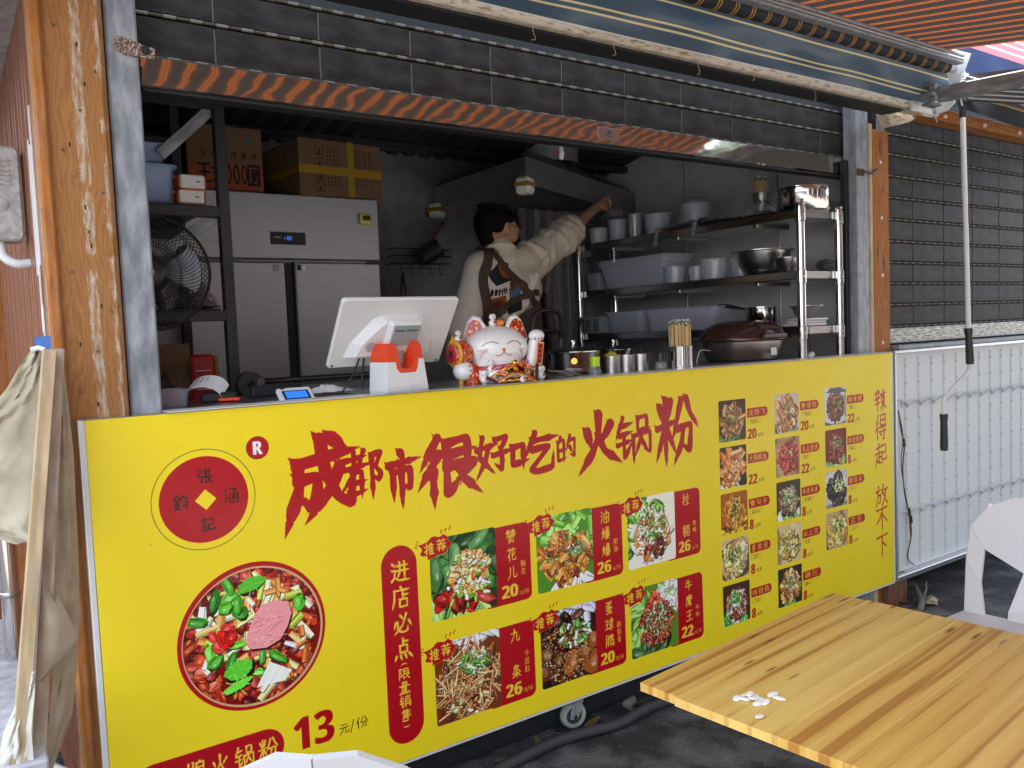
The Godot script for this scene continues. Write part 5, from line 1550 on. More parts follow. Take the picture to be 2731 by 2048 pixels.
	part(noodles, "noodles", crumple(0.13, 0.16, 0.055, 8, 16), M.carton)
	part(noodles, "bag", crumple(0.15, 0.18, 0.09, 9), M.film)
	var boards := thing("cardboard_sheets", "streaked brown cardboard sheets leaning on the rack", "cardboard", Vector3(0.30, 1.0965, -0.60), Vector3(-0.05, 0, 0))
	for k in 4:
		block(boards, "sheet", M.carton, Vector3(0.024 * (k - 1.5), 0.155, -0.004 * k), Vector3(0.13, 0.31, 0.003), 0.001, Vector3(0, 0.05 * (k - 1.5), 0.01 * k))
	var red := thing("seasoning_pack", "shiny red and yellow seasoning pack upright on the rack", "pack", Vector3(0.435, 1.0965, -0.60), Vector3(-0.04, 0, 0))
	block(red, "packet", M.red_pack, Vector3(-0.006, 0.137, 0), Vector3(0.078, 0.272, 0.03), 0.010)
	block(red, "yellow_edge", M.tape, Vector3(0.0375, 0.137, 0.001), Vector3(0.010, 0.262, 0.024), 0.004)
	for k in 7:
		block(red, "print_line", M.sweater, Vector3(-0.008 + 0.004 * (k % 3), 0.10 + 0.020 * k, 0.0153), Vector3(0.05 - 0.006 * (k % 3), 0.003, 0.0006), 0.0)

	# refrigerator
	var f := thing("refrigerator", "tall pale grey two-door refrigerator with a small blue readout", "refrigerator", Vector3(0.16, 0.12, -1.955))
	block(f, "cabinet", M.fridge_steel, Vector3(0.607, 0.935, 0.36), Vector3(1.215, 1.87, 0.72), 0.006)
	block(f, "head_panel", M.fridge_steel, Vector3(0.607, 1.757, 0.7375), Vector3(1.215, 0.272, 0.034), 0.006)
	block(f, "trim", M.galvanised, Vector3(0.607, 1.6155, 0.733), Vector3(1.212, 0.008, 0.02), 0.002)
	for x in [0.495, 1.013]:
		var door := block(f, "door", M.fridge_steel, Vector3(x, 1.368, 0.7385), Vector3(0.56 if x < 0.6 else 0.392, 0.482, 0.034), 0.005)
		block(door, "gasket", M.soft_black, Vector3(0, 0, -0.0185), Vector3(0.55 if x < 0.6 else 0.40, 0.49, 0.003), 0.0)
		var lower := block(f, "lower_door", M.fridge_steel, Vector3(x, 0.58, 0.7385), Vector3(0.56 if x < 0.6 else 0.392, 1.04, 0.034), 0.005)
	block(f, "mullion", M.soft_black, Vector3(0.797, 1.368, 0.728), Vector3(0.03, 0.48, 0.012), 0.002)
	block(f, "lock", M.black_plastic, Vector3(0.835, 1.588, 0.758), Vector3(0.016, 0.024, 0.006), 0.001)
	block(f, "hinge", M.black_plastic, Vector3(1.175, 1.6105, 0.757), Vector3(0.06, 0.010, 0.006), 0.001)
	block(f, "sticker", M.grey_plastic, Vector3(0.735, 1.585, 0.7562), Vector3(0.026, 0.030, 0.001), 0.0)
	block(f, "plinth_rail", M.soft_black, Vector3(0.607, 1.112, 0.757), Vector3(1.20, 0.012, 0.004), 0.001)
	block(f, "label", M.paper, Vector3(0.855, 1.587, 0.7562), Vector3(0.016, 0.020, 0.001), 0.0)
	var disp := block(f, "display_panel", M.black_plastic, Vector3(0.795, 1.708, 0.7560), Vector3(0.150, 0.052, 0.004), 0.001)
	for k in 2:
		part(disp, "display_digit", seven_segment(0.008, 0.016), M.screen_blue, Vector3(-0.001 + 0.011 * k, 0.001, 0.0022))
	part(disp, "display_dot", lathe([[0, 0.001], [0.003, 0.001], [0.003, 0]], 10), M.screen_blue, Vector3(-0.014, 0.0, 0.002), Vector3(PI / 2, 0, 0))
	block(disp, "maker_plate", M.grey_plastic, Vector3(-0.047, 0.004, 0.0022), Vector3(0.03, 0.004, 0.0005), 0.0)
	var tm := thing("kitchen_timer", "yellow kitchen timer stuck to the refrigerator head panel", "timer", Vector3(1.305, 1.897, -1.1995))
	part(tm, "case", prism(rounded(0.056, 0.050, 0.012), 0.014, 0.003), M.yellow_plastic, Vector3(0, 0.024, 0.0075))
	block(tm, "window", M.black_plastic, Vector3(0.004, 0.030, 0.0152), Vector3(0.036, 0.021, 0.001), 0.0)
	for k in 3:
		part(tm, "button", lathe([[0, 0.002], [0.0035, 0.0015], [0.004, 0]], 10), M.paper, Vector3(-0.014 + 0.014 * k, 0.010, 0.0145), Vector3(PI / 2, 0, 0))

	# cartons on the refrigerator
	var ca := thing("carton", "brown carton with large black characters behind the rack upright", "carton", Vector3(0.73, 1.9905, -1.42))
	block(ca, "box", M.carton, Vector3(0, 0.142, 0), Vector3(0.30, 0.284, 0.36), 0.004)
	text_plate(ca, "printed_side", 0.296, 0.28, Color(0.41, 0.305, 0.21), func(im: Image, px: float):
		im.fill_rect(Rect2i(0, int(0.15 * px), int(0.296 * px), int(0.105 * px)), Color(0.55, 0.26, 0.12))
		var n := 0
		for c in "全环保注品质":
			glyph(im, c, Rect2((0.05 + 0.040 * n) * px, 0.098 * px, 0.022 * px, 0.024 * px), 0.003 * px, Color(0.12, 0.07, 0.05), 0)
			n += 1
		for a in [["王", 0.035], ["式", 0.085], ["圆", 0.232]]:
			glyph(im, a[0], Rect2(a[1] * px, 0.146 * px, 0.052 * px, 0.085 * px), 0.010 * px, Color(0.06, 0.035, 0.03), 0)
		for k in 3:
			fill(im, oval(Vector2(0.155 + 0.032 * k, 0.188) * px, 0.013 * px, 0.040 * px), Color(0.06, 0.035, 0.03))
			fill(im, oval(Vector2(0.155 + 0.032 * k, 0.188) * px, 0.006 * px, 0.028 * px), Color(0.55, 0.26, 0.12))
		fill(im, oval(Vector2(0.245, 0.045) * px, 0.012 * px, 0.014 * px), Color(0.25, 0.33, 0.42)), Vector3(0, 0.142, 0.1805))
	var cb := thing("carton", "brown carton crossed with yellow packing tape on the refrigerator", "carton", Vector3(1.20, 1.9905, -1.42), Vector3(0, 0.10, 0))
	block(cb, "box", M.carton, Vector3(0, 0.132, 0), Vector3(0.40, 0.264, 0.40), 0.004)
	text_plate(cb, "printed_side", 0.396, 0.26, Color(0.41, 0.305, 0.21), func(im: Image, px: float):
		for k in 4:
			im.fill_rect(Rect2i(int(0.072 * px), int((0.026 + 0.052 * k) * px), int(0.040 * px), int(0.040 * px)), Color(0.16, 0.10, 0.07))
			im.fill_rect(Rect2i(int(0.0745 * px), int((0.0285 + 0.052 * k) * px), int(0.035 * px), int(0.035 * px)), Color(0.41, 0.305, 0.21))
			fill(im, PackedVector2Array([Vector2(0.082, 0.058 + 0.052 * k) * px, Vector2(0.092, 0.034 + 0.052 * k) * px, Vector2(0.102, 0.058 + 0.052 * k) * px]), Color(0.16, 0.10, 0.07))
		for k in 9:
			var x: float = [0.128, 0.142, 0.162, 0.178, 0.238, 0.262, 0.282, 0.306, 0.332][k]
			for j in 11 if k < 4 else 6:
				im.fill_rect(Rect2i(int(x * px), int((0.03 + 0.0155 * j) * px), int(0.008 * px), int(0.009 * px)), Color(0.2, 0.13, 0.09))
			if k > 3:
				im.fill_rect(Rect2i(int((x + 0.012) * px), int(0.03 * px), 2, int(0.16 * px)), Color(0.2, 0.13, 0.09)), Vector3(0, 0.132, 0.2008))
	block(cb, "tape", M.tape, Vector3(0, 0.135, 0.0), Vector3(0.4035, 0.036, 0.4035), 0.001)
	block(cb, "tape", M.tape, Vector3(0.045, 0.132, 0.0), Vector3(0.032, 0.2675, 0.4042), 0.001)
	# hood with padded corners over the stove
	var h := thing("range_hood", "dull steel range hood in the corner over the stove", "hood", Vector3(0, 2.11, 0))
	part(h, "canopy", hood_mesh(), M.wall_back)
	part(h, "duct", lathe([[0.17, 0.0], [0.17, 0.36]], 24), M.galvanised, Vector3(2.75, 0.26, -1.72))
	for a in [[2.102, -1.085, "white foam pad taped round the hood's front corner"], [2.095, -1.93, "white foam pad taped round the hood's back corner"]]:
		var fm := thing("foam_pad", a[2], "foam pad", Vector3(a[0], 2.062, a[1]), Vector3(0, 0.5, 0), "foam pads on the hood")
		block(fm, "foam", M.paper, Vector3(0, 0.040, 0), Vector3(0.075, 0.080, 0.075), 0.012)
		block(fm, "tape", M.tape, Vector3(0, 0.046, 0), Vector3(0.080, 0.022, 0.079), 0.002)
		bar(fm, "tape_tail", M.tape, Vector3(0.03, 0.047, 0.038), Vector3(0.11, 0.043, -0.01), 0.001, 0.020, Vector3(0, 1, 0), 0.0)
	var valve := thing("pipe_valve", "white plastic pipe valve with a red lever under the ceiling", "valve", Vector3(1.88, 2.10, -0.52))
	part(valve, "body", lathe([[0, 0], [0.009, 0], [0.010, 0.014], [0.013, 0.018], [0.013, 0.032], [0.010, 0.036], [0.009, 0.050], [0.008, 0.56]], 14), M.white_plastic)
	block(valve, "lever", M.red_pack, Vector3(-0.022, 0.024, 0), Vector3(0.032, 0.009, 0.010), 0.002)
	# basket, ladle and tongs on the back wall
	var b := thing("wire_basket", "black wire basket hung on the back wall beside the refrigerator", "basket", Vector3(1.78, 1.80, -1.965))
	var wires := Geo.new()
	for y in [0.0, 0.04, 0.08]:
		tube_into(wires, [Vector3(0, y, 0.004), Vector3(0, y, 0.10), Vector3(0.36, y, 0.10), Vector3(0.36, y, 0.004)], 0.0026, 5)
	for k in 25:
		tube_into(wires, [Vector3(0.015 * k, 0.08, 0.10), Vector3(0.015 * k, 0.0, 0.10), Vector3(0.015 * k, 0.0, 0.004)], 0.0012, 4)
	part(b, "wire_mesh", wires.mesh(), M.black_plastic)
	for k in 5:
		part(b, "hook", tube(smooth_path([Vector3(0.04 + 0.06 * k, 0.0, 0.10), Vector3(0.04 + 0.06 * k, -0.05, 0.10), Vector3(0.045 + 0.06 * k, -0.066, 0.105), Vector3(0.055 + 0.06 * k, -0.058, 0.112)], 3), 0.0022, 5), M.black_plastic)
	part(b, "rail", tube([Vector3(0.03, -0.03, 0.10), Vector3(0.30, -0.03, 0.10)], 0.0022, 5), M.black_plastic)
	var lad := thing("noodle_strainer", "deep dark noodle strainer lying in the wire basket", "strainer", Vector3(1.99, 1.845, -1.905), Vector3(0, 0, -1.05))
	part(lad, "cup", lathe([[0, -0.06], [0.045, -0.055], [0.056, 0.07], [0.060, 0.072], [0.055, 0.066], [0.043, -0.05], [0, -0.052]], 24), M.iron, Vector3(0, 0.02, 0))
	part(lad, "handle", tube([Vector3(-0.05, 0.085, 0), Vector3(-0.075, 0.13, 0.0), Vector3(-0.10, 0.21, 0.0)], 0.011, 8), M.brown_wood)
	part(lad, "loop", tube(smooth_path([Vector3(-0.10, 0.205, 0), Vector3(-0.118, 0.225, 0), Vector3(-0.105, 0.245, 0), Vector3(-0.092, 0.225, 0)], 4), 0.003, 6), M.steel)
	var tg := thing("tongs", "black handled tongs hanging from the basket hooks", "tongs", Vector3(1.822, 1.60, -1.86))
	for s in [-1.0, 1.0]:
		part(tg, "arm", tube([Vector3(0.004 * s, 0.135, 0), Vector3(0.012 * s, 0.06, 0), Vector3(0.016 * s, 0.0, 0)], [0.006, 0.007, 0.003], 6), M.black_plastic)
	part(tg, "hinge", tube([Vector3(-0.002, 0.125, 0), Vector3(0.002, 0.145, 0)], 0.006, 6), M.black_plastic)
	# limp plastic curtain in the corner
	var cu := thing("plastic_curtain", "limp grey plastic curtain hanging in the back corner", "curtain", Vector3.ZERO)
	var rows := []
	for i in 15:
		var row := []
		for j in 60:
			var u := j / 59.0
			row.append(Vector3(lerpf(2.50, 3.02, u), lerpf(2.105, 1.0, i / 14.0), -1.72 + 0.03 * sin(u * 31.0 + i * 0.12) + 0.018 * sin(u * 67.0 + i * 0.4) + 0.01 * sin(i * 1.1 + u * 9.0)))
		rows.append(row)
	part(cu, "sheet", sheet(rows), M.curtain)
	# cart handle in the middle of the kiosk
	var cart := thing("steel_cart", "dark kitchen cart with a tubular handle behind the counter", "cart", Vector3(1.80, 0.12, -0.60))
	part(cart, "handle", tube(smooth_path([Vector3(-0.06, 1.24, 0.03), Vector3(-0.05, 1.335, 0.02), Vector3(-0.01, 1.362, 0.01), Vector3(0.07, 1.366, -0.01), Vector3(0.13, 1.34, -0.03), Vector3(0.145, 1.24, -0.05)], 5), 0.009, 10), M.black_plastic)
	part(cart, "handle_bar", tube([Vector3(-0.055, 1.285, 0.025), Vector3(0.14, 1.275, -0.04)], 0.008, 8), M.black_plastic)
	block(cart, "deck", M.iron, Vector3(0.2, 1.06, -0.05), Vector3(0.56, 0.03, 0.36), 0.004)
	for p in [[-0.06, 0.03], [0.145, -0.05], [0.45, 0.1], [0.45, -0.2]]:
		part(cart, "leg", tube([Vector3(p[0], 0.0, p[1]), Vector3(p[0], 1.25 if p[0] < 0.4 else 1.05, p[1])], 0.010, 8), M.iron)


func hood_mesh() -> Mesh:
	var p := PackedVector2Array([Vector2(2.10, -1.07), Vector2(3.40, -1.69), Vector2(3.40, -1.962), Vector2(2.10, -1.962)])
	var g := Geo.new()
	var c := Vector3(2.8, 0.1, -1.7)
	for i in 4:
		var a := p[i]
		var b := p[(i + 1) % 4]
		var m := Vector2(2.78, -1.76)
		g.flat([Vector3(a.x, 0, a.y), Vector3(b.x, 0, b.y), Vector3(b.x, 0.13, b.y), Vector3(a.x, 0.13, a.y)], c)
		var ia := m + (a - m) * 0.30
		var ib := m + (b - m) * 0.30
		g.flat([Vector3(a.x, 0.13, a.y), Vector3(b.x, 0.13, b.y), Vector3(ib.x, 0.27, ib.y), Vector3(ia.x, 0.27, ia.y)], c)
	return g.mesh()


func seven_segment(w: float, h: float) -> Mesh:
	var g := Geo.new()
	var s := w * 0.22
	for r in [[-w / 2, h / 2 - s, w, s], [-w / 2, -s / 2, w, s], [-w / 2, -h / 2, w, s], [-w / 2, -h / 2, s, h], [w / 2 - s, -h / 2, s, h]]:
		g.face([Vector3(r[0], r[1], 0), Vector3(r[0] + r[2], r[1], 0), Vector3(r[0] + r[2], r[1] + r[3], 0), Vector3(r[0], r[1] + r[3], 0)], Vector3(0, 0, 1))
	return g.mesh()


func deli(called: String, label: String, r: float, h: float, x: float, y: float, z: float, m: Material, group := "clear cups on the rack") -> Node3D:
	var t := thing(called, label, "cup", Vector3(x, y, z), Vector3.ZERO, group)
	part(t, "wall", lathe([[0, 0], [r * 0.80, 0], [r * 0.97, h * 0.96], [r, h * 0.96], [r * 1.03, h], [r * 0.96, h * 0.985], [r * 0.78, 0.003], [0, 0.003]], 26), m)
	part(t, "rim", tube(ring_points(r * 1.02, h), 0.0022, 5), m)
	return t


func ring_points(r: float, y: float, n := 33) -> Array:
	var p := []
	for i in n:
		p.append(Vector3(cos(TAU * i / (n - 1)) * r, y, sin(TAU * i / (n - 1)) * r))
	return p


func chopsticks(t: Node, r: float, y0: float, y1: float, n: int):
	for i in n:
		var a := TAU * i * 0.382
		var rr := r * sqrt((i + 0.5) / n)
		var top := y1 + rng.randf_range(-0.009, 0.006)
		var lean := Vector3(rng.randf_range(-0.008, 0.008), 0, rng.randf_range(-0.008, 0.008))
		var p := Vector3(cos(a) * rr, y0, sin(a) * rr)
		var q := Vector3(p.x, top, p.z) + lean
		var s := bar(t, "chopstick_pair", M.bamboo, p, q, 0.0085, 0.0045, Vector3(cos(a * 1.7), 0, sin(a * 1.7)), 0.001)
		var up := (q - p).normalized()
		bar(s, "wrapper_end", M.wrap_green, Vector3(0, s.mesh.get_aabb().size.y / 2.0 - 0.0005, 0), Vector3(0, s.mesh.get_aabb().size.y / 2.0 + 0.006, 0), 0.0086, 0.0046, Vector3(0, 0, 1), 0.0005)
		bar(s, "wrapper_tip", M.film, Vector3(0, s.mesh.get_aabb().size.y / 2.0 + 0.006, 0), Vector3(0, s.mesh.get_aabb().size.y / 2.0 + 0.016, 0), 0.0095, 0.0052, Vector3(0, 0, 1), 0.0005)


func build_right_rack():
	var t := thing("kitchen_rack", "polished steel three-tier kitchen rack along the steel wall", "rack", Vector3(2.87, 0.12, -0.10))
	for p in [[0.0, 0.0], [0.30, -0.012], [0.0, -1.53], [0.30, -1.55]]:
		part(t, "post", lathe([[0, 0], [0.0185, 0], [0.0185, 1.78], [0.021, 1.782], [0.021, 1.792], [0.016, 1.797], [0, 1.798]], 20), M.chrome, Vector3(p[0], 0, p[1]))
		for y in [1.745, 1.474, 1.225]:
			part(t, "sleeve", lathe([[0.0188, -0.03], [0.0225, -0.028], [0.0225, 0.028], [0.0188, 0.03]], 16), M.chrome, Vector3(p[0], y, p[1]))
			part(t, "screw", lathe([[0, 0.005], [0.005, 0.004], [0.007, 0]], 10), M.steel, Vector3(p[0] - 0.010, y, p[1] + 0.0205), Vector3(PI / 2, 0, -0.3))
	for y in [1.756, 1.485, 1.236]:
		var s := block(t, "shelf", M.steel, Vector3(0.15, y, -0.77), Vector3(0.275, 0.040, 1.50), 0.004)
		for z in [-0.5, 0.0, 0.5]:
			block(s, "stiffener", M.brushed, Vector3(0, -0.028, z), Vector3(0.24, 0.016, 0.03), 0.002)
	block(t, "corner_bracket", M.brushed, Vector3(0.028, 1.72, -1.505), Vector3(0.055, 0.035, 0.05), 0.003)
	# top shelf
	var y := 1.8965
	var g := "clear cups on the rack"
	var wt := thing("lidded_tub", "white lidded tub at the back end of the top shelf", "tub", Vector3(2.965, y, -1.55))
	part(wt, "wall", lathe([[0, 0], [0.050, 0], [0.053, 0.075], [0.056, 0.076], [0.056, 0.088], [0.050, 0.094], [0, 0.095]], 26), M.white_plastic)
	deli("plastic_cup", "tall milky cup under the cook's hand on the top shelf", 0.056, 0.115, 2.95, y, -1.37, M.milky_tub, g)
	deli("plastic_cup", "slim clear cup beside the milky cup on the top shelf", 0.040, 0.13, 2.96, y, -1.235, M.clear_cup, g)
	deli("plastic_cup", "wide milky bowl-cup in the middle of the top shelf", 0.074, 0.105, 2.96, y, -1.06, M.milky_tub, g)
	var wr: Node3D = deli("plastic_cup", "stack of cups still wrapped in film against the wall", 0.076, 0.135, 3.04, y, -0.86, M.milky_tub, g)
	part(wr, "film", lathe([[0.085, 0.0], [0.095, 0.05], [0.088, 0.12], [0.080, 0.15], [0.05, 0.168], [0.0, 0.16]], 18), M.film)
	var bagged := thing("plastic_bag", "thin film bag pinched in the cook's fingers", "bag", Vector3(2.90, y + 0.118, -1.33))
	part(bagged, "film", crumple(0.15, 0.13, 0.075, 14), M.film)
	var flat := thing("plastic_bag", "flattened carrier bags with handles over the shelf edge", "bag", Vector3(2.93, y, -0.72))
	part(flat, "film", crumple(0.19, 0.50, 0.03, 15, 18), M.curtain)
	for z in [-0.20, 0.06]:
		var rows := []
		for i in 9:
			var v := i / 8.0
			var row := []
			for j in 4:
				row.append(Vector3(-0.045 - 0.055 * smoothstep(0.0, 0.4, v) - 0.004 * v, 0.018 * (1.0 - v) + 0.006 - 0.105 * maxf(0.0, v - 0.4) * (1.4 if z < 0 else 1.0), z + 0.032 * (j / 3.0 - 0.5) * (1.0 - 0.25 * v) - 0.03 * v))
			rows.append(row)
		part(flat, "handle", sheet(rows), M.curtain)
	var chop := thing("chopstick_holder", "dark steel holder of wrapped chopsticks on the top shelf", "chopstick holder", Vector3(3.12, y, -0.50))
	part(chop, "cup", pail(0.040, 0.042, 0.135), M.brushed)
	chopsticks(chop, 0.034, 0.01, 0.205, 30)
	var pb := thing("plastic_bag", "puffed clear bag in front of the dark chopstick holder", "bag", Vector3(2.995, y, -0.40))
	part(pb, "film", crumple(0.17, 0.30, 0.085, 16, 16), M.film)
	part(pb, "dark_contents", crumple(0.10, 0.18, 0.03, 17, 10), M.soft_black, Vector3(0, 0.002, 0))
	var pot := thing("stock_pot", "wide polished steel pot on the near end of the top shelf", "pot", Vector3(3.055, y, -0.215))
	part(pot, "wall", lathe([[0, 0], [0.112, 0], [0.118, 0.006], [0.118, 0.104], [0.130, 0.107], [0.130, 0.110], [0.115, 0.109], [0.114, 0.008], [0, 0.004]], 40), M.chrome)
	# middle shelf
	y = 1.6255
	var bk := thing("mesh_basket", "grey mesh basket at the back end of the middle shelf", "basket", Vector3(2.96, y, -1.545))
	part(bk, "wall", tub_mesh(0.13, 0.11, 0.10, 0.82), M.grey_plastic)
	var st := thing("storage_tub", "stack of translucent tubs on the middle shelf", "tub", Vector3(2.985, y, -1.20))
	for k in 3:
		part(st, "tub", tub_mesh(0.21 + 0.004 * k, 0.52 + 0.006 * k, 0.125, 0.86), M.milky_tub, Vector3(0, 0.016 * k, 0))
	deli("plastic_cup", "clear deli cup in front of the tub stack", 0.062, 0.082, 2.925, y, -0.915, M.clear_cup, g)
	deli("plastic_cup", "small clear deli cup between two larger ones", 0.045, 0.075, 2.97, y, -0.80, M.clear_cup, g)
	deli("plastic_cup", "widest clear deli cup beside the steel bowls", 0.072, 0.100, 2.975, y, -0.685, M.clear_cup, g)
	deli("plastic_cup", "clear deli cup half hidden by the large steel bowl", 0.055, 0.095, 3.04, y, -0.57, M.clear_cup, g)
	var bw := thing("steel_bowl", "large steel mixing bowl on the middle shelf", "bowl", Vector3(3.02, y, -0.42), Vector3.ZERO, "steel bowls")
	part(bw, "wall", lathe([[0, 0], [0.070, 0], [0.100, 0.025], [0.125, 0.070], [0.134, 0.110], [0.152, 0.113], [0.152, 0.117], [0.131, 0.114], [0.120, 0.072], [0.095, 0.028], [0.065, 0.004], [0, 0.004]], 40), M.brushed)
	var bw2 := thing("steel_bowl", "small steel bowl in front of the mixing bowl", "bowl", Vector3(2.945, y, -0.215), Vector3.ZERO, "steel bowls")
	part(bw2, "wall", lathe([[0, 0], [0.035, 0], [0.058, 0.025], [0.065, 0.058], [0.073, 0.060], [0.073, 0.063], [0.063, 0.061], [0.055, 0.027], [0.033, 0.003], [0, 0.003]], 32), M.brushed)
	var sc := thing("scrubber", "dark round wire scrubber on the middle shelf", "scrubber", Vector3(3.115, y, -0.145))
	var sg := Geo.new()
	for i in 26:
		var q := Basis(Vector3(rng.randf_range(-1, 1), rng.randf_range(-1, 1), rng.randf_range(-1, 1)).normalized(), rng.randf() * TAU)
		var pts := []
		for p in ring_points(0.036 + 0.006 * rng.randf(), 0.0, 15):
			var w: Vector3 = q * p
			pts.append(Vector3(w.x, w.y * 0.6 + 0.027, w.z))
		tube_into(sg, pts, 0.0022, 4)
	part(sc, "wire", sg.mesh(), M.iron)
	# bottom shelf
	y = 1.3765
	var pc := thing("mesh_basket", "grey plastic basket with a grid of holes at the end of the low shelf", "basket", Vector3(2.90, y, -1.50))
	part(pc, "wall", tub_mesh(0.15, 0.20, 0.095, 0.88), M.grey_plastic)
	for i in 7:
		for j in 5:
			if i == 4:
				continue
			block(pc, "hole", M.soft_black, Vector3(-0.0735 - 0.0006 * j, 0.018 + 0.014 * j, -0.075 + 0.025 * i), Vector3(0.002, 0.009, 0.012), 0.0)
	for a in [[-1.27, 0.29, "translucent tub of pink sliced meat on the low shelf"], [-0.85, 0.50, "long translucent tub of pale sliced food on the low shelf"]]:
		var tb := thing("storage_tub", a[2], "tub", Vector3(2.985, y, a[0]), Vector3.ZERO, "tubs on the low shelf")
		part(tb, "wall", tub_mesh(0.22, a[1], 0.115, 0.9), M.milky_tub)
		part(tb, "contents", crumple(0.18, a[1] * 0.85, 0.05, 20 + int(a[1] * 10.0), 14), M.kraft, Vector3(0, 0.008, 0))
	var pan := thing("saucepan", "steel saucepan whose long handle rises over the low shelf", "saucepan", Vector3(2.985, y, -0.41))
	part(pan, "wall", lathe([[0, 0], [0.068, 0], [0.073, 0.006], [0.075, 0.092], [0.081, 0.094], [0.081, 0.097], [0.072, 0.095], [0.069, 0.008], [0, 0.004]], 32), M.chrome)
	part(pan, "handle", tube(smooth_path([Vector3(-0.01, 0.085, -0.074), Vector3(-0.02, 0.098, -0.12), Vector3(-0.035, 0.113, -0.20), Vector3(-0.045, 0.110, -0.235)]), [0.006, 0.006, 0.006, 0.006, 0.006, 0.006, 0.007, 0.008, 0.009, 0.010, 0.010, 0.010, 0.010, 0.010, 0.010, 0.010, 0.009, 0.007, 0.005], 8), M.black_plastic)
	var pl := thing("plate_stack", "stack of white plates under a steel strainer bowl", "plates", Vector3(2.985, y, -0.17))
	for k in 3:
		part(pl, "plate", prism(rounded(0.16 - 0.012 * k, 0.15 - 0.02 * (k % 2), 0.03), 0.010, 0.003), M.white_plastic, Vector3(0.004 * k, 0.0055 + 0.0115 * k, 0.006 * k), Vector3(PI / 2, 0, 0.15 * k))
	part(pl, "strainer_bowl", lathe([[0, 0], [0.035, 0], [0.05, 0.02], [0.064, 0.05], [0.078, 0.052], [0.078, 0.055], [0.062, 0.053], [0.047, 0.022], [0.033, 0.003], [0, 0.003]], 28), M.brushed, Vector3(0.01, 0.036, 0.0))
	part(pl, "cable", tube(smooth_path([Vector3(-0.09, 0.02, 0.05), Vector3(-0.10, -0.06, 0.06), Vector3(-0.095, -0.13, 0.07), Vector3(-0.085, -0.141, 0.06)]), 0.0025, 5), M.soft_black)


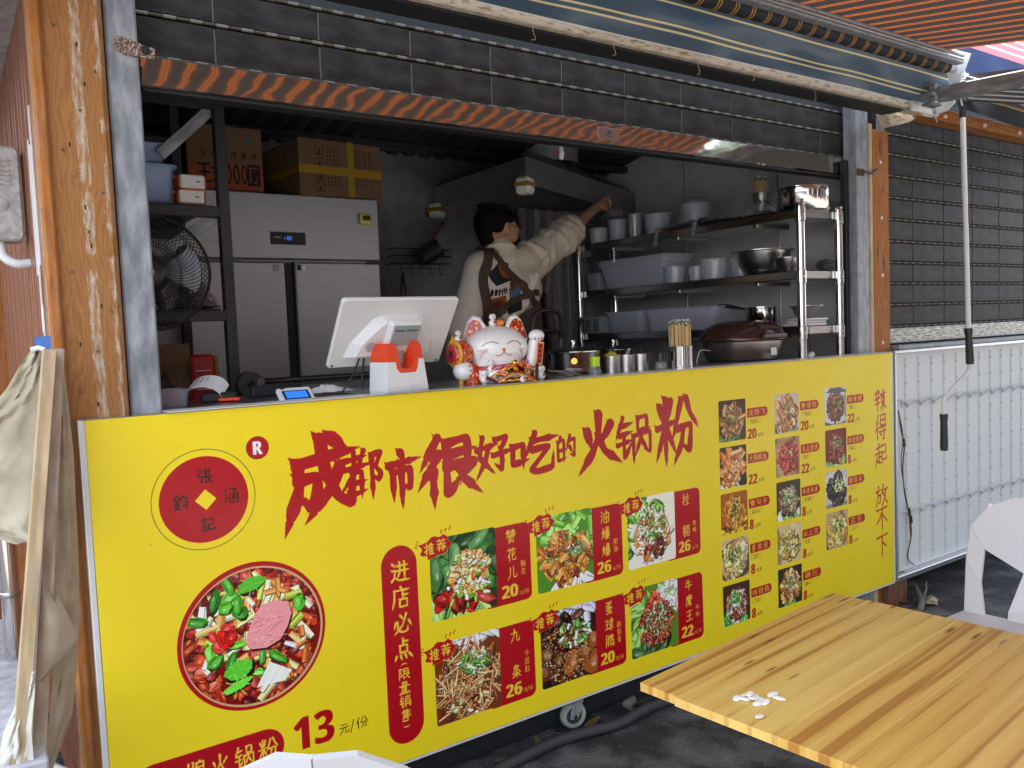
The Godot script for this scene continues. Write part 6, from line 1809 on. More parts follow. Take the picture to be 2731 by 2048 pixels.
# ---------------------------------------------------------------- on the counter
func build_counter_things():
	var y := 1.2332
	var ch := thing("chopstick_holder", "shiny steel canister packed with wrapped chopsticks on the counter", "chopstick holder", Vector3(2.125, y, -0.12))
	part(ch, "cup", pail(0.047, 0.047, 0.082, 0.002, 0.001), M.chrome)
	chopsticks(ch, 0.040, 0.006, 0.172, 44)
	var gb := thing("sauce_bottle", "small clear bottle with a lime green cap", "bottle", Vector3(1.69, y, -0.13))
	part(gb, "glass", lathe([[0, 0], [0.021, 0], [0.023, 0.004], [0.022, 0.018], [0.016, 0.030], [0.016, 0.034], [0, 0.034]], 20), M.bottle_glass)
	part(gb, "cap", lathe([[0.0165, 0.030], [0.019, 0.031], [0.0175, 0.048], [0.0195, 0.063], [0.018, 0.066], [0, 0.066]], 20), M.lime)
	var bb := thing("sauce_bottle", "small clear bottle with a black cap", "bottle", Vector3(2.045, y, -0.15))
	part(bb, "glass", lathe([[0, 0], [0.022, 0], [0.024, 0.004], [0.021, 0.022], [0.017, 0.032], [0, 0.032]], 20), M.bottle_glass)
	part(bb, "cap", lathe([[0.0175, 0.030], [0.0205, 0.031], [0.019, 0.045], [0.0205, 0.062], [0.018, 0.066], [0, 0.066]], 14), M.black_plastic)
	var nap := thing("napkin_stack", "loose white napkins beside the lucky cat", "napkins", Vector3(1.555, y, -0.14), Vector3(0, 0.3, 0))
	for k in 4:
		var rows := []
		for i in 7:
			var row := []
			for j in 9:
				var u := j / 8.0 - 0.5
				row.append(Vector3(0.135 * u, 0.004 + 0.0065 * k + 0.006 * cos(u * 5.0 + k) * (1.0 - i / 8.0) + 0.003 * sin(u * 14.0 + k * 2.0), 0.07 * (i / 6.0 - 0.5)))
			rows.append(row)
		part(nap, "napkin", sheet(rows), M.paper)
	var pot := thing("lidded_pot", "dark polished pot with a glass knob behind the napkins", "pot", Vector3(1.735, y, -0.31))
	part(pot, "wall", lathe([[0, 0], [0.080, 0], [0.100, 0.02], [0.104, 0.075], [0.108, 0.080], [0.108, 0.086], [0, 0.086]], 32), M.chrome)
	part(pot, "lid", lathe([[0.110, 0.086], [0.112, 0.090], [0.06, 0.100], [0, 0.103]], 32), M.black_plastic)
	part(pot, "knob", lathe([[0, 0.130], [0.009, 0.127], [0.011, 0.118], [0.006, 0.108], [0.008, 0.102]], 14), M.chrome)
	part(pot, "maker_mark", lathe([[0, 0.001], [0.012, 0.001], [0.012, 0]], 16), M.gold, Vector3(-0.062, 0.05, 0.082), Vector3(PI / 2, -0.65, 0))
	var pot2 := copy_of(pot, "lidded_pot", "second dark pot half hidden behind the first", Vector3(1.995, y, -0.37))
	pot2.scale = Vector3(0.75, 0.95, 0.75)
	for i in 3:
		var c := thing("sauce_cup", ["steel sauce cup heaped with yellow relish", "middle steel sauce cup in the row of three", "steel sauce cup with a spoon resting in it"][i], "cup", Vector3(1.855 + 0.073 * i, y, -0.225 + 0.004 * i), Vector3.ZERO, "steel sauce cups in a row")
		part(c, "wall", pail(0.033, 0.034, 0.058, 0.0015, 0.002), M.brushed)
		if i == 0:
			part(c, "relish", crumple(0.055, 0.055, 0.018, 33, 8), M.yellow_plastic, Vector3(0, 0.055, 0))
		elif i == 2:
			part(c, "spoon", tube([Vector3(0.0, 0.02, 0), Vector3(0.02, 0.075, -0.02), Vector3(0.045, 0.10, -0.04)], [0.006, 0.004, 0.004], 6), M.black_plastic)
	var ck := thing("rice_cooker", "big brown lidded rice cooker at the end of the counter", "rice cooker", Vector3(2.70, y, -0.29), Vector3(0, -0.5, 0))
	part(ck, "body", lathe([[0, 0], [0.150, 0], [0.165, 0.012], [0.180, 0.085], [0.182, 0.100]], 40), M.cooker_steel)
	part(ck, "lid", lathe([[0.184, 0.086], [0.194, 0.092], [0.195, 0.104], [0.182, 0.120], [0.165, 0.145], [0.130, 0.165], [0.070, 0.176], [0, 0.178]], 40), M.cooker_brown)
	block(ck, "handle", M.cooker_brown, Vector3(0.06, 0.108, 0.190), Vector3(0.13, 0.020, 0.040), 0.006, Vector3(0.15, 0.3, 0))
	block(ck, "button_panel", M.cooker_brown, Vector3(0.05, 0.146, 0.140), Vector3(0.11, 0.026, 0.05), 0.005, Vector3(0.55, 0.3, 0))
	for k in 3:
		block(ck, "button", M.black_plastic, Vector3(0.02 + 0.028 * k, 0.150 - 0.002 * k, 0.172 - 0.009 * k), Vector3(0.022, 0.010, 0.003), 0.001, Vector3(0.2, 0.3, 0))
	block(ck, "price_label", M.paper, Vector3(0.075, 0.040, 0.160), Vector3(0.034, 0.032, 0.002), 0.0, Vector3(-0.08, 0.44, 0))
	part(ck, "cord", tube(smooth_path([Vector3(-0.17, 0.05, 0.05), Vector3(-0.23, 0.055, 0.10), Vector3(-0.26, 0.02, 0.14), Vector3(-0.265, 0.003, 0.15)]), 0.0028, 6), M.white_plastic)
	var pw := thing("power_adapter", "small white plug adapter by the rack leg", "adapter", Vector3(2.93, y, -0.10))
	block(pw, "case", M.white_plastic, Vector3(0, 0.012, 0), Vector3(0.045, 0.024, 0.022), 0.006, Vector3(0, 0.3, 0.2))
	part(pw, "lead", tube(smooth_path([Vector3(0.0, 0.02, 0), Vector3(-0.005, 0.10, -0.005), Vector3(0.01, 0.16, -0.01)]), 0.0022, 5), M.soft_black)

	# left end of the counter
	var tb := thing("spice_tub", "clear tub with a red lidded jar inside by the grey column", "tub", Vector3(0.245, y, -0.25))
	part(tb, "wall", tub_mesh(0.085, 0.10, 0.048, 0.88), M.clear_cup)
	part(tb, "jar", lathe([[0, 0], [0.020, 0], [0.021, 0.030], [0.017, 0.038], [0, 0.039]], 18), M.red_pack, Vector3(0.005, 0.005, 0.0))
	var bag := thing("black_bag", "folded black bag behind the spice tub", "bag", Vector3(0.25, y, -0.39))
	part(bag, "cloth", crumple(0.12, 0.08, 0.085, 41, 10), M.soft_black)
	var pr := thing("receipt_printer", "black receipt printer feeding out a curled slip", "printer", Vector3(0.395, y, -0.30), Vector3(0, -0.35, 0))
	block(pr, "case", M.soft_black, Vector3(0, 0.014, 0), Vector3(0.10, 0.028, 0.10), 0.006)
	block(pr, "orange_base", M.orange_plastic, Vector3(0.03, 0.008, 0.056), Vector3(0.06, 0.010, 0.014), 0.003)
	var rows := []
	for i in 13:
		var s := i / 12.0
		var a := lerpf(0.2, 2.75, s)
		var row := []
		for j in 3:
			row.append(Vector3(-0.036 + 0.055 * cos(a) - 0.010 * (j - 1), 0.022 + 0.040 * sin(a) - 0.016 * (j - 1), 0.03 + 0.022 * (j - 1) - 0.012 * s))
		rows.append(row)
	var slip := part(pr, "paper_slip", sheet(rows), M.paper)
	for k in 5:
		var a := lerpf(1.5, 2.5, k / 4.0)
		var o := Vector3(-0.036 + 0.056 * cos(a), 0.0225 + 0.041 * sin(a), 0.024)
		bar(slip, "print_line", M.iron, o + Vector3(0.007, 0.011, -0.015), o - Vector3(0.005, 0.008, -0.011) * (0.3 + 0.3 * (k % 3)), 0.0016, 0.0005, Vector3(cos(a), sin(a), 0), 0.0)
	var td := thing("tape_dispenser", "dark desktop tape dispenser beside the printer", "dispenser", Vector3(0.545, y, -0.36), Vector3(0, 0.1, 0))
	part(td, "reel", lathe([[0.012, -0.012], [0.040, -0.012], [0.040, 0.012], [0.012, 0.012], [0.012, -0.012]], 24), M.soft_black, Vector3(-0.045, 0.040, 0), Vector3(PI / 2, 0, 0))
	block(td, "body", M.soft_black, Vector3(0.03, 0.018, 0), Vector3(0.16, 0.036, 0.06), 0.006)
	block(td, "cutter", M.iron, Vector3(-0.012, 0.042, 0), Vector3(0.022, 0.03, 0.03), 0.002)
	var lcd := thing("payment_terminal", "small white payment terminal with a lit blue screen", "terminal", Vector3(0.57, y, -0.15), Vector3(0, 0.0, 0))
	var body := part(lcd, "case", prism(rounded(0.102, 0.060, 0.008), 0.014, 0.003), M.white_plastic, Vector3(0, 0.010, -0.005), Vector3(-0.95, 0, 0))
	block(body, "bezel", M.black_plastic, Vector3(0, -0.006, 0.0072), Vector3(0.078, 0.040, 0.001), 0.0)
	block(body, "screen", M.screen_blue, Vector3(0, -0.006, 0.0082), Vector3(0.064, 0.030, 0.001), 0.0)
	block(body, "camera_dot", M.black_plastic, Vector3(-0.033, 0.024, 0.0072), Vector3(0.012, 0.004, 0.001), 0.0)
	var rag := thing("cleaning_cloth", "crumpled grey cloth behind the glass sheet", "cloth", Vector3(0.71, y, -0.25))
	part(rag, "cloth", crumple(0.15, 0.10, 0.022, 51), M.paper)


func build_till():
	var t := thing("till_screen", "white till screen seen from behind on an orange and white stand", "till", Vector3(0.88, 1.2392, -0.095))
	var tilt := 0.6435
	var o := Vector3(0.0, 0.178, -0.030)
	var case := part(t, "monitor", prism(rounded(0.39, 0.250, 0.012), 0.016, 0.004), M.white_plastic, o, Vector3(tilt, 0, 0))
	for s in [-1.0, 1.0]:
		part(case, "screw_hole", lathe([[0, 0.0008], [0.004, 0.0006], [0.0045, 0]], 10), M.iron, Vector3(0.180 * s, -0.115, 0.008), Vector3(PI / 2, 0, 0))
	# the swelling on its back: an arch that holds the works
	var g := Geo.new()
	var ring := func(w: float, top: float, bottom: float, shoulder: float, z: float) -> Array:
		var out := []
		for p in [[-w, bottom], [-w * 0.92, lerpf(bottom, top, 0.35)], [-shoulder, top * 0.82], [-shoulder * 0.72, top], [shoulder * 0.72, top], [shoulder, top * 0.82], [w * 0.92, lerpf(bottom, top, 0.35)], [w, bottom]]:
			out.append(Vector3(p[0], p[1], z))
		return out
	var back: Array = ring.call(0.152, 0.066, -0.085, 0.085, 0.008)
	var front: Array = ring.call(0.122, 0.056, -0.066, 0.062, 0.034)
	for i in 7:
		g.flat([back[i], back[i + 1], front[i + 1], front[i]], Vector3(0, -0.04, 0))
	g.flat([back[0], back[7], front[7], front[0]], Vector3(0, -0.04, 0.01))
	for i in range(1, 4):
		g.face([front[i - 1], front[i], front[7 - i], front[8 - i]], Vector3(0, 0, 1))
	part(case, "rear_housing", g.mesh(), M.white_plastic)
	var lou := Geo.new()
	for k in 9:
		var half := 0.016 * sqrt(maxf(0.05, 1.0 - pow((k - 4) / 4.6, 2.0)))
		box_into(lou, Vector3(-0.084, -0.030 - 0.004 * (k - 4), 0.0345), Vector3(half, 0.0010, 0.0006), 0.0)
	part(case, "speaker_slots", lou.mesh(), M.grey_plastic)
	block(case, "hinge_block", M.white_plastic, Vector3(0.005, 0.010, 0.046), Vector3(0.108, 0.125, 0.030), 0.008)
	var plate := block(case, "grey_plate", M.grey_plastic, Vector3(0.005, 0.030, 0.0622), Vector3(0.088, 0.074, 0.003), 0.002)
	# the maker's name, upside down as in the shop
	var tm := TextMesh.new()
	var fnt := SystemFont.new()
	fnt.font_names = PackedStringArray(["Droid Sans"])
	fnt.font_weight = 700
	tm.font = fnt
	tm.text = "sunmi"
	tm.font_size = 24
	tm.pixel_size = 0.00048
	tm.depth = 0.0006
	part(plate, "lettering", tm, M.iron, Vector3(0.018, 0.018, 0.0018), Vector3(0, 0, PI))
	for k in 4:
		block(plate, "character", M.iron, Vector3(-0.010 - 0.008 * k, 0.018, 0.0017), Vector3(0.0055, 0.0065, 0.0005), 0.0)
	# stand: white foot with an orange cradle
	var foot := part(t, "stand", prism(PackedVector2Array([Vector2(-0.088, 0), Vector2(0.088, 0), Vector2(0.072, 0.088), Vector2(0.052, 0.088), Vector2(0.046, 0.062), Vector2(0.036, 0.050), Vector2(-0.030, 0.050), Vector2(-0.044, 0.060), Vector2(-0.050, 0.082), Vector2(-0.080, 0.082)]), 0.10, 0.005), M.white_plastic, Vector3(-0.005, 0.0, 0.0), Vector3(0, 0.12, 0))
	foot.scale = Vector3(0.84, 1.06, 1)
	part(foot, "cradle", prism(PackedVector2Array([Vector2(-0.0795, 0.083), Vector2(-0.0495, 0.083), Vector2(-0.0430, 0.061), Vector2(-0.0295, 0.0510), Vector2(0.0355, 0.0510), Vector2(0.0455, 0.063), Vector2(0.0515, 0.089), Vector2(0.0715, 0.089), Vector2(0.064, 0.125), Vector2(0.052, 0.138), Vector2(0.034, 0.138), Vector2(0.030, 0.076), Vector2(0.020, 0.062), Vector2(-0.020, 0.062), Vector2(-0.032, 0.076), Vector2(-0.038, 0.118), Vector2(-0.055, 0.134), Vector2(-0.076, 0.134)]), 0.096, 0.004), M.orange_plastic)
	part(t, "neck", tube([Vector3(0.0, 0.06, -0.02), Vector3(0.0, 0.12, -0.012)], 0.022, 14), M.grey_plastic)
	part(t, "cable", tube(smooth_path([Vector3(-0.10, 0.10, -0.07), Vector3(-0.115, 0.05, -0.09), Vector3(-0.14, 0.01, -0.10), Vector3(-0.15, 0.002, -0.09)]), 0.0028, 6), M.black_plastic)
	part(t, "cable", tube(smooth_path([Vector3(-0.085, 0.10, -0.07), Vector3(-0.088, 0.05, -0.08), Vector3(-0.09, 0.003, -0.08)]), 0.0032, 6), M.black_plastic)


func egg(rx: float, ry: float, rz: float, seg := 28) -> Mesh:
	var p := []
	for i in 15:
		var a := PI * i / 14.0 - PI / 2.0
		p.append([maxf(0.0, cos(a)), sin(a)])
	p[0][0] = 0.0
	p[14][0] = 0.0
	var g := Geo.new()
	lathe_into(g, p, seg, TAU, Transform3D(Basis(Vector3(rx, 0, 0), Vector3(0, ry, 0), Vector3(0, 0, rz)), Vector3.ZERO))
	for i in g.n.size():
		g.n[i] = Vector3(g.v[i].x / (rx * rx), g.v[i].y / (ry * ry), g.v[i].z / (rz * rz)).normalized()
	return g.mesh()


func line_on_head(t: Node, called: String, pts: Array, m: Material, r := 0.0012):
	var q := []
	for p in pts:
		var k: float = 1.0 - pow(p[0] / 0.106, 2.0) - pow((p[1] - 0.120) / 0.076, 2.0)
		q.append(Vector3(p[0], p[1] - 0.009, 0.084 * sqrt(maxf(0.02, k)) + 0.0006))
	part(t, called, tube(smooth_path(q, 4), r, 5), m)


func kitten(t: Node, at: Vector3, s: float, turn := 0.0):
	var k := part(t, "kitten", egg(0.62 * s, 0.60 * s, 0.55 * s, 16), M.porcelain, at + Vector3(0, 0.55 * s, 0), Vector3(0, turn, 0))
	part(k, "head", egg(0.58 * s, 0.50 * s, 0.50 * s, 16), M.porcelain, Vector3(0, 0.95 * s, 0.06 * s))
	for e in [-1.0, 1.0]:
		part(k, "ear", lathe([[0.20 * s, 0], [0, 0.30 * s]], 8), M.cat_orange if e < 0 else M.cat_red, Vector3(0.32 * s * e, 1.30 * s, 0.05 * s), Vector3(0, 0, -0.4 * e))
		part(k, "eye", egg(0.06 * s, 0.06 * s, 0.04 * s, 8), M.ink, Vector3(0.18 * s * e, 1.0 * s, 0.54 * s))
	part(k, "nose", egg(0.06 * s, 0.05 * s, 0.04 * s, 8), M.cat_line, Vector3(0, 0.88 * s, 0.56 * s))
	part(k, "bib", egg(0.22 * s, 0.22 * s, 0.10 * s, 10), M.cat_red, Vector3(0.1 * s, 0.1 * s, 0.5 * s))


func build_cat():
	var t := thing("lucky_cat", "white porcelain lucky cat with red ears, drum, scroll and a raised paw", "figurine", Vector3(1.255, 1.2392, -0.125), Vector3(0, -0.34, 0))
	t.scale = Vector3(1.04, 1.0, 1.04)
	part(t, "body", lathe([[0, 0], [0.092, 0.0], [0.104, 0.012], [0.100, 0.04], [0.084, 0.068], [0.06, 0.085]], 36), M.porcelain)
	part(t, "head", egg(0.106, 0.076, 0.084, 40), M.porcelain, Vector3(0, 0.111, 0))
	# patterned red cloth: drawn blossoms
	var pat := Image.create(192, 192, false, Image.FORMAT_RGBA8)
	pat.fill(Color(0.70, 0.05, 0.07))
	for i in 70:
		var o := Vector2(rng.randf() * 192.0, rng.randf() * 192.0)
		var c: Color = [Color(0.86, 0.30, 0.05), Color(0.95, 0.62, 0.12), Color(0.80, 0.08, 0.07), Color(0.20, 0.40, 0.16), Color(0.90, 0.72, 0.62)][i % 5]
		for k in 5:
			fill(pat, oval(o + Vector2(7, 0).rotated(TAU * k / 5.0), 6, 4, TAU * k / 5.0, 8), c)
		fill(pat, oval(o, 3, 3, 0, 7), Color(0.95, 0.75, 0.2))
	var cloth := mat("blossom", Color(1, 1, 1), 0.18)
	cloth.albedo_texture = ImageTexture.create_from_image(pat)
	cloth.uv1_triplanar = true
	cloth.uv1_scale = Vector3(14, 14, 14)
	for e in [-1.0, 1.0]:
		var ear := PackedVector2Array()
		for p in [[-0.040, 0.0], [-0.044, 0.035], [-0.034, 0.066], [-0.014, 0.078], [0.008, 0.066], [0.028, 0.035], [0.044, 0.004], [0.02, -0.03], [-0.02, -0.035]]:
			ear.append(Vector2(p[0] * -e * -1.0, p[1]))
		var er := part(t, "ear", prism(ear, 0.022, 0.007), M.porcelain, Vector3(0.066 * e, 0.142, 0.004), Vector3(-0.1, 0.25 * e, -0.25 * e))
		var inner := PackedVector2Array()
		for p in ear:
			inner.append(p * 0.78 + Vector2(0, 0.004))
		part(er, "ear_lining", prism(inner, 0.005, 0.0015), cloth, Vector3(0, 0, 0.0105))
	# painted face
	line_on_head(t, "eye_line", [[-0.062, 0.128], [-0.045, 0.140], [-0.026, 0.141], [-0.010, 0.134]], M.cat_line)
	line_on_head(t, "eye_line", [[0.018, 0.134], [0.034, 0.142], [0.052, 0.140], [0.066, 0.129]], M.cat_line)
	line_on_head(t, "mouth_line", [[-0.022, 0.098], [-0.010, 0.096], [0.001, 0.103], [0.005, 0.112]], M.cat_red, 0.0013)
	line_on_head(t, "mouth_line", [[0.005, 0.112], [0.010, 0.103], [0.020, 0.096], [0.032, 0.099]], M.cat_red, 0.0013)
	for k in 3:
		line_on_head(t, "whisker", [[-0.075 + 0.004 * k, 0.112 - 0.013 * k], [-0.058, 0.116 - 0.006 * k], [-0.046, 0.117 - 0.003 * k]], M.cat_orange, 0.0009)
		line_on_head(t, "whisker", [[0.078 - 0.003 * k, 0.112 - 0.012 * k], [0.068, 0.116 - 0.006 * k], [0.060, 0.118 - 0.004 * k]], M.cat_orange, 0.0009)
	part(t, "nose", egg(0.006, 0.005, 0.003, 12), M.cat_orange, Vector3(0.005, 0.107, 0.0838))
	# collar, bell
	skin(mat("collar_red", Color(1, 1, 1), 0.2), noise_tex(0.08, [[0.5, lin(0.42, 0.01, 0.05)], [0.66, lin(0.42, 0.01, 0.05)], [0.7, lin(0.75, 0.5, 0.5)]], 128, 2, 99), Vector3(9, 9, 9))
	part(t, "collar", tube(ring_points(0.092, 0.0), 0.010, 10), M.collar_red, Vector3(0.004, 0.055, 0.002), Vector3(0.05, 0, 0.10))
	part(t, "bell", egg(0.011, 0.011, 0.011, 16), M.gold, Vector3(0.036, 0.062, 0.096))
	# scroll with four characters, gold ingots under it
	var sc := Image.create(256, 96, false, Image.FORMAT_RGBA8)
	sc.blit_rect(pat, Rect2i(0, 0, 192, 96), Vector2i(0, 0))
	sc.blit_rect(pat, Rect2i(30, 90, 64, 96), Vector2i(192, 0))
	sc.fill_rect(Rect2i(0, 0, 256, 4), Color(0.93, 0.7, 0.2))
	sc.fill_rect(Rect2i(0, 90, 256, 6), Color(0.93, 0.7, 0.2))
	var n := 0
	for c in "吉运财宝":
		fill(sc, oval(Vector2(34 + 62 * n, 48), 26, 30), Color(0.85, 0.6, 0.15))
		glyph(sc, c, Rect2(14 + 62 * n, 24, 40, 48), 9.0, Color(0.03, 0.02, 0.02), 0)
		n += 1
	var scm := mat("scroll_print", Color(1, 1, 1), 0.18)
	scm.albedo_texture = ImageTexture.create_from_image(sc)
	scm.texture_repeat = false
	var rows := []
	for i in 5:
		var row := []
		for j in 17:
			var u := j / 16.0
			var top := Vector2(lerpf(-0.056, 0.108, u), 0.016 + 0.046 * sin(clampf(u * 1.12, 0.0, 1.0) * PI * 0.72))
			var low := Vector2(lerpf(-0.030, 0.098, u), -0.010 + 0.038 * sin(clampf(u * 1.05 + 0.04, 0.0, 1.0) * PI * 0.95))
			var p := top.lerp(low, i / 4.0)
			row.append(Vector3(p.x, maxf(p.y, 0.001), 0.094 + 0.026 * sin(u * PI) + 0.006 * i))
		rows.append(row)
	part(t, "scroll", sheet(rows), scm)
	for s in [0, 16]:
		part(t, "scroll_rod", tube([rows[0][s] + Vector3(0, 0.004, 0), rows[4][s] + Vector3(0, 0.003, 0)], 0.005, 8), M.ink)
	for k in 4:
		part(t, "gold_ingot", egg(0.017, 0.009, 0.010, 14), M.gold, Vector3(-0.005 + 0.026 * k, 0.008, 0.112 - 0.004 * k), Vector3(0.1, 0.3 * k, 0))
	kitten(t, Vector3(0.052, 0.0, 0.122), 0.017)
	kitten(t, Vector3(-0.062, 0.0, 0.088), 0.022, 0.2)
	kitten(t, Vector3(-0.040, 0.035, 0.088), 0.019, 0.1)
	kitten(t, Vector3(0.135, 0.0, 0.045), 0.024, 0.3)
	kitten(t, Vector3(-0.008, 0.183, 0.005), 0.021, 0.2)
	var house := block(t, "toy_house", M.cat_orange, Vector3(0.012, 0.194, 0.022), Vector3(0.020, 0.018, 0.014), 0.002)
	part(house, "roof", prism(PackedVector2Array([Vector2(-0.014, 0), Vector2(0.014, 0), Vector2(0, 0.010)]), 0.018, 0.001), M.brown_wood, Vector3(0, 0.009, 0))
	# raised arm on one side
	part(t, "raised_arm", tube(smooth_path([Vector3(0.088, 0.035, 0.030), Vector3(0.108, 0.06, 0.030), Vector3(0.118, 0.10, 0.026), Vector3(0.124, 0.13, 0.026)]), 0.019, 16), M.porcelain)
	var paw := part(t, "paw", egg(0.026, 0.022, 0.024, 20), M.porcelain, Vector3(0.129, 0.146, 0.030))
	for k in 3:
		part(paw, "claw_mark", egg(0.0018, 0.006, 0.0015, 8), M.cat_red, Vector3(-0.011 + 0.011 * k, -0.008, 0.0218 - 0.001 * absf(k - 1)))
	var tag_ := block(t, "hanging_tag", M.gold_paint, Vector3(0.131, 0.088, 0.052), Vector3(0.022, 0.076, 0.003), 0.001, Vector3(0, 0, -0.12))
	block(tag_, "red_field", M.cat_red, Vector3(0, 0, 0.0016), Vector3(0.017, 0.066, 0.001), 0.0)
	for k in 4:
		block(tag_, "character", M.ink, Vector3(0, 0.024 - 0.016 * k, 0.0023), Vector3(0.009, 0.009, 0.0006), 0.0)
	# drum and the paw that holds it
	var drum := part(t, "drum", lathe([[0, -0.034], [0.030, -0.033], [0.042, -0.018], [0.044, 0.0], [0.042, 0.018], [0.030, 0.033], [0, 0.034]], 28), cloth, Vector3(-0.124, 0.098, 0.030), Vector3(0, 0.35, PI / 2))
	part(drum, "gold_rim", tube(ring_points(0.040, 0.020), 0.0055, 8), M.gold_paint)
	part(drum, "drum_face", lathe([[0, 0.0352], [0.027, 0.0342], [0.031, 0.031]], 24), M.cat_red)
	for k in 3:
		block(drum, "character", M.ink, Vector3(-0.035 + 0.004 * k, 0.0 - 0.001, 0.0275 - 0.014 * k), Vector3(0.016, 0.018, 0.010), 0.002, Vector3(0, 0.5 * k, 0))
	block(drum, "face_character", M.ink, Vector3(0.0, 0.0352, 0.002), Vector3(0.022, 0.001, 0.020), 0.0)
	part(t, "drum_cap", lathe([[0.014, 0], [0, 0.028]], 8), M.gold_paint, Vector3(-0.145, 0.132, 0.030))
	kitten(t, Vector3(-0.128, 0.136, 0.030), 0.020, 0.3)
	var paw2 := part(t, "paw", egg(0.034, 0.032, 0.030, 22), M.porcelain, Vector3(-0.118, 0.042, 0.048))
	for k in 3:
		part(paw2, "claw_mark", egg(0.006, 0.0028, 0.0015, 8), M.cat_red, Vector3(0.014, 0.016 - 0.015 * k, 0.026 - 0.003 * absf(k - 1)))
	part(t, "drum_stem", tube([Vector3(-0.124, 0.0, 0.034), Vector3(-0.124, 0.06, 0.032)], 0.009, 10), M.gold_paint)
	part(t, "sleeve", tube(smooth_path([Vector3(-0.085, 0.004, 0.045), Vector3(-0.088, 0.035, 0.048), Vector3(-0.090, 0.06, 0.040)]), [0.030, 0.030, 0.029, 0.028, 0.027, 0.026, 0.025, 0.024, 0.023, 0.022, 0.020, 0.018, 0.016], 14), cloth)


# ---------------------------------------------------------------- the cook
# bones are [from, to, radius, radius]; the field joins them softly and surface nets mesh it
func flesh(bones: Array, cell: float, soft: float) -> Geo:
	var lo := Vector3.INF
	var hi := -Vector3.INF
	for b in bones:
		var r: float = maxf(b[2], b[3]) + soft + 2.0 * cell
		lo = lo.min(b[0] - Vector3.ONE * r).min(b[1] - Vector3.ONE * r)
		hi = hi.max(b[0] + Vector3.ONE * r).max(b[1] + Vector3.ONE * r)
	var nx := int((hi.x - lo.x) / cell) + 2
	var ny := int((hi.y - lo.y) / cell) + 2
	var nz := int((hi.z - lo.z) / cell) + 2
	var f := PackedFloat32Array()
	f.resize(nx * ny * nz)
	f.fill(1.0)
	for b in bones:
		var a: Vector3 = b[0]
		var d: Vector3 = b[1] - a
		var dd := maxf(d.length_squared(), 1e-9)
		var r: float = maxf(b[2], b[3]) + soft + 1.5 * cell
		var p0 := (a.min(b[1]) - Vector3.ONE * r - lo) / cell
		var p1 := (a.max(b[1]) + Vector3.ONE * r - lo) / cell
		for k in range(maxi(0, int(p0.z)), mini(nz, int(p1.z) + 2)):
			for j in range(maxi(0, int(p0.y)), mini(ny, int(p1.y) + 2)):
				var at := (k * ny + j) * nx
				for i in range(maxi(0, int(p0.x)), mini(nx, int(p1.x) + 2)):
					var p := lo + Vector3(i, j, k) * cell - a
					var t := clampf(p.dot(d) / dd, 0.0, 1.0)
					var e: float = (p - d * t).length() - lerpf(b[2], b[3], t)
					var o := f[at + i]
					var h := maxf(soft - absf(e - o), 0.0) / soft
					f[at + i] = minf(e, o) - h * h * soft * 0.25
	var g := Geo.new()
	var ids := {}
	for k in nz - 1:
		for j in ny - 1:
			var at := (k * ny + j) * nx
			for i in nx - 1:
				var m := 0
				var c := at + i
				var q := [f[c], f[c + 1], f[c + nx], f[c + nx + 1], f[c + nx * ny], f[c + nx * ny + 1], f[c + nx * ny + nx], f[c + nx * ny + nx + 1]]
				for s in 8:
					if q[s] < 0.0:
						m |= 1 << s
				if m == 0 or m == 255:
					continue
				var sum := Vector3.ZERO
				var n := 0
				for e in [[0, 1], [2, 3], [4, 5], [6, 7], [0, 2], [1, 3], [4, 6], [5, 7], [0, 4], [1, 5], [2, 6], [3, 7]]:
					var u: float = q[e[0]]
					var v: float = q[e[1]]
					if (u < 0.0) != (v < 0.0):
						var w := u / (u - v)
						var pa := Vector3(e[0] & 1, (e[0] >> 1) & 1, e[0] >> 2)
						var pb := Vector3(e[1] & 1, (e[1] >> 1) & 1, e[1] >> 2)
						sum += pa.lerp(pb, w)
						n += 1
				var nn := Vector3(q[1] + q[3] + q[5] + q[7] - q[0] - q[2] - q[4] - q[6], q[2] + q[3] + q[6] + q[7] - q[0] - q[1] - q[4] - q[5], q[4] + q[5] + q[6] + q[7] - q[0] - q[1] - q[2] - q[3])
				ids[c] = g.vert(lo + (Vector3(i, j, k) + sum / n) * cell, nn.normalized())
	for c in ids:
		var i: int = c % nx
		var j: int = int(c / float(nx)) % ny
		var k: int = int(c / float(nx * ny))
		for ax in 3:
			var step: int = [1, nx, nx * ny][ax]
			var s1: int = [nx, nx * ny, 1][ax]
			var s2: int = [nx * ny, 1, nx][ax]
			if [i, j, k][(ax + 1) % 3] == 0 or [i, j, k][(ax + 2) % 3] == 0:
				continue
			if (f[c] < 0.0) != (f[c + step] < 0.0):
				if ids.has(c - s1) and ids.has(c - s2) and ids.has(c - s1 - s2):
					var a: int = ids[c]
					var b2: int = ids[c - s1]
					var d2: int = ids[c - s1 - s2]
					var e2: int = ids[c - s2]
					g.tri(a, b2, d2)
					g.tri(a, d2, e2)
	return g


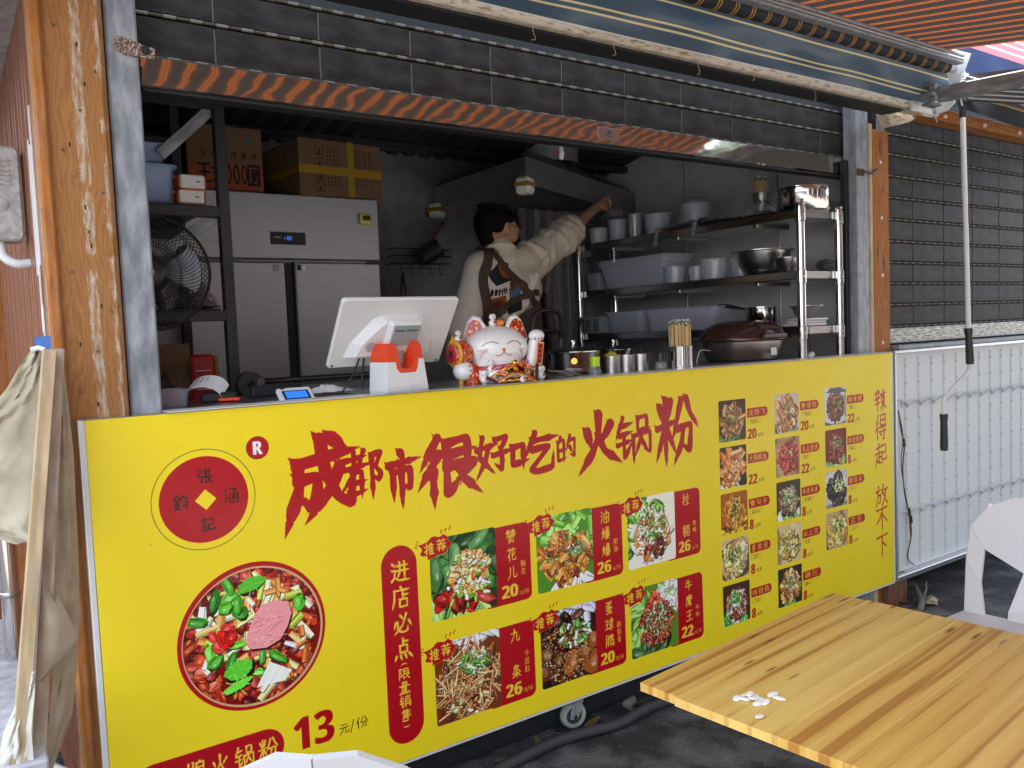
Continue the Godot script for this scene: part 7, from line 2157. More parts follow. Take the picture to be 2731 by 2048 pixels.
func build_person():
	var t := thing("person", "cook in a cream sweatshirt and brown cross-back apron reaching to the top shelf", "person", Vector3.ZERO)
	var sr := Vector3(2.075, 1.735, -1.10)
	var el := Vector3(2.375, 1.865, -1.17)
	var wr := Vector3(2.700, 2.052, -1.275)
	var sl := Vector3(1.785, 1.690, -1.02)
	var ell := Vector3(1.690, 1.425, -1.03)
	var wrl := Vector3(1.775, 1.235, -1.20)
	var nk := Vector3(1.925, 1.755, -1.06)
	var hd := Vector3(1.930, 1.880, -1.085)
	var face := Vector3(0.97, -0.12, -0.10).normalized()
	var side := face.cross(Vector3.UP).normalized()
	var up := side.cross(face).normalized()
	var bones := [
		[Vector3(1.93, 1.05, -1.09), Vector3(1.93, 1.60, -1.06), 0.115, 0.12], [sl.lerp(nk, 0.35), sr.lerp(nk, 0.35), 0.075, 0.075], [Vector3(1.86, 1.60, -1.05), Vector3(2.0, 1.61, -1.08), 0.10, 0.10], [nk + Vector3(0, -0.05, 0), hd + Vector3(0, -0.05, 0), 0.060, 0.055],
		[sr, el, 0.048, 0.040], [el, wr, 0.041, 0.026], [sl, ell, 0.050, 0.042], [ell, wrl, 0.042, 0.028],
		[Vector3(1.84, 1.02, -1.09), Vector3(1.84, 0.58, -1.08), 0.085, 0.06], [Vector3(2.02, 1.02, -1.09), Vector3(2.02, 0.58, -1.08), 0.085, 0.06], [Vector3(1.84, 0.58, -1.08), Vector3(1.84, 0.20, -1.10), 0.055, 0.04], [Vector3(2.02, 0.58, -1.08), Vector3(2.02, 0.20, -1.10), 0.055, 0.04],
		[Vector3(1.84, 0.165, -1.10), Vector3(1.85, 0.155, -1.22), 0.045, 0.04], [Vector3(2.02, 0.165, -1.10), Vector3(2.03, 0.155, -1.22), 0.045, 0.04]]
	var g := flesh(bones, 0.014, 0.04)
	# head: skull, brow, cheek, jaw, nose, ear
	var h := [[hd + up * 0.022 - face * 0.022, hd + up * 0.018 + face * 0.012, 0.088, 0.082], [hd - up * 0.02 + face * 0.03, hd - up * 0.075 + face * 0.052, 0.062, 0.030], [hd - up * 0.055 - face * 0.01, hd - up * 0.125 - face * 0.015, 0.050, 0.052],
		[hd + up * 0.012 + face * 0.095, hd - up * 0.022 + face * 0.112, 0.008, 0.012], [hd - up * 0.048 + face * 0.090, hd - up * 0.052 + face * 0.086, 0.012, 0.012], [hd + up * 0.022 + face * 0.085, hd + up * 0.022 + face * 0.08 + side * 0.02, 0.014, 0.014]]
	for s in [-1.0, 1.0]:
		h.append([hd + side * 0.078 * s + up * 0.008 - face * 0.012, hd + side * 0.086 * s - up * 0.022 - face * 0.006, 0.016, 0.010])
		h.append([hd + side * 0.035 * s + up * 0.012 + face * 0.072, hd + side * 0.040 * s - up * 0.02 + face * 0.062, 0.024, 0.026])
	append_geo(g, flesh(h, 0.006, 0.018))
	# the reaching hand: palm, four fingers bent down on the cup, thumb from the side
	var dirn := (wr - el).normalized()
	var palm := wr + dirn * 0.075 + Vector3(0.0, 0.008, 0)
	var across := Vector3(0.18, 0.30, 0.93).normalized()
	var hand := [[wr - dirn * 0.03, wr + dirn * 0.02, 0.026, 0.027]]
	for k in 4:
		var o := across * (0.019 * (1.5 - k))
		var base := palm + o + dirn * 0.008
		hand.append([wr + dirn * 0.02 + o * 0.5, base, 0.019, 0.013])
		var len_: float = [0.040, 0.046, 0.044, 0.034][k]
		var k1 := base + dirn * len_ * 0.95 + Vector3(0.0, -0.012, 0)
		var k2 := k1 + Vector3(0.020, -0.026, 0.0) * (len_ / 0.044)
		var k3 := k2 + Vector3(0.004, -0.020, -0.002) * (len_ / 0.044)
		hand.append([base, k1, 0.0105, 0.0095])
		hand.append([k1, k2, 0.0095, 0.0085])
		hand.append([k2, k3, 0.0085, 0.0072])
	var th := wr + dirn * 0.035 + across * 0.026 + Vector3(0, -0.010, 0)
	hand.append([th, th + dirn * 0.030 + Vector3(0.0, -0.026, 0.012), 0.0135, 0.011])
	hand.append([th + dirn * 0.030 + Vector3(0.0, -0.026, 0.012), th + dirn * 0.060 + Vector3(0.0, -0.046, 0.004), 0.0105, 0.008])
	append_geo(g, flesh(hand, 0.0042, 0.007))
	part(t, "body", g.mesh(), M.skin)
	# hair: a full dark cap, longer at the nape
	var hair := [[hd + up * 0.036 - face * 0.032, hd + up * 0.044 + face * 0.020, 0.089, 0.073], [hd - face * 0.062 - up * 0.005, hd - face * 0.052 - up * 0.050, 0.058, 0.042], [hd + up * 0.098 + face * 0.01, hd + up * 0.085 + face * 0.075, 0.030, 0.022]]
	for s in [-1.0, 1.0]:
		hair.append([hd + side * 0.056 * s + up * 0.050 + face * 0.010, hd + side * 0.062 * s + up * 0.004 - face * 0.048, 0.030, 0.028])
	for k in 16:
		var a := TAU * k / 16.0
		var o := hd + up * 0.10 - face * 0.03 + (side * cos(a) + face * sin(a)) * 0.05
		hair.append([o, o + (side * cos(a) + face * sin(a)) * 0.03 + up * 0.012, 0.012, 0.004])
	part(t, "hair", flesh(hair, 0.006, 0.014).mesh(), M.hair)
	part(t, "glasses", tube([hd + side * 0.088 + up * 0.018 - face * 0.01, hd + side * 0.080 + up * 0.018 + face * 0.085, hd + up * 0.010 + face * 0.112, hd - side * 0.080 + up * 0.018 + face * 0.085], 0.0018, 5), M.steel)
	for s in [-1.0, 1.0]:
		part(t, "lens", lathe([[0, 0.0008], [0.022, 0.0008], [0.024, 0.0]], 16), M.bottle_glass, hd + side * 0.036 * s + up * 0.004 + face * 0.104, Vector3(PI / 2, atan2(face.x, face.z), 0))
	# sweatshirt with a loose sleeve, pushed up to the elbow and bunched
	var cuff := el.lerp(wr, 0.30)
	var shirt := [
		[Vector3(1.93, 1.12, -1.08), Vector3(1.93, 1.58, -1.06), 0.145, 0.145], [sl.lerp(nk, 0.18) + Vector3(0, -0.01, 0), sr.lerp(nk, 0.18) + Vector3(0, -0.01, 0), 0.086, 0.088], [Vector3(1.85, 1.58, -1.04), Vector3(2.01, 1.60, -1.08), 0.135, 0.135], [nk + Vector3(0, -0.02, 0.005), nk + Vector3(0.0, 0.024, 0.0), 0.076, 0.070],
		[Vector3(1.87, 1.15, -1.06), Vector3(2.0, 1.15, -1.08), 0.135, 0.135], [sr, el, 0.080, 0.074], [sr + Vector3(0.03, -0.06, 0), el + Vector3(0, -0.03, 0), 0.062, 0.056], [el, cuff, 0.076, 0.068], [sl, ell, 0.076, 0.072], [ell, ell.lerp(wrl, 0.9), 0.070, 0.050]]
	for k in 5:
		var s := k / 4.0
		var c: Vector3 = el.lerp(cuff, -0.25 + 1.15 * s)
		var off := Vector3(sin(k * 2.1) * 0.012, cos(k * 1.7) * 0.012, sin(k * 1.3) * 0.012)
		shirt.append([c + off, c + off + Vector3(0.004, 0.004, 0), 0.077 - 0.002 * k, 0.077 - 0.002 * k])
	for a in [[sr + Vector3(0.02, -0.02, 0.07), Vector3(2.02, 1.50, -0.93)], [sr + Vector3(0.05, 0.0, 0.065), Vector3(1.95, 1.62, -0.91)], [Vector3(2.06, 1.56, -0.98), Vector3(1.99, 1.38, -0.945)], [sl + Vector3(0.0, 0.0, 0.075), Vector3(1.84, 1.55, -0.905)], [el + Vector3(-0.04, 0.04, 0.06), sr + Vector3(0.08, 0.03, 0.065)]]:
		shirt.append([a[0], a[1], 0.014, 0.010])
	var folds := shirt.duplicate()
	for ring in [[sr.lerp(el, 0.25), 0.074, 0.5], [sr.lerp(el, 0.55), 0.072, -0.6], [sr.lerp(el, 0.80), 0.072, 0.5], [el.lerp(cuff, 0.15), 0.076, -0.5], [el.lerp(cuff, 0.50), 0.074, 0.4], [cuff, 0.066, 0.1]]:
		var ax := (el - sr).normalized() if ring[0].x < el.x else (cuff - el).normalized()
		var ua := ax.cross(Vector3(0.2, 0.3, 1.0)).normalized()
		var ub := ax.cross(ua)
		var was := Vector3.ZERO
		for k in 10:
			var a: float = TAU * k / 9.0 * (0.8 if ring[1] > 0.07 else 1.0) + ring[2] * 2.0
			var p: Vector3 = ring[0] + (ua * cos(a) + ub * sin(a)) * (ring[1] + 0.003 * sin(k * 2.3)) + ax * (ring[2] * 0.06 * cos(a) + 0.006 * sin(k * 1.9))
			if k > 0:
				folds.append([was, p, 0.013, 0.010])
			was = p
	for a in [[Vector3(1.80, 1.60, -0.915), Vector3(1.86, 1.42, -0.915)], [Vector3(2.05, 1.50, -0.955), Vector3(1.94, 1.40, -0.915)], [Vector3(2.04, 1.66, -0.935), Vector3(1.96, 1.52, -0.915)], [Vector3(1.82, 1.48, -0.915), Vector3(1.95, 1.38, -0.91)]]:
		folds.append([a[0], a[1], 0.016, 0.010])
	part(t, "sweatshirt", flesh(folds, 0.009, 0.022).mesh(), M.sweater)
	part(t, "neckband", tube(ring_points(0.067, 0.0, 25), 0.011, 8), M.sweater, nk + Vector3(0.0, 0.035, -0.002), Vector3(-0.25, 0, -0.12))
	# apron: skirt round the hips, straps crossed over the back
	var skirt := []
	for i in 13:
		var y := lerpf(1.49, 0.72, i / 12.0)
		var row := []
		for j in 33:
			# open at the back left
			var a := lerpf(-0.75, PI + 2.1, j / 32.0)
			var r := 0.182 + 0.04 * i / 12.0 + 0.006 * sin(a * 9.0)
			row.append(Vector3(1.93 + cos(a) * r * 1.22, y + 0.10 * cos(a) * (1.0 - i / 12.0), -1.07 - sin(a) * r))
		skirt.append(row)
	part(t, "apron_skirt", sheet(skirt), M.apron)
	strap(t, folds, [Vector3(1.845, 1.800, -0.9), Vector3(1.800, 1.765, -0.9), Vector3(1.775, 1.722, -0.9), Vector3(1.752, 1.672, -0.9), Vector3(1.745, 1.61, -0.9), Vector3(1.755, 1.545, -0.9), Vector3(1.775, 1.47, -0.9), Vector3(1.81, 1.39, -0.9)], 0.040)
	strap(t, folds, [Vector3(1.800, 1.795, -0.9), Vector3(1.831, 1.749, -0.9), Vector3(1.868, 1.695, -0.9), Vector3(1.905, 1.645, -0.9), Vector3(1.945, 1.600, -0.9), Vector3(1.985, 1.560, -0.9), Vector3(2.035, 1.515, -0.9)], 0.042)
	strap(t, folds, [Vector3(2.060, 1.580, -0.9), Vector3(2.010, 1.580, -0.9), Vector3(1.955, 1.566, -0.9), Vector3(1.890, 1.548, -0.9), Vector3(1.835, 1.522, -0.9), Vector3(1.800, 1.490, -0.9), Vector3(1.79, 1.46, -0.9)], 0.030)
	# a print on the back of the sweatshirt
	var im := Image.create(160, 200, false, Image.FORMAT_RGBA8)
	im.fill(Color(0.80, 0.755, 0.69))
	fill(im, PackedVector2Array([Vector2(10, 40), Vector2(80, 5), Vector2(120, 20), Vector2(110, 80), Vector2(30, 90)]), Color(0.10, 0.10, 0.12))
	fill(im, PackedVector2Array([Vector2(60, 18), Vector2(112, 22), Vector2(104, 74), Vector2(70, 62)]), Color(0.55, 0.30, 0.12))
	for k in 6:
		im.fill_rect(Rect2i(14 + 11 * k, 100 + (k * 5) % 4, 7, 22), Color(0.08, 0.07, 0.07))
		im.fill_rect(Rect2i(14 + 11 * k, 108, 10, 5), Color(0.08, 0.07, 0.07))
	fill(im, PackedVector2Array([Vector2(8, 132), Vector2(66, 126), Vector2(70, 188), Vector2(30, 198)]), Color(0.50, 0.25, 0.10))
	fill(im, oval(Vector2(40, 160), 18, 20, 0, 16, 0.1), Color(0.32, 0.14, 0.06))
	fill(im, PackedVector2Array([Vector2(84, 110), Vector2(124, 96), Vector2(146, 120), Vector2(128, 180), Vector2(90, 190)]), Color(0.28, 0.36, 0.48))
	fill(im, oval(Vector2(108, 98), 17, 20, 0, 14, 0.14), Color(0.34, 0.20, 0.08))
	for k in 7:
		fill(im, PackedVector2Array([Vector2(92 + 6 * k, 122), Vector2(96 + 6 * k, 122), Vector2(92 + 5 * k, 178), Vector2(89 + 5 * k, 178)]), Color(0.45, 0.53, 0.64) if k % 2 else Color(0.12, 0.14, 0.2))
	fill(im, PackedVector2Array([Vector2(70, 176), Vector2(150, 150), Vector2(150, 190), Vector2(80, 199)]), Color(0.09, 0.08, 0.09))
	var pm := mat("sweatshirt_print", Color(1, 1, 1), 0.9)
	pm.albedo_texture = ImageTexture.create_from_image(im)
	pm.texture_repeat = false
	var rows := []
	for i in 13:
		var row := []
		for j in 11:
			row.append(on_surface(folds, Vector3(lerpf(1.755, 1.945, j / 10.0), lerpf(1.735, 1.475, i / 12.0) - 0.03 * (0.5 - j / 10.0), -0.86), 0.022, 0.0035))
		rows.append(row)
	part(t, "back_print", sheet(rows), pm)


func append_geo(g: Geo, o: Geo):
	var k := g.v.size()
	g.v.append_array(o.v)
	g.n.append_array(o.n)
	g.uv.append_array(o.uv)
	for i in o.ix:
		g.ix.append(i + k)


func field(bones: Array, p: Vector3, soft: float) -> float:
	var o := 1.0
	for b in bones:
		var d: Vector3 = b[1] - b[0]
		var t := clampf((p - b[0]).dot(d) / maxf(d.length_squared(), 1e-9), 0.0, 1.0)
		var e: float = (p - b[0] - d * t).length() - lerpf(b[2], b[3], t)
		var h := maxf(soft - absf(e - o), 0.0) / soft
		o = minf(e, o) - h * h * soft * 0.25
	return o


# moves a point straight back (along -z) until it lies on the cloth
func on_surface(bones: Array, p: Vector3, soft: float, gap: float) -> Vector3:
	var far := p.z - 0.24
	for i in 40:
		var e := field(bones, p, soft) - gap
		if absf(e) < 0.0006 or p.z < far:
			break
		p.z -= e * 0.9
	return Vector3(p.x, p.y, maxf(p.z, far))


func strap(t: Node, shirt: Array, pts: Array, w: float):
	var path := smooth_path(pts, 5)
	var rows := []
	for i in path.size():
		var d: Vector3 = (path[mini(i + 1, path.size() - 1)] - path[maxi(i - 1, 0)]).normalized()
		var s := Vector3(d.y, -d.x, 0).normalized()
		var row := []
		for j in 5:
			var p: Vector3 = path[i] + s * w * (j / 4.0 - 0.5)
			p.z += 0.06
			row.append(on_surface(shirt, p, 0.022, 0.007))
		rows.append(row)
	part(t, "apron_strap", sheet(rows), M.apron)


# ---------------------------------------------------------------- left of the board
func cloth_sheet(corners: Array, nu: int, nv: int, wob: float, sd: int) -> Mesh:
	# corners: top left, top right, bottom right, bottom left
	var f := FastNoiseLite.new()
	f.seed = sd
	f.frequency = 1.0
	var rows := []
	var n: Vector3 = (corners[1] - corners[0]).cross(corners[3] - corners[0]).normalized()
	for i in nv + 1:
		var row := []
		var v := float(i) / nv
		for j in nu + 1:
			var u := float(j) / nu
			var p: Vector3 = corners[0].lerp(corners[1], u).lerp(corners[3].lerp(corners[2], u), v)
			row.append(p + n * wob * (f.get_noise_2d(u * 2.5, v * 3.0) + 0.35 * f.get_noise_2d(u * 7.0, v * 9.0)))
		rows.append(row)
	return sheet(rows)


func build_left_clutter():
	var t := thing("canvas_frame", "old timber frame with torn tan canvas leaning on the kiosk corner", "canvas frame", Vector3.ZERO)
	bar(t, "batten", M.split_wood, Vector3(-0.293, 0.0, 0.475), Vector3(-0.073, 1.400, 0.108), 0.026, 0.030)
	bar(t, "batten", M.old_wood, Vector3(-0.238, 0.0, 0.390), Vector3(-0.0545, 1.402, 0.078), 0.027, 0.030)
	bar(t, "white_edging", M.paper, Vector3(-0.262, 0.02, 0.424), Vector3(-0.065, 1.396, 0.092), 0.005, 0.024)
	# each row: height, left x and z, right x and z
	var grid := func(levels: Array, n: int, m: int, wob: float, sd: int) -> Mesh:
		var f := FastNoiseLite.new()
		f.seed = sd
		f.frequency = 1.0
		var rows := []
		for i in n + 1:
			var s := float(i) / n * (levels.size() - 1)
			var k := mini(int(s), levels.size() - 2)
			var q: Array = levels[k]
			var w: Array = levels[k + 1]
			var row := []
			for j in m + 1:
				var u := float(j) / m
				var p := Vector3(lerpf(q[1], q[3], u), q[0], lerpf(q[2], q[4], u)).lerp(Vector3(lerpf(w[1], w[3], u), w[0], lerpf(w[2], w[4], u)), s - k)
				var d := f.get_noise_2d(u * 1.6, s * 0.45) + 0.3 * f.get_noise_2d(u * 4.0, s * 0.9)
				row.append(p + Vector3(0.15, 0.0, 1.6) * wob * d * sin(PI * clampf(u * 1.1, 0.03, 1.0)))
			rows.append(row)
		return sheet(rows)
	part(t, "canvas", grid.call([[1.375, -0.060, 0.066, -0.040, 0.045], [1.17, -0.075, 0.100, -0.035, 0.060], [0.92, -0.098, 0.150, -0.044, 0.085], [0.80, -0.110, 0.180, -0.052, 0.100], [0.71, -0.122, 0.200, -0.064, 0.120], [0.60, -0.140, 0.225, -0.085, 0.145], [0.50, -0.160, 0.250, -0.135, 0.180], [0.02, -0.232, 0.36, -0.215, 0.300]], 42, 12, 0.022, 3), M.kraft)
	part(t, "torn_flap", sheet([[Vector3(-0.131, 0.940, 0.205), Vector3(-0.128, 0.928, 0.215), Vector3(-0.124, 0.915, 0.218), Vector3(-0.120, 0.905, 0.215)], [Vector3(-0.139, 0.880, 0.215), Vector3(-0.130, 0.876, 0.232), Vector3(-0.120, 0.874, 0.238), Vector3(-0.109, 0.876, 0.222)], [Vector3(-0.145, 0.840, 0.222), Vector3(-0.130, 0.838, 0.245), Vector3(-0.112, 0.846, 0.245), Vector3(-0.101, 0.888, 0.215)], [Vector3(-0.150, 0.795, 0.232), Vector3(-0.130, 0.795, 0.252), Vector3(-0.105, 0.812, 0.248), Vector3(-0.069, 0.790, 0.210)], [Vector3(-0.152, 0.760, 0.240), Vector3(-0.135, 0.760, 0.252), Vector3(-0.112, 0.768, 0.246), Vector3(-0.088, 0.766, 0.222)], [Vector3(-0.154, 0.726, 0.246), Vector3(-0.144, 0.730, 0.250), Vector3(-0.136, 0.734, 0.244), Vector3(-0.128, 0.738, 0.236)]]), M.kraft)
	var c := thing("folded_canvas", "stiff tan canvas draped over the top of the timber frame", "canvas", Vector3.ZERO)
	part(c, "cloth", grid.call([[1.404, -0.104, 0.066, -0.079, 0.070], [1.372, -0.126, 0.062, -0.080, 0.078], [1.315, -0.160, 0.055, -0.084, 0.090], [1.24, -0.235, 0.050, -0.090, 0.105], [1.16, -0.270, 0.055, -0.097, 0.112], [1.08, -0.270, 0.075, -0.104, 0.125], [1.02, -0.225, 0.100, -0.109, 0.136], [0.99, -0.165, 0.125, -0.113, 0.142]], 40, 16, 0.022, 23), M.fabric_tan)
	part(c, "hem", tube([Vector3(-0.104, 1.404, 0.068), Vector3(-0.090, 1.408, 0.072), Vector3(-0.079, 1.403, 0.076)], 0.006, 8), M.paper)
	var c2 := thing("folded_canvas", "pale crumpled canvas heaped at the foot of the timber frame", "canvas", Vector3.ZERO)
	part(c2, "cloth", grid.call([[0.765, -0.166, 0.285, -0.156, 0.290], [0.72, -0.188, 0.290, -0.163, 0.310], [0.66, -0.220, 0.300, -0.174, 0.325], [0.60, -0.236, 0.320, -0.174, 0.335], [0.45, -0.29, 0.36, -0.19, 0.40], [0.2, -0.36, 0.42, -0.24, 0.46], [0.0, -0.40, 0.46, -0.27, 0.52]], 40, 16, 0.022, 29), M.pale_canvas)
	var p := thing("flue_pipe", "bright steel flue pipe standing behind the timber frame", "pipe", Vector3(-0.163, 0.6055, -0.31))
	part(p, "pipe", lathe([[0.0, 0.0], [0.0225, 0.0], [0.0225, 0.33], [0.0, 0.33]], 28), M.chrome)
	part(p, "joint", lathe([[0.0226, 0.165], [0.0240, 0.168], [0.0240, 0.176], [0.0226, 0.180]], 28), M.brushed)
	var b := thing("steel_bench", "speckled grey steel bench in the passage", "bench", Vector3(-0.42, 0.0, -0.18))
	block(b, "top", M.soffit, Vector3(0.04, 0.59, 0), Vector3(0.46, 0.03, 1.06), 0.004)
	block(b, "upper_shelf", M.soffit, Vector3(0.10, 0.953, -0.16), Vector3(0.38, 0.032, 0.24), 0.004)
	for x in [-0.16, 0.24]:
		for z in [-0.45, 0.40]:
			block(b, "leg", M.dark_steel, Vector3(x, 0.287, z), Vector3(0.03, 0.574, 0.03), 0.002)
	for x in [-0.06]:
		block(b, "shelf_post", M.dark_steel, Vector3(x, 0.77, -0.16), Vector3(0.03, 0.33, 0.03), 0.002)
	var junk := thing("scrap_timber", "scrap of timber and pipe lying behind the board's post", "timber", Vector3(-0.05, 0.0, -0.3), Vector3(0, 0.4, 0))
	block(junk, "block", M.pale_wood, Vector3(0, 0.225, 0), Vector3(0.10, 0.05, 0.12), 0.003)
	block(junk, "stack", M.dark_steel, Vector3(0, 0.10, 0), Vector3(0.09, 0.20, 0.10), 0.003)
	part(junk, "pipe", tube([Vector3(0.01, 0.258, 0.15), Vector3(0.0, 0.258, -0.10)], 0.008, 10), M.white_metal)
	# a dark shed wall closes the passage
	var w := thing("shed_wall", "dark timber shed wall at the end of the passage", "wall", Vector3(-0.9, 0, -2.2))
	for i in 12:
		block(w, "plank", M["cladding%d" % (i % 4)], Vector3(-0.75 + 0.15 * i, 1.3, 0), Vector3(0.144, 2.6, 0.03), 0.004)


# ---------------------------------------------------------------- in front
func plank_image(sd: int) -> Image:
	var w := 64
	var h := 512
	var n := FastNoiseLite.new()
	n.seed = sd
	n.frequency = 1.0
	var r := RandomNumberGenerator.new()
	r.seed = sd
	var tone := r.randf()
	var lo := Vector3(0.46, 0.195, 0.028).lerp(Vector3(0.60, 0.325, 0.066), tone)
	var hi := Vector3(0.66, 0.365, 0.075).lerp(Vector3(0.80, 0.54, 0.155), tone)
	var knots := []
	for k in r.randi_range(1, 3):
		knots.append(Vector3(r.randf_range(0.15, 0.85), r.randf_range(0.05, 0.95), r.randf_range(0.05, 0.11)))
	var heart := r.randf_range(-0.3, 1.3)
	var im := Image.create(w, h, false, Image.FORMAT_RGB8)
	for y in h:
		var v := float(y) / h
		for x in w:
			var u := float(x) / w
			var pull := 0.0
			var near := 9.0
			for k in knots:
				var d: float = Vector2((u - k.x) * 0.12, (v - k.y) * 0.7).length() / (k.z * 0.08)
				near = minf(near, d)
				pull += (u - k.x) * exp(-d * 0.12) * 0.9
			var bend := n.get_noise_2d(u * 1.2, v * 1.6) * 0.35
			var g := 0.5 + 0.5 * sin(((u - heart) * 1.1 + bend * 0.8 + pull + 0.9 * (u - heart) * (v - 0.5)) * 7.0)
			var fib := n.get_noise_2d(u * 46.0, v * 5.0)
			var c := lo.lerp(hi, clampf(0.42 + 0.32 * pow(g, 0.6) + 0.36 * fib + 0.10 * n.get_noise_2d(u * 90.0, v * 22.0), 0.0, 1.0))
			c = c.lerp(Vector3(0.36, 0.13, 0.02), 0.75 * smoothstep(0.16, 0.42, n.get_noise_2d(u * 1.1 + 40.0, v * 0.8)))
			if near < 2.6:  # dark heartwood of the knots
				c = c.lerp(Vector3(0.13, 0.046, 0.015), 0.85 * (1.0 - smoothstep(0.5, 2.6, near)))
			im.set_pixel(x, y, Color(c.x, c.y, c.z).linear_to_srgb())
	return im


func build_table():
	var turn := 0.105
	var t := thing("dining_table", "varnished pine plank table with scattered seed shells", "table", Vector3(0.737, 0.0, 1.078), Vector3(0, turn, 0))
	# along the planks: x; across them: z
	var widths := [0.082, 0.104, 0.096, 0.110, 0.090, 0.102, 0.086, 0.108, 0.094]
	var z := 0.0
	for i in widths.size():
		var m := image_mat("plank%d" % i, plank_image(300 + i * 7), 0.26)
		m.uv1_triplanar = false
		var w: float = widths[i]
		var g := Geo.new()
		var x0 := 0.0 + (0.010 if i == 0 else 0.0)
		var b := 0.0004
		box_into(g, Vector3(0.354, 0.742, z + w / 2.0), Vector3(0.354 - x0 * 0.5, 0.008, w / 2.0 - 0.0002), b)
		for k in g.v.size():
			# grain along the length; the ends show the rings
			if absf(g.n[k].x) > 0.8:
				g.uv[k] = Vector2((g.v[k].z - z) / w, (g.v[k].y - 0.72) * 0.4)
			else:
				g.uv[k] = Vector2((g.v[k].z - z) / w, g.v[k].x / 0.71)
		part(t, "plank", g.mesh(), m)
		z += w
	for a in [0.10, 0.60]:
		block(t, "batten", M.pale_wood, Vector3(a, 0.7145, z / 2.0), Vector3(0.05, 0.038, z - 0.1), 0.003)
	for s in [-1.0, 1.0]:
		bar(t, "leg", M.dark_steel, Vector3(0.36 + 0.20 * s, 0.0, 0.62), Vector3(0.36 - 0.20 * s, 0.69, 0.62), 0.028, 0.028)
	# seed shells
	var shell := egg(0.0115, 0.0022, 0.0068, 16)
	var spots := [[0.797, 1.302, 0.2], [0.822, 1.235, 0.3], [0.829, 1.244, 1.9], [0.836, 1.256, 0.9], [0.842, 1.251, 2.4], [0.833, 1.270, 0.1], [0.846, 1.275, 0.2], [0.848, 1.262, 2.6], [0.845, 1.236, 2.9], [0.880, 1.264, 3.0], [0.876, 1.281, 2.2], [0.838, 1.250, 0.5]]
	for i in spots.size():
		var s := thing("seed_shell", "split white seed shell on the pine table", "seed shell", Vector3(spots[i][0], 0.7523 + (0.0046 if i in [3, 4, 11] else 0.0) + (0.004 if i == 11 else 0.0), spots[i][1]), Vector3(rng.randf_range(-0.15, 0.15), spots[i][2], rng.randf_range(-0.15, 0.15)), "seed shells on the pine table")
		part(s, "shell", shell, M.seed).scale = Vector3(1, 1, rng.randf_range(0.85, 1.15))
		part(s, "rim", tube(ring_points(1.0, 0.0, 19), 0.0008, 4), M.bamboo).scale = Vector3(0.0112, 1, 0.0066)


func quad_panel(g: Geo, p: Array, thick: float):
	var n: Vector3 = (p[1] - p[0]).cross(p[2] - p[0]).normalized()
	var a := []
	var b := []
	for q in p:
		a.append(q + n * thick / 2.0)
		b.append(q - n * thick / 2.0)
	var c := Vector3.ZERO
	for q in p:
		c += q / p.size()
	g.face(a, n)
	g.face(b, -n)
	for i in p.size():
		var j := (i + 1) % p.size()
		g.flat([a[i], a[j], b[j], b[i]], c)


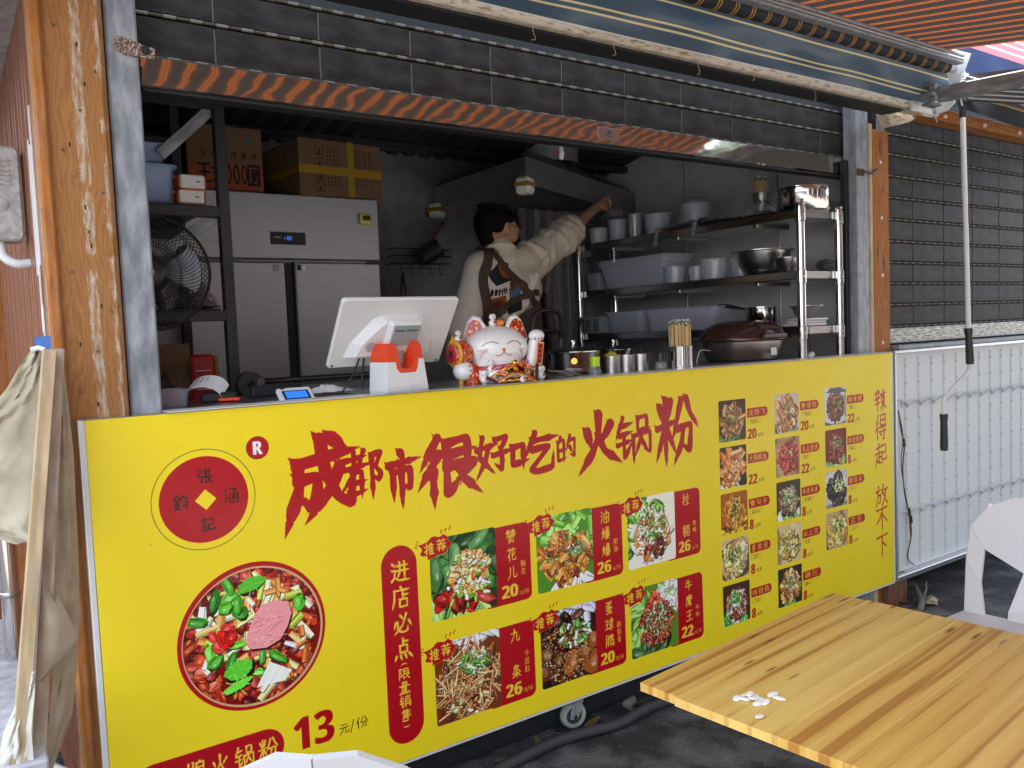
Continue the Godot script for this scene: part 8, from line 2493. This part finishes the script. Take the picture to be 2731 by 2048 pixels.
# folded-plate plastic chair: sits facing +z, back at z = -0.2
func make_chair(label: String, at: Vector3, turn: float) -> Node3D:
	var t := thing("plastic_chair", label, "chair", at, Vector3(0, turn, 0), "white plastic chairs")
	var th := 0.014
	var back := func(x: float, y: float) -> Vector3:
		return Vector3(x, y, -0.205 - 0.22 * (0.18 - absf(x)) * smoothstep(0.38, 0.7, y) - 0.10 * (y - 0.4))
	var g := Geo.new()
	for s in [-1.0, 1.0]:
		# crown in three facets, then the tongue that runs down to the seat
		quad_panel(g, [back.call(0.0, 0.802), back.call(0.062 * s, 0.800), back.call(0.022 * s, 0.564), back.call(0.0, 0.55)], th)
		quad_panel(g, [back.call(0.062 * s, 0.800), back.call(0.130 * s, 0.764), back.call(0.080 * s, 0.594), back.call(0.022 * s, 0.564)], th)
		quad_panel(g, [back.call(0.130 * s, 0.764), back.call(0.178 * s, 0.695), back.call(0.136 * s, 0.624), back.call(0.080 * s, 0.594)], th)
		quad_panel(g, [back.call(0.0, 0.55), back.call(0.022 * s, 0.564), back.call(0.055 * s, 0.44), back.call(0.0, 0.44)], th)
		quad_panel(g, [back.call(0.0, 0.44), back.call(0.055 * s, 0.44), back.call(0.056 * s, 0.405), back.call(0.0, 0.405)], th)
	part(t, "backrest", g.mesh(), M.chair_white)
	for s in [-1.0, 1.0]:
		var b := Geo.new()
		quad_panel(b, [back.call(0.178 * s, 0.695), back.call(0.187 * s, 0.58), back.call(0.142 * s, 0.51), back.call(0.136 * s, 0.624)], th)
		quad_panel(b, [back.call(0.187 * s, 0.58), back.call(0.187 * s, 0.40), back.call(0.125 * s, 0.40), back.call(0.142 * s, 0.51)], th)
		# flank folded back
		var o := Vector3(0.010 * s, 0, -0.045)
		quad_panel(b, [back.call(0.130 * s, 0.764), back.call(0.178 * s, 0.695), back.call(0.178 * s, 0.695) + o, back.call(0.130 * s, 0.764) + o], 0.008)
		quad_panel(b, [back.call(0.178 * s, 0.695), back.call(0.187 * s, 0.58), back.call(0.187 * s, 0.58) + o, back.call(0.178 * s, 0.695) + o], 0.008)
		quad_panel(b, [back.call(0.187 * s, 0.58), back.call(0.187 * s, 0.40), back.call(0.187 * s, 0.40) + o * 0.4, back.call(0.187 * s, 0.58) + o], 0.008)
		part(t, "back_stile", b.mesh(), M.chair_white)
		for f in [-1.0, 1.0]:
			var l := Geo.new()
			var top := Vector3(0.185 * s, 0.40, 0.195 * f)
			var end := Vector3(0.215 * s, 0.0, 0.245 * f)
			quad_panel(l, [top + Vector3(-0.05 * s, 0, 0), top, end, end + Vector3(-0.03 * s, 0, 0)], 0.012)
			quad_panel(l, [top, top + Vector3(0, 0, -0.05 * f), end + Vector3(0, 0, -0.03 * f), end], 0.012)
			part(t, "leg", l.mesh(), M.chair_white)
	var st := Geo.new()
	quad_panel(st, [Vector3(-0.19, 0.402, -0.215), Vector3(0.19, 0.402, -0.215), Vector3(0.205, 0.420, 0.20), Vector3(-0.205, 0.420, 0.20)], 0.020)
	quad_panel(st, [Vector3(-0.205, 0.420, 0.20), Vector3(0.205, 0.420, 0.20), Vector3(0.20, 0.372, 0.214), Vector3(-0.20, 0.372, 0.214)], 0.010)
	for s in [-1.0, 1.0]:
		quad_panel(st, [Vector3(0.19 * s, 0.402, -0.215), Vector3(0.205 * s, 0.420, 0.20), Vector3(0.212 * s, 0.365, 0.20), Vector3(0.198 * s, 0.355, -0.215)], 0.010)
	part(t, "seat", st.mesh(), M.chair_white)
	return t


func build_chairs():
	make_chair("white folded-plate plastic chair beyond the pine table", Vector3(2.29, 0.0, 0.995), -1.5)
	make_chair("white folded-plate plastic chair pushed in close before the yellow board", Vector3(0.30, 0.0, 0.82), 2.5)


func build_small_ground():
	var c := thing("caster_wheel", "worn grey caster wheel under the yellow board", "caster", Vector3(1.475, 0.0, -0.062), Vector3(0, -0.25, 0))
	part(c, "tyre", lathe([[0.030, -0.014], [0.042, -0.015], [0.047, -0.009], [0.048, 0.0], [0.047, 0.009], [0.042, 0.015], [0.030, 0.014], [0.030, -0.014]], 36), M.caster_rubber, Vector3(0, 0.048, 0), Vector3(PI / 2, 0, 0))
	part(c, "hub", lathe([[0, -0.011], [0.031, -0.010], [0.031, 0.010], [0, 0.011]], 24), M.iron, Vector3(0, 0.048, 0), Vector3(PI / 2, 0, 0))
	for s in [-1.0, 1.0]:
		part(c, "fork", prism(PackedVector2Array([Vector2(-0.018, 0.038), Vector2(0.010, 0.036), Vector2(0.020, 0.055), Vector2(0.042, 0.128), Vector2(0.006, 0.128), Vector2(-0.016, 0.06)]), 0.003), M.galvanised, Vector3(0, 0, 0.0185 * s))
	part(c, "axle_bolt", lathe([[0, 0.007], [0.007, 0.006], [0.008, 0.0]], 6), M.steel, Vector3(0, 0.048, 0.020), Vector3(PI / 2, 0, 0))
	block(c, "plate", M.galvanised, Vector3(0.02, 0.1295, 0), Vector3(0.07, 0.003, 0.06), 0.001)
	# corrugated hose
	var h := thing("corrugated_hose", "black corrugated hose lying on the asphalt before the board", "hose", Vector3.ZERO)
	var path := smooth_path([Vector3(0.55, 0.02, 0.10), Vector3(0.80, 0.02, 0.07), Vector3(1.00, 0.02, 0.045), Vector3(1.079, 0.02, 0.040), Vector3(1.204, 0.02, 0.022), Vector3(1.332, 0.02, 0.010), Vector3(1.46, 0.02, 0.024), Vector3(1.585, 0.02, 0.050), Vector3(1.694, 0.02, 0.034), Vector3(1.80, 0.02, 0.028), Vector3(2.0, 0.02, 0.05), Vector3(2.3, 0.02, 0.12)], 8)
	var even := []
	var left := 0.0
	for i in path.size() - 1:
		var l: float = path[i].distance_to(path[i + 1])
		var s := left
		while s < l:
			even.append(path[i].lerp(path[i + 1], s / l))
			s += 0.0022
		left = s - l
	var rad := []
	for i in even.size():
		rad.append(0.0195 if i % 4 < 2 else 0.0168)
	part(h, "hose_wall", tube(even, rad, 12), M.hose)
	# leaves, a pebble, a twig, scraps
	for i in 14:
		var at: Vector3 = [Vector3(1.30, 0.004, -0.03), Vector3(1.36, 0.004, 0.0), Vector3(1.38, 0.012, -0.02), Vector3(1.54, 0.004, -0.03), Vector3(1.13, 0.004, -0.02), Vector3(1.75, 0.004, -0.04), Vector3(1.71, 0.004, 0.0), Vector3(0.95, 0.004, 0.0), Vector3(3.42, 0.004, 0.10), Vector3(3.55, 0.004, 0.05), Vector3(3.5, 0.004, -0.02), Vector3(3.62, 0.004, 0.08), Vector3(1.45, 0.004, 0.45), Vector3(3.30, 0.004, 0.02)][i]
		var l := thing("fallen_leaf", "curled brown leaf on the asphalt under the boards", "leaf", at, Vector3(rng.randf_range(-0.3, 0.3), rng.randf() * TAU, rng.randf_range(-0.2, 0.2)), "fallen leaves under the boards")
		var rows := []
		for k in 9:
			var s := k / 8.0
			var w := 0.016 * sin(PI * pow(s, 0.8)) + 0.0005
			var row := []
			for j in 3:
				row.append(Vector3((j - 1) * w, 0.003 + 0.010 * s * s + 0.005 * absf(j - 1), 0.075 * (s - 0.5)))
			rows.append(row)
		part(l, "blade", sheet(rows), M.leaf_brown)
		part(l, "stalk", tube([Vector3(0, 0.003, -0.055), Vector3(0, 0.003, -0.03)], 0.0012, 4), M.leaf_brown)
	var st := thing("pebble", "rough pale pebble beside the caster wheel", "pebble", Vector3(1.735, 0.0, -0.055), Vector3(0, 0.5, 0))
	part(st, "stone", flesh([[Vector3(-0.02, 0.018, 0), Vector3(0.03, 0.014, 0.004), 0.019, 0.014], [Vector3(0.0, 0.02, 0.008), Vector3(0.05, 0.012, 0), 0.012, 0.010]], 0.005, 0.01).mesh(), M.stone)
	var tw := thing("broken_branch", "broken grey branch on the asphalt under the light box", "branch", Vector3(3.52, 0.0, 0.06), Vector3(0, 0.5, 0))
	part(tw, "stem", tube([Vector3(-0.10, 0.016, 0), Vector3(0.0, 0.02, 0.01), Vector3(0.10, 0.03, 0.0), Vector3(0.17, 0.055, -0.02)], [0.014, 0.015, 0.012, 0.006], 8), M.stone)
	part(tw, "side_twig", tube([Vector3(0.02, 0.02, 0.01), Vector3(0.08, 0.07, 0.03), Vector3(0.10, 0.10, 0.03)], [0.007, 0.005, 0.003], 6), M.stone)
	part(tw, "bark_scrap", crumple(0.09, 0.06, 0.03, 61, 8), M.kraft, Vector3(0.09, 0.0, 0.05))
	# loose grit near the kerb of the kiosk
	var grit := MultiMeshInstance3D.new()
	grit.name = "grit"
	var mm := MultiMesh.new()
	mm.transform_format = MultiMesh.TRANSFORM_3D
	mm.mesh = egg(0.003, 0.002, 0.0026, 6)
	mm.instance_count = 900
	for i in 900:
		var p := Vector3(rng.randf_range(0.6, 4.2), 0.001, 0.0)
		p.z = rng.randf_range(-0.08, 0.9) * rng.randf()
		mm.set_instance_transform(i, Transform3D(Basis(Vector3.UP, rng.randf() * TAU).scaled(Vector3.ONE * rng.randf_range(0.3, 1.0)), p))
	grit.multimesh = mm
	grit.material_override = M.stone
	add_child(grit)
	tag(grit, "fine pale grit scattered on the dark asphalt", "grit")
	grit.set_meta("kind", "stuff")


# ---------------------------------------------------------------- across the street, out of view: trees mirrored in the steel, shops added to block light
func build_street():
	var leaf := SphereMesh.new()
	for k in 3:
		var t := thing("street_tree", ["leafy street tree across from the kiosk", "spreading street tree facing the closed shutter", "street tree before the shop row facing the hatch"][k], "tree", [Vector3(7.5, 0, 8.0), Vector3(13.0, 0, 6.5), Vector3(3.0, 0, 7.6)][k], Vector3(0, k, 0), "street trees")
		part(t, "trunk", tube([Vector3(0, 0, 0), Vector3(0.05, 1.4, 0), Vector3(0, 2.6, 0.05), Vector3(0.1, 4.0, 0)], [0.17, 0.14, 0.12, 0.06], 10), M.brown_wood)
		var g := Geo.new()
		for i in 1800:
			var d := Vector3(rng.randfn(), rng.randfn() * 0.8, rng.randfn())
			var o := Vector3(0, 4.1, 0) + d.normalized() * pow(rng.randf(), 0.4) * Vector3(2.1, 1.6, 2.1)
			var b := Basis(Vector3(rng.randf_range(-1, 1), rng.randf_range(-1, 1), rng.randf_range(-1, 1)).normalized(), rng.randf() * TAU) * 0.16
			g.face([o + b * Vector3(-1, 0, 0), o + b * Vector3(0, 0, 0.5), o + b * Vector3(1, 0, 0), o + b * Vector3(0, 0, -0.5)], b * Vector3(0, 1, 0) / 0.16)
		var lm := mat("foliage", lin(0.06, 0.12, 0.03), 0.6)
		lm.backlight_enabled = true
		lm.backlight = lin(0.06, 0.12, 0.02)
		part(t, "crown", g.mesh(), lm)
	# unseen shops, added to shut off the low sky and darken the hatch
	var r := thing("added_shop_row", "added unseen row of shops that blocks the low sky opposite the kiosk", "added_building", Vector3(8.0, 0, 9.0))
	block(r, "wall", M.wall_steel, Vector3(0, 2.3, 1.5), Vector3(24.0, 4.6, 3.0), 0.02)
	block(r, "roof", M.roof_dark, Vector3(0, 4.7, 1.4), Vector3(24.6, 0.2, 3.8), 0.02)
	for i in 6:
		var bay := block(r, "shop_front", M.brown_wood, Vector3(-9.0 + 3.6 * i, 1.5, -0.03), Vector3(3.0, 2.9, 0.06), 0.01)
		block(bay, "window", M.smoked_pane, Vector3(-0.5, 0.1, -0.04), Vector3(1.7, 1.9, 0.03), 0.005)
		block(bay, "door", M.dark_steel, Vector3(1.0, -0.25, -0.04), Vector3(0.8, 2.2, 0.03), 0.005)
